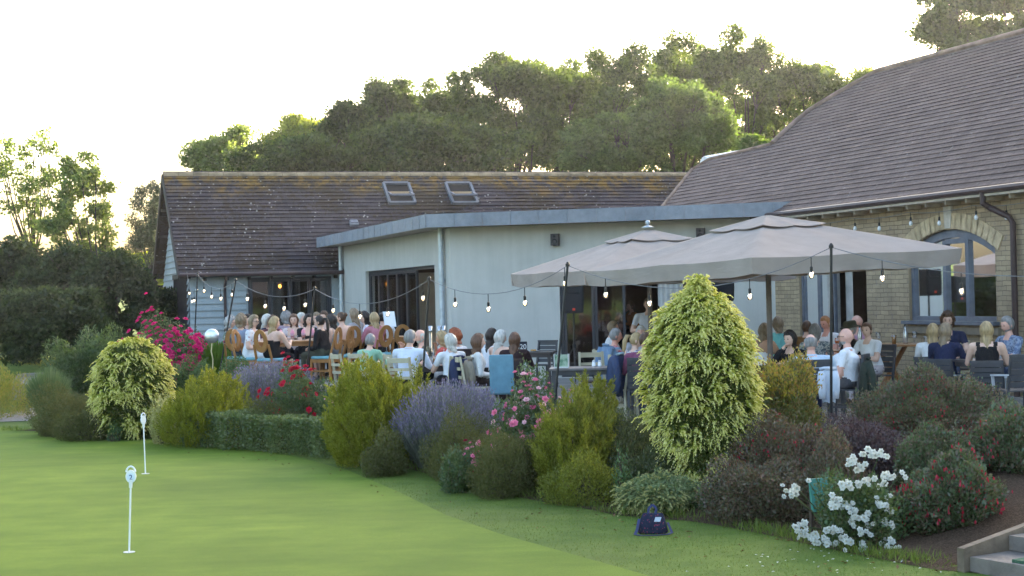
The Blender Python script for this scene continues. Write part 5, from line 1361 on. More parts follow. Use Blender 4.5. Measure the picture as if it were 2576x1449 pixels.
# --- far left tables
pp('A1','grey haired woman in a patterned dress at the far left of the long table',579,796,35.8,-80,('green print',(.45,.47,.42),'print',(.09,.12,.08)),BLK,('grey','curly'),zf=z2,extra='glasses',group=GA)
pp('A2','person with brown grey hair in a slate blue top, back turned, beside the balloon',606,790,34.9,-15,('slate blue',(.25,.29,.38)),JEAN,('dirty','curly'),zf=z2,sleeve='half',group=GA,sex='m')
pp('A3','dark haired person half hidden behind the slate blue top',621,790,37.2,-120,('dark top',(.05,.04,.045)),BLK,('dark','bob'),zf=z2,group=GA)
pp('A4','woman with long blonde hair and glasses in a white floral top',638,791,34.0,-105,('white floral',(.72,.73,.76),'floral',(.42,.16,.16)),WHT,('dirty','long'),zf=z2,extra='glasses',yaw=-12,group=GA,pose='lap')
pp('A6','white haired woman in a navy top across the long table',671,790,36.2,-100,NAVY,NAVY,('white','bob'),zf=z2,group=GA)
pp('A7','brown haired woman in glasses behind the blonde in black',686,798,36.0,-150,('maroon top',(.14,.05,.055)),BLK,('brown','bob'),zf=z2,extra='glasses',group=GA)
pp('A8','woman with blonde hair tied back in a black strappy dress',690,802,33.3,-35,('black dress',(.012,.012,.014)),BLK,('blonde','long'),zf=z2,sleeve='none',neck=2.2,dress=True,yaw=-25,group=GA)
pp('A9','grey haired person with turned back in a mauve top by the barn doors',719,783,37.4,20,('mauve top',(.36,.27,.33)),BLK,('silver','curly'),zf=z2,group=GA,sex='m')
pp('A10','brunette with a fringe facing the camera in a pale floral blouse',739,789,36.0,178,('blush floral',(.68,.58,.58),'floral',(.45,.16,.16)),BLK,('auburn','long'),zf=z2,neck=1.2,nod=4,group=GA)
pp('A11','woman with short white blonde hair behind the brunette with a fringe',757,785,37.0,-110,('white floral',(.72,.73,.76),'floral',(.42,.16,.16)),BLK,('white','short'),zf=z2,group=GA)
pp('A12','woman with sunglasses on dark hair in a black floral top',775,788,35.6,-140,('black floral',(.02,.02,.022),'floral',(.5,.48,.46)),BLK,('dark','long'),zf=z2,extra='sunglasses',group=GA,neck=1)
pp('A13','person with dark blonde hair in the back row behind the light pole',796,785,37.5,170,('sand top',(.42,.37,.3)),BLK,('dirty','bob'),zf=z2,group=GA)
pp('A14','woman with dark tied hair in a black top and olive trousers',804,797,33.8,70,('black top',(.014,.014,.016)),OLV,('dark','pony'),zf=z2,sleeve='long',group=GA,pose='lap')
pp('A15','brown haired woman behind the girl in the grey dress',815,781,37.0,150,('pale grey top',(.5,.49,.5)),BLK,('brown','long'),zf=z2,neck=2,group=GA)
pp('A16','girl with long dark hair in a sleeveless grey dress',834,789,34.3,72,('grey dress',(.30,.28,.285)),GRYT,('dark','long'),zf=z2,sleeve='none',dress=True,neck=1.2,group=GA,pose='lap')
pp('A17','woman with hair pinned up in a black top with an open back',858,783,35.0,45,('black open back',(.013,.013,.015)),BLK,('brown','up'),zf=z2,sleeve='none',neck=3.2,group=GA,yaw=25)
pp('A18','woman with long grey brown curls at the end of the table',890,776,36.0,60,('striped top',(.33,.32,.34)),BLK,('dirty','wavy'),zf=z2,sleeve='long',group=GA)
pp('A19','dark haired woman in a lilac and white top by the side doors',916,783,36.8,110,('lilac print',(.62,.55,.68),'print',(.78,.76,.8)),JEAN,('dark','wavy'),zf=z2,group=GA)
pp('A20','woman with long blonde waves in a pink jacket',941,785,35.0,40,('pink jacket',(.50,.20,.25)),BLK,('blonde','long'),zf=z2,sleeve='long',group=GA)
pp('A21','woman with dark hair pinned up reading a menu in a white top',962,784,35.6,-10,WHT,('zebra stripes',(.7,.7,.7),'stripe',(.02,.02,.02)),('dark','up'),zf=z2,extra='strap',group=GA)
# --- middle tables
pp('B1','silver haired woman in a mint green jacket',931,840,27.2,-30,('mint jacket',(.28,.50,.36)),WHT,('silver','short'),sleeve='long',lean=14,group=GB,nod=14)
pp('B2','man in a pale blue striped shirt with turned back',1031,828,24.9,-22,('pale blue stripe',(.58,.65,.80),'stripe',(.68,.72,.84),2.2),BLK,('silver','short'),sex='m',sleeve='long',lean=16,yaw=-18,group=GB,extra='collar',wide=1.05)
pp('B3','bald man with a white beard in a camouflage shirt',1057,826,26.4,120,('camo print',(.17,.16,.11),'print',(.05,.05,.035)),BLK,('white','fringe'),sex='m',beard=True,skin='pink',pose=('table','up'),yaw=-5,group=GB)
pp('B4','blonde tanned woman in a coral top',1111,832,26.9,75,('coral top',(.62,.12,.10)),WHT,('blonde','bob'),skin='tan',group=GB,pose=('table','chin'))
pp('B5','white haired woman in a white T-shirt with turned back',1132,839,24.9,30,WHT,BLK,('white','bob'),lean=10,group=GB,yaw=20)
pp('B6','red haired person in white beside the white haired woman',1144,827,26.0,55,WHT,JEAN,('red','curly'),group=GB,pose='table',lean=14)
pp('B7','woman with auburn hair in a white openwork sweater',1203,840,24.4,-82,('white openwork',(.66,.65,.64),'lace',(.35,.33,.32)),('brown trousers',(.035,.022,.02)),('auburn','wavy'),sleeve='long',pose='lap',lean=4,yaw=8,nod=0,group=GB)
pp('B8','woman with dark curls in a white top by the cream wall',1236,826,27.6,-25,WHT,BLK,('dark','wavy'),sleeve='long',group=GB,yaw=-10)
pp('B9','woman with pale blonde waves in a white vest',1259,830,26.6,-45,WHT,BLK,('white','wavy'),sleeve='none',neck=1.5,group=GB,yaw=-15)
pp('B10','woman with long brown hair in a dark cardigan, back turned, beside the blue chair',1294,839,25.2,-15,('dark cardigan',(.035,.02,.022)),BLK,('auburn','long'),sleeve='long',group=GB,lean=8)
# --- centre under the far parasol
pp('C1','man standing by the open doors in a blue and white striped shirt',1630,738,29.5,172,('blue white stripe',(.55,.60,.72),'stripe',(.75,.77,.82),1.2),('dark trousers',(.03,.03,.035)),('brown','crop'),sex='m',stand=True,lean=0,pose='guitar',group=None)
pp('C2','woman with sunglasses on her head in a white shirt',1541,806,27.8,-85,WHT,JEAN,('dirty','short'),sleeve='long',extra='sunglasses',group=GC)
pp('C3','grey haired man in a red and blue plaid shirt',1548,828,25.9,-80,('plaid',(.48,.10,.11),'plaid',(.52,.42,.42)),JEAN,('silver','crop'),sex='m',skin='red',lean=6,group=GC)
pp('C4','white haired man at the back of the parasol table',1612,817,27.2,175,('pale shirt',(.5,.5,.55)),BLK,('white','short'),sex='m',skin='pink',group=GC)
pp('C5','woman with a blonde ponytail in a blue and white print top',1599,839,23.6,-60,('blue white print',(.62,.64,.70),'print',(.05,.07,.16)),JEAN,('blonde','pony'),sleeve='none',group=GC,yaw=-25,nod=14,pose='table')
pp('C6','man in a plum shirt sitting on the dark slatted chair',1623,833,22.5,-12,('plum shirt',(.19,.06,.115)),JEAN,('brown','crop'),sex='m',sleeve='half',lean=12,skin='pink',yaw=-30,nod=18,group=GC,pose='table',wide=1.12,thick=1.2)
pp('C7','dark haired person partly hidden behind the golden conifer',1652,835,25.8,150,('pink top',(.5,.25,.25)),BLK,('dark','short'),sex='m',group=GC)
pp('I1','person with dark curls sitting indoors beyond the open doors',1553,762,39,90,('brown jumper',(.12,.07,.05)),BLK,('dark','curly'),zf=.35,sleeve='long')
pp('I2','brown haired person in an orange top indoors beyond the doors',1586,756,38.0,110,('orange jumper',(.40,.15,.04)),BLK,('brown','short'),zf=.35,sleeve='long',pose=('table','chin'))
# --- right under the near parasol
pp('D1','tanned woman with long fair brown hair in a strappy white top',1922,812,26.0,-50,WHT,BLK,('dirty','long'),skin='tan',sleeve='none',neck=2.4,group=GD)
pp('D2','woman with short blonde hair in a turquoise top, back turned',1957,796,28.2,10,('turquoise top',(.20,.55,.52)),BLK,('dirty','bob'),group=GD)
pp('D3','dark haired woman with sunglasses on her head resting her chin on her hand',1987,834,22.6,140,('black jacket',(.015,.015,.018)),BLK,('dark','long'),sleeve='long',extra='sunglasses',pose=('table','chin'),group=GD,yaw=-10)
pp('D4','balding man with turned back in a light blue shirt',2039,849,20.6,-5,('light blue shirt',(.48,.60,.74)),NAVY,('silver','fringe'),sex='m',skin='pink',sleeve='long',lean=14,nod=20,group=GD,extra='collar',wide=1.12,thick=1.2)
pp('D5','brown haired person in a mustard brown top',2029,805,27.4,-20,('mustard brown',(.20,.10,.035)),BLK,('brown','short'),group=GD)
pp('D6','woman with a grey blonde bob in a dark patterned top',2050,814,25.2,-15,('dark pattern',(.10,.14,.18),'print',(.4,.42,.42)),BLK,('silver','bob'),group=GD)
pp('D7','ginger haired man in a white T-shirt looking down',2077,792,27.0,125,WHT,JEAN,('ginger','crop'),sex='m',skin='red',nod=22,group=GD)
pp('D8','man in an olive sun hat and black top',2138,808,25.6,100,('black top',(.014,.014,.016)),BLK,('grey','crop'),sex='m',extra='hat',skin='pink',group=GD)
pp('D9','man with a shaved head in a pink shirt by the stone wall',2156,790,27.4,95,('pink shirt',(.5,.28,.4)),BLK,('dirty','bald'),sex='m',skin='pink',group=GD)
pp('D10','bald man with glasses and folded arms in a white shirt',2128,822,21.6,66,('white shirt',(.80,.81,.85)),GRYT,('grey','bald'),sex='m',skin='pink',beard=True,pose='crossed',lean=-4,nod=2,extra='glasses collar',group=GD,wide=1.25,thick=1.55,sleeve='short')
pp('D11','woman with tied brown hair in a white T-shirt leaning on the table',2180,809,24.6,125,WHT,('floral trousers',(.5,.45,.48),'floral',(.05,.04,.06)),('auburn','up'),lean=14,group=GD,yaw=20,pose='table')
pp('D12','woman with straight blonde hair in a white jumper, back turned',2346,813,23.4,-25,WHT,BLK,('blonde','long'),sleeve='long',group=GD)
pp('D13','woman with long ash blonde hair in a navy top',2378,811,22.6,-35,NAVY,JEAN,('dirty','long'),sleeve='long',extra='sunglasses',group=GD,yaw=-20)
pp('D14','brown haired man with sunglasses on his head in front of the arched window',2383,784,25.0,165,NAVY,JEAN,('brown','curly'),sex='m',extra='sunglasses',group=GD)
pp('D15','woman with long ginger blonde hair in a black one shoulder top',2481,808,21.8,-18,('black top',(.014,.014,.016)),BLK,('blonde','long'),sleeve='none',neck=.4,group=GD,extra='sunglasses')
pp('D16','grey bearded man in a blue patterned shirt at the right edge',2534,793,23.4,110,('blue pattern',(.30,.36,.48),'print',(.12,.16,.26)),JEAN,('silver','short'),sex='m',beard=True,skin='pink',sleeve='half',nod=16,group=GD)
finish_people()

# ================================================================= furniture
m_oak=M('oak chair wood',(.29,.135,.04),.45,var=.2,scale=9); m_bluefab=M('pale blue seat fabric',(.16,.36,.42),.85); m_cream=M('cream painted wood',(.42,.38,.27),.55); m_char=M('charcoal metal',(.05,.052,.06),.45); m_darktop=M('dark table top',(.06,.052,.055),.35); m_brseat=M('dark seat pad',(.05,.035,.03),.7); m_wood=M('varnished table wood',(.34,.16,.06),.35,var=.25,scale=6)
def leg4(t,m,xs,ys,z0,z1,w,name='leg',rear=None):
    for sx in (-1,1):
        for sy in (-1,1):
            b=MB(); top=z1 if sy>0 or rear is None else rear
            pts=[(sx*xs,sy*ys,z0),(sx*xs*.97,sy*ys*.94,z1)]
            b.bar(pts[0],pts[1],w,w)
            if top>z1: b.bar(pts[1],(sx*xs*.9,-ys-.07,top),w,w*.9)
            b.build(name,m,t)
def ring_chair(label,loc,rz,group):
    t=thing('oval_back_chair',label,'chair',loc,rz,group)
    leg4(t,m_oak,.20,.20,0,.43,.036,rear=.74)
    b=MB()
    for a,c in (((-.2,.19,.39),(.2,.19,.39)),((-.2,-.19,.39),(.2,-.19,.39)),((-.19,-.2,.39),(-.19,.2,.39)),((.19,-.2,.39),(.19,.2,.39))): b.bar(a,c,.025,.07)
    b.bar((-.19,-.18,.2),(-.19,.18,.2),.02,.03); b.bar((.19,-.18,.2),(.19,.18,.2),.02,.03); b.bar((-.19,0,.2),(.19,0,.2),.02,.03); b.build('apron',m_oak,t)
    b=MB(); b.loft([[( (.215+.012*k)*math.copysign(abs(cos(a))**.4,cos(a)),(.21+.012*k)*math.copysign(abs(sin(a))**.4,sin(a)),z) for a in [2*pi*i/20 for i in range(20)]] for z,k in ((.425,0),(.44,1),(.465,1),(.48,-1.5))]); b.build('seat',m_bluefab,t,True)
    b=MB(); n=28; V=[]
    for dy in (-.014,.014):
        for (rx,rz_,cz) in ((.165,.215,.80),(.078,.125,.815)):
            for i in range(n):
                a=2*pi*i/n; z=cz+rz_*sin(a); V.append((rx*cos(a),-.235-(z-.5)*.13+dy,z))
    f=[]
    for i in range(n):
        j=(i+1)%n
        f+= [(i,j,n+j,n+i),(2*n+i,3*n+i,3*n+j,2*n+j),(i,2*n+i,2*n+j,j),(n+i,n+j,3*n+j,3*n+i)]
    b.add(V,f); b.build('oval_back',m_oak,t); return t
def ladder_chair(label,loc,rz,group,m=None,pad=None):
    m=m or m_cream; t=thing('ladder_back_chair',label,'chair',loc,rz,group)
    leg4(t,m,.20,.19,0,.43,.036,rear=.92)
    b=MB(); b.box(-.21,.21,-.20,.20,.43,.455); b.build('seat',m,t)
    b=MB(); b.loft([[(.2*math.copysign(abs(cos(a))**.4,cos(a))*k,.19*math.copysign(abs(sin(a))**.4,sin(a))*k,z) for a in [2*pi*i/16 for i in range(16)]] for z,k in ((.456,1),(.475,1.02),(.485,.93))]); b.build('seat_pad',pad or m_brseat,t,True)
    for z,h in ((.60,.045),(.73,.045),(.87,.075)):
        b=MB(); pts=[Vector((x,-.215-.07*(z-.43)/.49-.03*(1-(x/.18)**2),z)) for x in [-.18+.36*i/6 for i in range(7)]]
        for p,q in zip(pts[:-1],pts[1:]): b.bar(p,q,.02,h)
        b.build('back_slat',m,t)
    for sx in (-1,1):
        b=MB(); b.bar((sx*.2,-.17,.2),(sx*.2,.17,.2),.02,.03); b.build('stretcher',m,t)
    return t
def slat_chair(label,loc,rz,group,arms=False):
    t=thing('slatted_chair',label,'chair',loc,rz,group)
    leg4(t,m_char,.22,.20,0,.44,.034,rear=.90)
    for k in range(5):
        b=MB(); y=-.17+k*.085; b.box(-.22,.22,y-.036,y+.036,.44,.458); b.build('seat_slat',m_char,t)
    for k in range(5):
        b=MB(); z=.53+k*.083; y=-.215-.07*(z-.44)/.46; b.obox((0,y,z),(.205,0,0),(0,.009,0),(0,-.004,.036)); b.build('back_slat',m_char,t)
    b=MB(); b.bar((-.22,-.27,.91),(.22,-.27,.91),.034,.03); b.build('top_rail',m_char,t)
    for sx in (-1,1):
        b=MB(); b.bar((sx*.21,-.17,.22),(sx*.21,.17,.22),.02,.025); b.build('stretcher',m_char,t)
        if arms:
            b=MB(); b.bar((sx*.235,-.24,.66),(sx*.235,.2,.64),.045,.022); b.bar((sx*.22,.18,.44),(sx*.235,.18,.64),.03,.03); b.build('armrest',M('pale grey arm',(.40,.42,.45),.35),t)
    return t
def upholstered_chair(label,loc,rz,mat,group,back=1.0,wide=.23):
    t=thing('upholstered_chair',label,'chair',loc,rz,group)
    leg4(t,m_cream,.19,.19,0,.40,.04)
    b=MB(); b.loft([[((wide)*math.copysign(abs(cos(a))**.35,cos(a))*k,.22*math.copysign(abs(sin(a))**.35,sin(a))*k,z) for a in [2*pi*i/20 for i in range(20)]] for z,k in ((.385,.97),(.40,1),(.46,1),(.485,.94))]); b.build('seat',mat,t,True)
    b=MB(); ring=[]
    for z,k in ((.38,.98),(.42,1),(.95*back-.03,1),(.97*back,.98),(.985*back,.93)):
        y=-.235-.09*(z-.4); ring.append([(wide*math.copysign(abs(cos(a))**.25,cos(a))*k,y+.038*math.copysign(abs(sin(a))**.5,sin(a)),z) for a in [2*pi*i/20 for i in range(20)]])
    b.loft(ring); b.build('backrest',mat,t,True); return t
GR='oval back oak chairs round the long tables'; GL_='cream ladder back chairs'; GS='dark slatted patio chairs'; GU='upholstered dining chairs'
def at_seat(k,fn,label,group,d=0,zs=1,**kw):
    loc,rz,zf=SEATS[k]; dv=Matrix.Rotation(rz,3,'Z')@Vector((0,d,0)); t=fn(label,(loc.x+dv.x,loc.y+dv.y,zf),rz,group=group,**kw); t.scale=(1,1,zs); return t
for k,l in (('A2','oval back chair of the person in the slate blue top'),('A4','oval back chair of the blonde woman with glasses'),('A8','oval back chair of the woman in the black strappy dress'),('A14','oval back chair of the woman in olive trousers'),('A16','oval back chair of the girl in the grey dress'),('A17','oval back chair behind the black open backed top'),('A20','oval back chair behind the pink jacket'),('A21','oval back chair of the woman reading a menu'),('A18','oval back chair of the woman with grey brown curls')):
    at_seat(k,ring_chair,l,GR)
def flat(u,v,Y,z=0): p=P(u,v,Y); return (p.x,p.y,z)
ring_chair('empty oval back chair at the right end of the long tables',flat(1003,850,31.3,z2),radians(20),GR)
ladder_chair('empty cream ladder back chair at the left of the mint jacket',flat(880,900,27.0),radians(-60),GL_)
at_seat('B1',ladder_chair,'cream ladder back chair of the woman in the mint jacket',GL_)
ladder_chair('empty cream ladder back chair left of the pale blue shirt',flat(990,900,26.4),radians(10),GL_)
at_seat('B2',ladder_chair,'cream ladder back chair of the man in the pale blue shirt',GL_)
at_seat('B5',ladder_chair,'cream ladder back chair of the white haired woman in white',GL_)
at_seat('B7',ladder_chair,'cream ladder back chair of the woman in the white sweater',GL_)
upholstered_chair('pale blue upholstered chair with a tall plain back above the pink roses',flat(1266,900,23.6),radians(-6),M('powder blue upholstery',(.13,.27,.36),.75),GU,back=.98,wide=.18)
upholstered_chair('dark brown upholstered chair back behind the denim jacket',flat(1163,880,25.4),radians(12),M('dark brown upholstery',(.03,.02,.02),.75),GU,back=1.02)
at_seat('B10',upholstered_chair,'dark upholstered chair of the woman in the dark cardigan',GU,mat=MC['dark brown upholstery'],back=.85)
slat_chair('grey slatted chair beyond the small corner table',flat(1362,880,31.2),radians(150),GS)
ladder_chair('cream ladder back chair at the far side of the empty dark table',flat(1494,890,24.6),radians(188),GL_)
ladder_chair('cream ladder back chair draped with a denim jacket beside the empty table',flat(1558,930,22.9),radians(60),GL_)
at_seat('C5',ladder_chair,'cream ladder back chair of the woman with the blonde ponytail',GL_)
at_seat('C6',slat_chair,'dark slatted chair of the man in the plum shirt',GS)
at_seat('C3',ladder_chair,'cream ladder back chair of the man in the plaid shirt',GL_)
at_seat('D4',slat_chair,'dark slatted chair of the man in the light blue shirt',GS)
at_seat('D10',slat_chair,'dark slatted chair of the bald man with folded arms',GS)
at_seat('D11',slat_chair,'dark slatted chair of the woman leaning on the table',GS)
at_seat('D12',slat_chair,'slatted armchair of the blonde woman in the white jumper',GS,arms=True,zs=.86)
at_seat('D13',slat_chair,'slatted armchair of the ash blonde woman in navy',GS,arms=True,zs=.86)
at_seat('D15',slat_chair,'slatted armchair of the woman in the one shoulder top',GS,arms=True,zs=.86)
slat_chair('empty slatted armchair at the right edge of the patio',flat(2556,960,20.6),radians(10),GS,arms=True)
ladder_chair('cream chair back under the arched window sill',flat(2418,830,25.6),radians(180),GL_)
# tables
def table(name,label,loc,rz,w,d,h,mt,ml,kind='leg4',group=None):
    t=thing(name,label,'table',loc,rz,group)
    b=MB()
    if kind=='round': b.lathe([(w/2-.02,h-.035),(w/2,h-.02),(w/2,h-.01),(w/2-.01,h)],n=32)
    else:
        b.box(-w/2,w/2,-d/2,d/2,h-.03,h)
    b.build('table_top',mt,t)
    if kind=='leg4':
        b=MB()
        for a,c in (((-w/2+.05,d/2-.05),(w/2-.05,d/2-.05)),((-w/2+.05,-d/2+.05),(w/2-.05,-d/2+.05)),((-w/2+.05,-d/2+.05),(-w/2+.05,d/2-.05)),((w/2-.05,-d/2+.05),(w/2-.05,d/2-.05))): b.bar((*a,h-.065),(*c,h-.065),.025,.068)
        b.build('apron',ml,t); leg4(t,ml,w/2-.05,d/2-.05,0,h-.031,.055)
    else:
        b=MB()
        for sg in (-1,1): b.bar((-.3*sg,-.25,0),(.25*sg,.22,h-.04),.06,.05); b.bar((.25*sg,-.25,0),(-.25*sg,.22,h-.04),.05,.045)
        b.build('trestle',ml,t)
    return t
TB={}
def tb(k,u,Y,z0,h,rz,w,d,mt,ml,name,label,kind='leg4'):
    p=P(u,760,Y); TB[k]=(p.x,p.y,z0+h); return table(name,label,(p.x,p.y,z0),radians(rz),w,d,h,mt,ml,kind)
m_post=M('cream table leg',(.45,.42,.33),.5)
tb('A',748,30.7,z2,.76,12,2.0,.9,m_wood,m_wood,'wooden_table','long wooden table with pink drinks among the left hand guests')
tb('A2',893,31.8,z2,.76,12,2.0,.85,m_wood,m_wood,'wooden_table','wooden table by the side doors with the pink jacketed woman')
tb('M',1082,25.6,0,.75,8,1.0,.9,m_darktop,m_darktop,'dark_table','dark table with drinks in front of the bearded man in camouflage')
tb('M2',985,27.6,0,.75,5,1.0,.8,m_cream,m_cream,'cream_table','cream table with condiment jars beside the mint jacket')
tb('S',1333,30.2,0,.75,-10,.9,.75,m_darktop,m_darktop,'dark_table','small dark table with the number card by the cream wall')
tb('E',1478,23.4,0,.75,-4,1.15,.72,M('grey table top',(.13,.12,.125),.4),m_char,'dark_table','empty dark table with a menu holder under the parasol edge')
tb('C',1655,25.0,0,.75,0,1.1,.9,m_darktop,m_darktop,'dark_table','dark table between the plum shirt and the plaid shirt')
tb('N',2062,22.2,0,.75,10,1.0,.8,m_darktop,m_char,'dark_table','dark table between the two men on the right')
tb('W',2240,26.6,0,.86,-8,1.3,.9,m_wood,m_wood,'wooden_table','varnished trestle table with bottles by the stone wall','trestle')
tb('R',2530,22.3,0,.78,10,1.4,.85,m_darktop,m_char,'dark_table','dark table with food at the right edge of the patio')
tb('O',2082,26.2,0,.80,0,1.2,.8,m_wood,m_wood,'wooden_table','wooden table in front of the ginger haired man')
tb('Z',1098,30.4,0,.78,0,.8,.6,m_darktop,m_darktop,'dark_table','small service table carrying shiny tubes by the extension corner')
# tableware
m_clear=glassmat('clear drinking glass',(.93,.95,.96),.10); m_orange=M('orange drink',(.72,.16,.03),.15,var=.05,bump=0); m_red=M('red drink',(.55,.05,.05),.15,var=.05,bump=0); m_beer=M('amber beer',(.42,.19,.03),.15,var=.05,bump=0); m_pinkd=M('pink sundae',(.72,.28,.36),.6); m_whitec=M('white china',(.75,.76,.78),.25,var=.04,bump=0); m_bottle=M('silver bottle',(.55,.57,.58),.25,metal=.8); m_wblue=M('blue napkin',(.03,.04,.10),.85)
def glass(kind,label,k,dx,dy,drink=None,group=None):
    x,y,z=TB[k]; nm={'wine':'wine_glass','tumbler':'tumbler','sundae':'sundae_glass','pint':'pint_glass'}[kind]
    t=thing(nm,label,'glass',(x+dx,y+dy,z+.001),0,group)
    pr={'wine':[(.036,0),(.034,.004),(.005,.01),(.005,.09),(.03,.11),(.042,.15),(.036,.20)],'tumbler':[(.030,0),(.034,.06),(.038,.12)],'sundae':[(.036,0),(.01,.01),(.012,.03),(.034,.06),(.044,.14)],'pint':[(.032,0),(.036,.08),(.044,.15)]}[kind]
    b=MB(); b.lathe(pr,n=12); b.build('glass',m_clear,t,True)
    if drink:
        b=MB(); q={'wine':[(.028,.113),(.036,.13),(.040,.155)],'tumbler':[(.027,.006),(.033,.09)],'sundae':[(.03,.062),(.038,.11),(.042,.15),(.03,.19),(.008,.22)],'pint':[(.029,.006),(.034,.08),(.040,.125)]}[kind]; b.lathe(q,n=12); b.build('drink',drink,t,True)
        if kind in('sundae','tumbler'): b=MB(); b.tube([(.0,0,.06),(.03,.01,.24)],.0045,5); b.build('straw',m_whitec,t)
GG='pink topped glasses along the long wooden table'
for i,(dx,dy) in enumerate(((-.32,-.12),(-.08,-.2),(.1,.02),(.3,-.14),(.45,.1))):
    glass('sundae','pink topped dessert glass on the long wooden table',"A",dx,dy,m_pinkd,GG)
glass('tumbler','clear tumbler on the right of the long wooden table','A',.62,-.2)
glass('wine','orange spritz glass before the bearded man on the middle dark table','M',-.1,.1,m_orange)
glass('tumbler','red drink in a tumbler by the coral top','M',.17,.15,m_red)
glass('pint','pint of dark amber beer on the middle dark table','M',.06,-.08,m_beer)
glass('wine','empty wine glass by the pale blue shirt','M',-.28,-.15)
glass('tumbler','tumbler with a straw in the middle of the dark table','M',.0,.24,m_clear)
glass('pint','pint of golden beer on the trestle table','W',.02,-.1,m_beer)
glass('wine','empty wine glass left of the golden pint','W',-.22,.0)
glass('wine','empty wine glass right of the silver bottle','W',.40,.05)
glass('tumbler','empty tumbler at the right end of the trestle table','W',.58,.0)
glass('tumbler','red drink among the guests by the ginger haired man','O',-.02,-.2,m_red); glass('wine','spritz glass by the grey blonde bob','O',.12,-.1,m_orange); glass('pint','amber pint beside the spritz by the ginger man','O',.26,-.22,m_beer)
glass('wine','empty wine glass by the ash blonde woman','R',-.62,.2)
def bottle(label,k,dx,dy):
    x,y,z=TB[k]; t=thing('water_bottle',label,'bottle',(x+dx,y+dy,z+.001)); b=MB(); b.lathe([(.036,0),(.04,.01),(.04,.19),(.018,.25),(.016,.29)],n=14); b.build('bottle',m_bottle,t,True); b=MB(); b.lathe([(.019,.285),(.019,.325)],n=10); b.build('stopper',BLKM,t)
BLKM=M('black plastic',(.015,.015,.017),.4)
bottle('silver bottle with black stopper between the glasses on the trestle table','W',.24,.02); bottle('silver bottle at the left end of the trestle table','W',-.5,.12)
def shaker(label,k,dx,dy):
    x,y,z=TB[k]; t=thing('shaker',label,'shaker',(x+dx,y+dy,z+.001)); b=MB(); b.lathe([(.028,0),(.031,.02),(.022,.075)],n=12); b.build('body',m_whitec,t,True); b=MB(); b.lathe([(.023,.074),(.022,.09),(.012,.098)],n=12); b.build('cap',M('shaker cap',(.6,.6,.6),.3),t,True)
shaker('left white shaker on the empty dark table','E',.07,.0); shaker('right white shaker on the empty dark table','E',.155,-.02)
shaker('left white shaker on the cream table','M2',.0,.05); shaker('right white shaker on the cream table','M2',.09,.08)
def menu_holder():
    x,y,z=TB['E']; t=thing('menu_holder','small green and white menu holder on the empty dark table','menu holder',(x-.40,y+.05,z+.001),radians(-12))
    b=MB(); b.box(-.11,.11,-.05,.05,0,.012); b.box(-.11,-.10,-.05,.05,.012,.20); b.box(.10,.11,-.05,.05,.012,.20); b.build('holder',M('white acrylic',(.62,.65,.64),.3),t)
    b=MB(); b.box(-.099,.099,-.02,.02,.013,.19); b.build('menu_cards',(lambda tt:(lambda c: tt.principled(tt.ramp(tt.noise(14,3,c),[(.4,(.10,.2,.12)),(.55,(.32,.40,.30))]),.6))(tt.coord()))(NT('green leaflet')),t)
menu_holder()
def textmesh(s,size,ext=.001):
    c=bpy.data.curves.new('txt','FONT'); c.body=s; c.size=size; c.extrude=ext; c.align_x='CENTER'; c.align_y='CENTER'
    o=bpy.data.objects.new('txt',c); COL.objects.link(o); dg=bpy.context.evaluated_depsgraph_get(); me=bpy.data.meshes.new_from_object(o.evaluated_get(dg)); bpy.data.objects.remove(o); bpy.data.curves.remove(c); return me
def number_card():
    x,y,z=TB['S']; q=P(1316,866,30.0); t=thing('number_card','black table number card reading 20 by the cream wall','sign',(q.x,q.y,z+.001),radians(-6)); b=MB(); b.box(-.075,.075,-.006,.006,.0,.20); b.build('card',M('black card',(.02,.022,.035),.6),t)
    b=MB(); b.box(-.04,.04,-.05,.05,0,.012); b.build('foot',BLKM,t)
    me=textmesh('20',.13); me.materials.append(m_whitec); o=link('number',me,t); o.rotation_euler=(pi/2,0,0); o.location=(0,-.009,.10)
number_card()
def plate(label,k,dx,dy,food):
    x,y,z=TB[k]; t=thing('plate',label,'plate',(x+dx,y+dy,z+.001)); b=MB(); b.lathe([(.06,0),(.115,.014),(.118,.018),(.07,.008),(.0,.008)],n=20); b.build('dish',m_whitec,t,True)
    b=MB()
    for i in range(7): b.ell((RNG.uniform(-.05,.05),RNG.uniform(-.05,.05),.025),(.028,.022,.02),7,5)
    b.build('food',food,t,True)
m_food=M('golden fried food',(.5,.27,.06),.7,var=.4,scale=20); m_food2=M('red salad',(.4,.07,.03),.6,var=.4,scale=20)
plate('plate of golden food beside the number card','S',.05,-.08,m_food); plate('plate of red food at the right edge table','R',.1,-.12,m_food2); plate('plate with golden food behind the red food','R',.35,.1,m_food)
for dx,l in ((-.22,'left white cup on the right edge table'),(-.10,'right white cup on the right edge table')):
    x,y,z=TB['R']; t=thing('cup',l,'cup',(x+dx,y-.1,z+.001)); b=MB(); b.lathe([(.028,0),(.04,.07),(.037,.07),(.026,.006)],n=14); b.build('cup',m_whitec,t,True); b=MB(); b.tube([(.036,0,.055),(.06,0,.05),(.058,0,.02),(.033,0,.018)],.005,6); b.build('handle',m_whitec,t)
for dx,l in ((-.13,'left'),(.04,'middle'),(.12,'right')):
    x,y,z=TB['Z']; t=thing('metal_tube',f'tall shiny metal tube with flared cap, {l} of three by the extension corner','metal tube',(x+dx,y,z+.001)); b=MB(); b.lathe([(.05,0),(.05,.012),(.028,.02),(.028,.40)],n=14); b.build('tube',M('brass chrome',(.62,.55,.42),.25,metal=.9),t,True); b=MB(); b.lathe([(.03,.40),(.06,.41),(.03,.425),(.045,.50),(.0,.50)],n=14); b.build('cap',m_bottle,t,True)
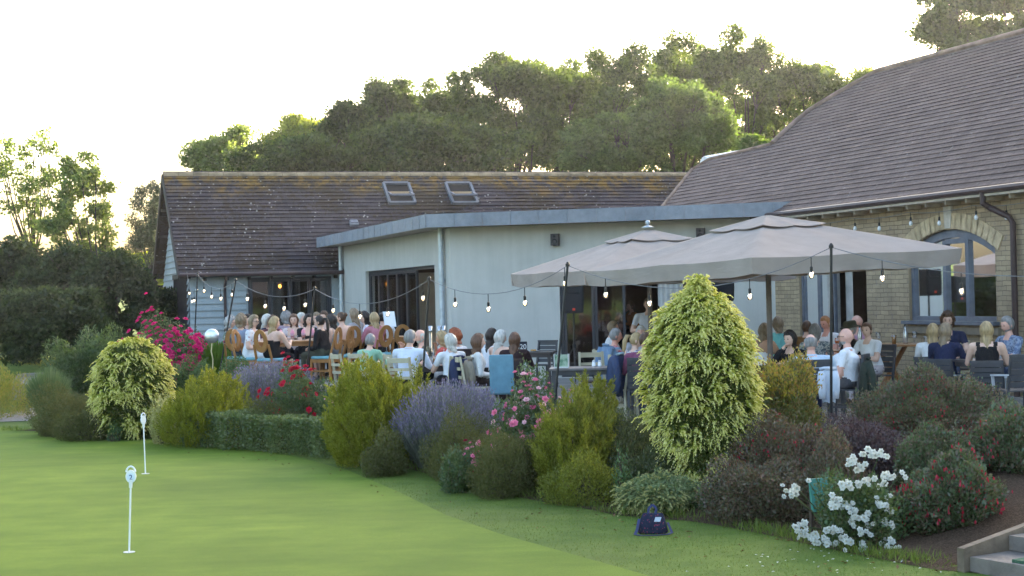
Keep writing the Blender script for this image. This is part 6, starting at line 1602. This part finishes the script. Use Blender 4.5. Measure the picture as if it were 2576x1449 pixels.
loc,rz,_=SEATS['A21']; q=P(980,803,31.0); t=thing('menu','pale menu card held by the woman in the white top','menu',q,radians(25)); b=MB(); b.obox((0,0,0),(.12,0,0),(0,.004,0),(0,.05,.15)); b.build('cover',M('pale menu card',(.62,.72,.78),.5),t); b=MB(); b.obox((0,-.008,0),(.11,0,0),(0,.002,0),(0,.046,.14)); b.build('page',m_whitec,t)
q=TB['M']; t=thing('napkin','crumpled dark blue napkin on the middle dark table','napkin',(q[0]+.33,q[1]-.2,q[2])); b=MB(); b.ell((0,0,.02),(.08,.06,.03),9,6); b.v=[(x+random.uniform(-.012,.012),y+random.uniform(-.012,.012),max(0,z+random.uniform(-.012,.012))) for x,y,z in b.v]; b.build('cloth',m_wblue,t)
# coats over chair backs
def coat(label,u,v,Y,rz,w,h,col,lining=None):
    """a garment folded over a chair back: shoulders over the top rail, sleeves and hem hanging"""
    p=P(u,v,Y); t=thing('jacket',label,'jacket',p,radians(rz)); b=MB(); NX,NZ=12,12; V=[]
    for sgn in (1,-1):
        for j in range(NZ+1):
            f=j/NZ
            for i in range(NX+1):
                x=(i/NX-.5)*w*(1-.12*f+.08*sin(f*3)); z=-h*f*(1-.12*abs(i/NX-.5)*2) if sgn>0 else -h*.7*f
                y=-sgn*(.035+.04*sqrt(f)+.022*sin(i*1.5+f*3)*f+.012*sin(i*3.7)*f); V.append((x,y+(.02 if sgn<0 else 0),z-.05*(abs(i/NX-.5)*2)**3))
    n=NX+1; o=(NZ+1)*n; Fc=[]
    for s in range(2):
        for j in range(NZ):
            for i in range(NX): a=s*o+j*n+i; Fc.append((a,a+1,a+n+1,a+n) if s==0 else (a,a+n,a+n+1,a+1))
    for i in range(NX): Fc.append((i,o+i,o+i+1,i+1))
    for j in range(NZ):
        for i in (0,NX): a=j*n+i; Fc.append((a,a+n,o+a+n,o+a))
    b.add(V,Fc); b.build('cloth',clothm(*col),t,True)
    for s in (-1,1):
        b=MB(); b.tube([(s*w*.44,-.03,-.03),(s*w*.52,-.07,-h*.3),(s*w*.50,-.09,-h*.62),(s*w*.47,-.08,-h*.85)],[.05,.055,.05,.042],10); b.build('sleeve',clothm(*col),t,True)
    b=MB(); b.tube([(-.1,-.02,.01),(-.05,-.05,.022),(.05,-.05,.022),(.1,-.02,.01)],.02,8); b.build('collar',clothm(*(lining or col)),t,True)
DEN=('denim',(.045,.065,.13)); 
coat('denim jacket hung on the chair beside the empty dark table',1556,893,22.75,60,.42,.62,DEN,('pale lining',(.3,.4,.45)))
coat('dark blue denim jacket on the chair behind the white sweater',1152,900,24.5,40,.22,.5,('navy denim',(.035,.045,.10)))
coat('beige coat on the chair of the woman in the white sweater',1181,905,24.3,70,.22,.45,('beige coat',(.27,.23,.18)))
coat('pale blue denim jacket on the chair of the plaid shirt man',1528,870,25.4,-70,.4,.6,('pale denim',(.18,.27,.40)))
coat('pale grey jacket over the chair of the man in the light blue shirt',2082,930,20.1,-5,.17,.42,('pale grey jacket',(.55,.6,.68)))
coat('dark green padded coat on the chair of the bald man in white',2178,905,21.5,78,.5,.66,('dark green coat',(.035,.045,.035)))

# ================================================================= parasols
def canopy_mat():
    t=NT('taupe parasol cloth'); c=t.coord(); col=t.ramp(t.noise(2.2,5,c),[(.3,(.42,.36,.32)),(.7,(.50,.43,.385))])
    d=t.n('BsdfDiffuse'); t.l(col,d.inputs[0]); tr=t.n('BsdfTranslucent'); t.l(col,tr.inputs[0]); m=t.n('MixShader'); m.inputs[0].default_value=.3
    mp=t.n('Mapping'); mp.inputs['Scale'].default_value=(1,1,3); t.l(c,mp.inputs[0]); bn=t.n('Bump',i_Strength=.5,i_Distance=.03); t.l(t.noise(3.5,4,mp.outputs[0],.5,.6),bn.inputs['Height']); t.l(bn.outputs[0],d.inputs['Normal'])
    t.l(d.outputs[0],m.inputs[1]); t.l(tr.outputs[0],m.inputs[2]); t.l(m.outputs[0],t.out.inputs[0]); return t.m
m_canopy=canopy_mat(); m_pole=M('taupe parasol pole',(.20,.17,.155),.4)
def parasol(label,u,Y,half,phi,zap,zed,tilt=(0,0),finial=True):
    p=P(u,740,Y); t=thing('parasol',label,'parasol',(p.x,p.y,0),0,'large taupe parasols over the patio tables'); ph=radians(phi)
    ex=Vector((cos(ph+pi/4),sin(ph+pi/4),0)); ey=Vector((-sin(ph+pi/4),cos(ph+pi/4),0))     # edge directions
    def pt(a,b_,z): q=ex*a*half+ey*b_*half; return Vector((q.x,q.y,z+tilt[0]*q.x+tilt[1]*q.y))
    def zc(a,b_):
        r=max(abs(a),abs(b_)); m=min(abs(a),abs(b_))/max(r,1e-6); sag=.10*sin(pi*m)*r*(1.2-r)+.03*r*(1-r)
        return zap-(zap-zed)*(r*.93+.07*r*r)-sag
    def grid(r0,r1,nr,dz,flare=0):
        V=[];Fc=[];n=64
        for j in range(nr+1):
            r=r0+(r1-r0)*j/nr
            for i in range(n):
                s=8*i/n; k=int(s//2); f=s%2-1
                a,b_=[(1,f),(-f,1),(-1,-f),(f,-1)][k]; V.append(pt(a*r,b_*r,zc(a*r,b_*r)+dz+flare*(j/nr)**2*(.5+.5*cos(s*pi))))
        for j in range(nr):
            for i in range(n): Fc.append((j*n+i,j*n+(i+1)%n,(j+1)*n+(i+1)%n,(j+1)*n+i))
        return V,Fc
    b=MB(); V,Fc=grid(.22,1,10,0); b.add(V,Fc); V,Fc=grid(.22,1,10,-.008); b.add(V,[f[::-1] for f in Fc]); cp=b.build('canopy',m_canopy,t,True)
    b=MB(); V,Fc=grid(.02,.31,5,.028,.018); b.add(V,Fc); V,Fc=grid(.02,.31,5,.02,.018); b.add(V,[f[::-1] for f in Fc]); o=b.build('vent_cap',m_canopy,cp,True)
    for e in range(4):                                    # one valance per side, open at the corners
        b=MB(); n=26; V=[]
        for off in (0,.006):
            for j in range(5):
                for i in range(n+1):
                    f=-1+2*i/n; a,b_=[(1,f),(-f,1),(-1,-f),(f,-1)][e]; d=j/4
                    inn=1-(.012*d+.010*d*sin(i*.9+e)+off/half); edge=1-.012*d*(abs(f)>.97); zz=zc(a,b_)-.235*d*(1-(.06 if abs(f)>.97 else 0))+.006*sin(i*1.3)*d
                    q=pt(a,b_,0); q=Vector((q.x*inn,q.y*inn,0)); V.append(Vector((q.x,q.y,zz+tilt[0]*q.x+tilt[1]*q.y)))
        m=(n+1)*5; Fc=[]
        for j in range(4):
            for i in range(n): a_=j*(n+1)+i; Fc.append((a_,a_+1,a_+n+2,a_+n+1)); Fc.append((m+a_,m+a_+n+1,m+a_+n+2,m+a_+1))
        b.add(V,Fc); b.build('valance',m_canopy,cp,True)
    top=Vector((tilt[0]*0,0,zap))
    b=MB(); b.tube([(0,0,.08),(0,0,zap-.02)],.042,14); b.build('pole',m_pole,t,True)
    b=MB(); b.box(-.42,.42,-.42,.42,0.002,.08); b.lathe([(.075,.08),(.065,.3)],n=16); b.build('base',m_char,t)
    for i in range(8):
        a,b_=[(1,1),(0,1),(-1,1),(-1,0),(-1,-1),(0,-1),(1,-1),(1,0)][i]; b=MB(); b.bar(pt(a*.05,b_*.05,zc(0,0)-.06),pt(a*.98,b_*.98,zc(a*.98,b_*.98)-.035),.025,.035)
        rb=b.build('rib',m_pole,t); b=MB(); b.bar(pt(0,0,zap-.62),pt(a*.5,b_*.5,zc(a*.5,b_*.5)-.05),.018,.025); b.build('strut',m_pole,rb)
    b=MB(); b.lathe([(.07,zap-.68),(.07,zap-.58)],n=14); b.build('hub',m_pole,t)
    if finial:
        b=MB(); b.lathe([(.13,zap+.045),(.05,zap+.075),(.018,zap+.085),(.018,zap+.10),(.04,zap+.12),(.045,zap+.145),(.03,zap+.17),(.0,zap+.178)],n=16); b.build('finial',m_galv,t,True)
    return t
parasol('large taupe parasol in front, its canopy reaching the arched window',1934,24.0,2.0,-13.5,2.93,2.27,tilt=(.033,-.005),finial=False)
parasol('further taupe parasol with a ball finial behind the large one',1634,28.3,1.92,-25,2.93,2.22)

# ================================================================= string lights
m_wire=M('grey cable',(.2,.2,.21),.6); m_bulbg=glassmat('bulb glass',(1,.97,.9),.05); m_fil=emit('warm filament',(1,.72,.34),1.6)
def bulb(par,p,lit=True,drop=.17):
    b=MB(); b.tube([p,p-UP*(drop-.05)],.006,5); b.lathe([(.012,p.z-drop+.055),(.019,p.z-drop+.045),(.019,p.z-drop-.005),(.013,p.z-drop-.012)],(p.x,p.y,0),10); s=wlink(b.build('bulb',BLKM),par)
    z=p.z-drop; b=MB(); b.lathe([(.014,z-.01),(.03,z-.035),(.034,z-.06),(.026,z-.088),(.004,z-.098)],(p.x,p.y,0),12); g=b.build('glass',m_bulbg if lit else m_whitec,s,True)
    if lit:
        b=MB(); b.lathe([(.010,z-.02),(.016,z-.045),(.014,z-.07),(.004,z-.078)],(p.x,p.y,0),8); b.build('filament',m_fil,s,True)
def string(label,pts,sags,bulbs,lit=True,drop=.17):
    t=thing('string_lights',label,'string lights',pts[0]); b=MB(); allp=[]
    for (p,q,sg) in zip(pts[:-1],pts[1:],sags):
        for i in range(13):
            f=i/12; allp.append(p.lerp(q,f)-UP*(sg*4*f*(1-f)))
    b.tube(allp,.0055,5); wlink(b.build('cable',m_wire),t)
    for si,fs_ in enumerate(bulbs):
        for f in fs_:
            p=pts[si].lerp(pts[si+1],f)-UP*(sags[si]*4*f*(1-f)); bulb(t,p,lit,drop)
    return t
def pole(label,u0,v0,u1,v1,Y,z0=None):
    a=P(u0,v0,Y); c=P(u1,v1,Y); d=(c-a); 
    if z0 is None: z0=max(gz(c.x,c.y),0 if pl_dist(c.x,c.y)>3 else -1)
    c=a+d*((a.z-z0+.05)/(-d.z)); t=thing('light_pole',label,'pole',(c.x,c.y,z0),0,'poles carrying the string lights'); b=MB(); b.tube([c,a],.017,8); wlink(b.build('rod',BLKM),t)
    b=MB(); b.lathe([(.03,a.z-.01),(.03,a.z+.02),(.012,a.z+.05)],(a.x,a.y,0),8); wlink(b.build('cap',BLKM),t); return a
e0=PPl(470,684,W0-nb*.3,nb); pA=pole('light pole standing by the barn corner',497,690,492,800,40.5,0)
pB=pole('leaning light pole beside the silver balloon',593,706,559,900,31.0,.05); pC=pole('light pole among the guests at the long table',792,727,774,915,29.0,.3)
pD=pole('light pole beside the man in the pale blue shirt',1080,703,1065,925,24.3,0); pE=pole('leaning light pole at the edge of the further parasol',1428,668,1399,972,21.6,0)
pF=pole('dark light pole in front of the light blue shirt',2091,622,2091,1030,19.4,0); pG=P(2720,690,18.5)
string('long string of warm bulbs running across the whole patio',[e0,pA,pB,pC,pD,pE,pF,pG],[.55,.25,.22,.32,.30,.40,.14],[(.2,.45,.65,.9),(.2,.42,.66,.92),(.15,.38,.62,.88),(.18,.43,.67,.95),(.2,.45,.71,.98),(.155,.33,.52,.71,.93),(.21,.53,.85)])
gpts=[rpt(s,.14,RE-.28) for s in (along_r(2040,560),along_r(2160,545),along_r(2300,535),along_r(2465,520),along_r(2640,500))]
string('row of unlit bulbs under the eaves of the stone building',gpts,[.05]*4,[(.05,.55),(.05,.5),(.05,.5),(.05,.5)],lit=False,drop=.14)

# ================================================================= loudspeakers, microphone
def pa(label,u,v0,v1,Y,rz):
    a=P(u,v0,Y); c=P(u,v1,Y); h=a.z-c.z; t=thing('loudspeaker',label,'loudspeaker',(a.x,a.y,c.z),radians(rz)); b=MB(); w=.215
    rings=[]
    for z,k in ((0,.86),(.04,.95),(h*.5,1.0),(h*.9,.97),(h,.86)):
        rings.append([(w*k*x,y,z) for x,y in ((-1,-.16),(-.85,-.19),(.85,-.19),(1,-.16),(.7,.19),(-.7,.19))])
    b.loft(rings); b.build('cabinet',M('black loudspeaker shell',(.014,.014,.015),.55),t)
    b=MB(); b.obox((0,-.196,h*.36),(w*.78,0,0),(0,.006,0),(0,0,h*.27)); b.build('grille',M('speaker mesh',(.022,.022,.024),.7,bump=.6,scale=40),t)
    b=MB()
    b.add([(-w*.6,-.20,h*.70),(w*.6,-.20,h*.70),(w*.75,-.196,h*.92),(-w*.75,-.196,h*.92),(-w*.3,-.15,h*.75),(w*.3,-.15,h*.75),(w*.3,-.15,h*.87),(-w*.3,-.15,h*.87)],[(4,5,6,7),(0,1,5,4),(1,2,6,5),(2,3,7,6),(3,0,4,7)]); b.build('horn',M('horn black',(.008,.008,.009),.4),t)
    b=MB(); b.obox((0,-.204,h*.14),(.028,0,0),(0,.003,0),(0,0,.024)); b.build('badge',M('orange red badge',(.7,.06,.03),.4),t)
    s=thing('speaker_stand',label.replace('black loudspeaker','black tripod stand carrying the loudspeaker'),'stand',(a.x,a.y,0),radians(rz)); b=MB(); b.tube([(0,0,.25),(0,0,c.z-.001)],.02,8); b.build('pole',BLKM,s)
    for i in range(3):
        an=2*pi*i/3+.5; b=MB(); b.tube([(0,0,.75),(.5*cos(an),.5*sin(an),.01)],.014,6); b.tube([(0,0,.28),(.30*cos(an),.30*sin(an),.32)],.009,6); b.build('leg',BLKM,s)
    b=MB(); b.lathe([(.035,.72),(.035,.80)],n=10); b.build('collar',BLKM,s)
pa('black loudspeaker left of the open doors on the patio',1441,716,788,32.6,0)
pa('black loudspeaker peeping over the tip of the golden conifer',1814,688,758,31.0,8)
q=P(1668,760,29.0); t=thing('microphone_stand','black microphone stand in front of the standing man','microphone stand',(q.x,q.y,0)); b=MB(); b.tube([(0,0,.02),(0,0,1.15),(-.05,-.02,1.5)],.013,7); b.build('pole',BLKM,t)
b=MB(); b.lathe([(.15,0),(.15,.02),(.03,.03)],n=16); b.build('base',BLKM,t); b=MB(); b.tube([(-.05,-.02,1.5),(-.09,.05,1.55)],[.014,.026],8); b.build('microphone',BLKM,t); b=MB(); b.obox((.02,-.03,1.16),(.12,0,0),(0,.01,0),(0,.02,.09)); b.build('tablet_holder',BLKM,t)

# ================================================================= on the lawn
def hole_marker(label,u0,v0,u1,v1,num):
    g=PZ(u1,v1,ZG); a=P(u0,v0,g.y); t=thing('putting_marker',label,'putting marker',(g.x,g.y,ZG+.007),0,'putting hole markers on the green'); tp=a-g
    h=tp.length; d=tp.normalized()
    m=M('white plastic marker',(.74,.76,.76),.4,var=.05)
    b=MB(); b.tube([Vector((0,0,0)),d*(h*.80)],.0085,8); b.tube([d*(h*.76),d*(h*.86)],[.014,.020],8); b.build('rod',m,t)
    b=MB(); b.lathe([(.054,.0),(.054,.004),(.048,.004),(.0,-.002)],n=20); b.build('cup_rim',M('grey cup rim',(.45,.45,.44),.5),t)
    b=MB(); yaw=radians(0 if num else 62); X=Vector((cos(yaw),sin(yaw),0)); Yv=Vector((-sin(yaw),cos(yaw),0)); c=d*(h*.895)
    b.extr([c+X*(.048*cos(q_))+UP*(.06*sin(q_))-Yv*.008 for q_ in [2*pi*i/24 for i in range(24)]],Yv*.016); hd=b.build('head',m,t)
    b=MB(); pts=[c+X*(.043*cos(q_))+UP*(.062*sin(q_)+.03) for q_ in [radians(10)+radians(160)*i/10 for i in range(11)]]; b.tube(pts,.009,7); b.build('handle_loop',m,t)
    if num:
        b=MB(); b.extr([c+X*(.036*cos(q_))+UP*(.042*sin(q_)-.01)-Yv*.0095 for q_ in [2*pi*i/24 for i in range(24)]],Yv*.001); b.build('number_disc',M('pale number disc',(.62,.70,.80),.4,var=.03),hd)
        me=textmesh(num,.068); me.materials.append(M('navy numeral',(.02,.035,.13),.5)); o=link('numeral',me,hd); o.location=c-Yv*.0112-UP*.01; o.rotation_euler=(pi/2,0,yaw)
hole_marker('white putting hole marker numbered 2 nearest the camera',330,1178,325,1391,'2'); hole_marker('white putting hole marker farther away near the golden globe',360,1042,366,1193,None)
p=P(533,845,30.6); t=thing('balloon','round silver foil balloon on a short ribbon left of the oak chairs','balloon',p); b=MB(); b.ell((0,0,0),(.142,.09,.137),28,16)
b.v=[(x,y*(1+.06*sin(9*atan2(z,x))*(abs(x)+abs(z))/.15),z) for x,y,z in b.v]; b.build('foil',M('silver foil',(.72,.76,.82),.28,metal=.85,var=.06,scale=12,bump=.35),t,True); b=MB(); gzz=gz(p.x,p.y); b.tube([(0,0,-.14),(-.02,0,-.3),(.01,0,-.45),(-.03,0,gzz-p.z)],.012,6); b.build('ribbon',M('gold ribbon',(.55,.47,.25),.4),t)
# shoulder bag
p=PZ(1645,1345,ZG); t=thing('shoulder_bag','dark floral shoulder bag with looped strap on the grass below the juniper','bag',(p.x,p.y+.08,ZG),radians(-8))
t.scale=(.82,.8,.7); mb=clothm('bag floral',(.025,.028,.055),'floral',(.30,.05,.09),2.2); b=MB(); rings=[]
for z,wx,wy in ((.0,.15,.06),(.02,.17,.075),(.12,.16,.075),(.21,.135,.055),(.26,.115,.03),(.275,.105,.02)):
    rings.append([(wx*math.copysign(abs(cos(a))**.6,cos(a))+.006*sin(a*5+z*30),wy*math.copysign(abs(sin(a))**.7,sin(a))+.006*sin(a*7+z*40),z) for a in [2*pi*i/28 for i in range(28)]])
b.loft(rings); b.build('body',mb,t,True)
ms=M('navy strap',(.03,.035,.10),.7)
def ribbon(pts,w,up=(0,0,1)):
    b=MB()
    for a,c in zip(pts[:-1],pts[1:]): b.bar(a,c,w,.006,0,up)
    return b
ribbon([Vector((-.155,-.02,.20)),Vector((-.18,-.08,.06)),Vector((-.20,-.15,.012)),Vector((-.12,-.22,.010)),Vector((.05,-.20,.010)),Vector((.18,-.13,.012)),Vector((.22,-.05,.02)),Vector((.17,-.01,.15))],.035).build('strap',ms,t)
ribbon([Vector((-.05,-.02,.26)),Vector((-.045,-.01,.34)),Vector((0,0,.39)),Vector((.045,-.01,.34)),Vector((.03,-.02,.26))],.03,(0,1,0)).build('handle',ms,t)
b=MB(); b.obox((.06,-.068,.20),(.035,0,0),(0,.004,.002),(.008,0,.028)); b.build('patch',M('pale patch',(.5,.55,.66),.5),t)
# green board among the white roses
p=P(2068,1285,14.75); t=thing('green_board','plain green board standing behind the white roses','sign',(p.x,p.y,gz(p.x,p.y)),radians(28)); a=P(2068,1203,14.75); h=a.z-p.z
b=MB(); b.obox((0,0,p.z-t.location.z+h/2),(.13,0,0),(0,.012,0),(0,.02,h/2)); b.build('panel',M('green board paint',(.045,.20,.16),.5),t); b=MB(); b.bar((-.1,.03,-.1),(-.1,.03,.35),.03,.03); b.bar((.1,.03,-.1),(.1,.03,.35),.03,.03); b.build('stake',m_stem,t)
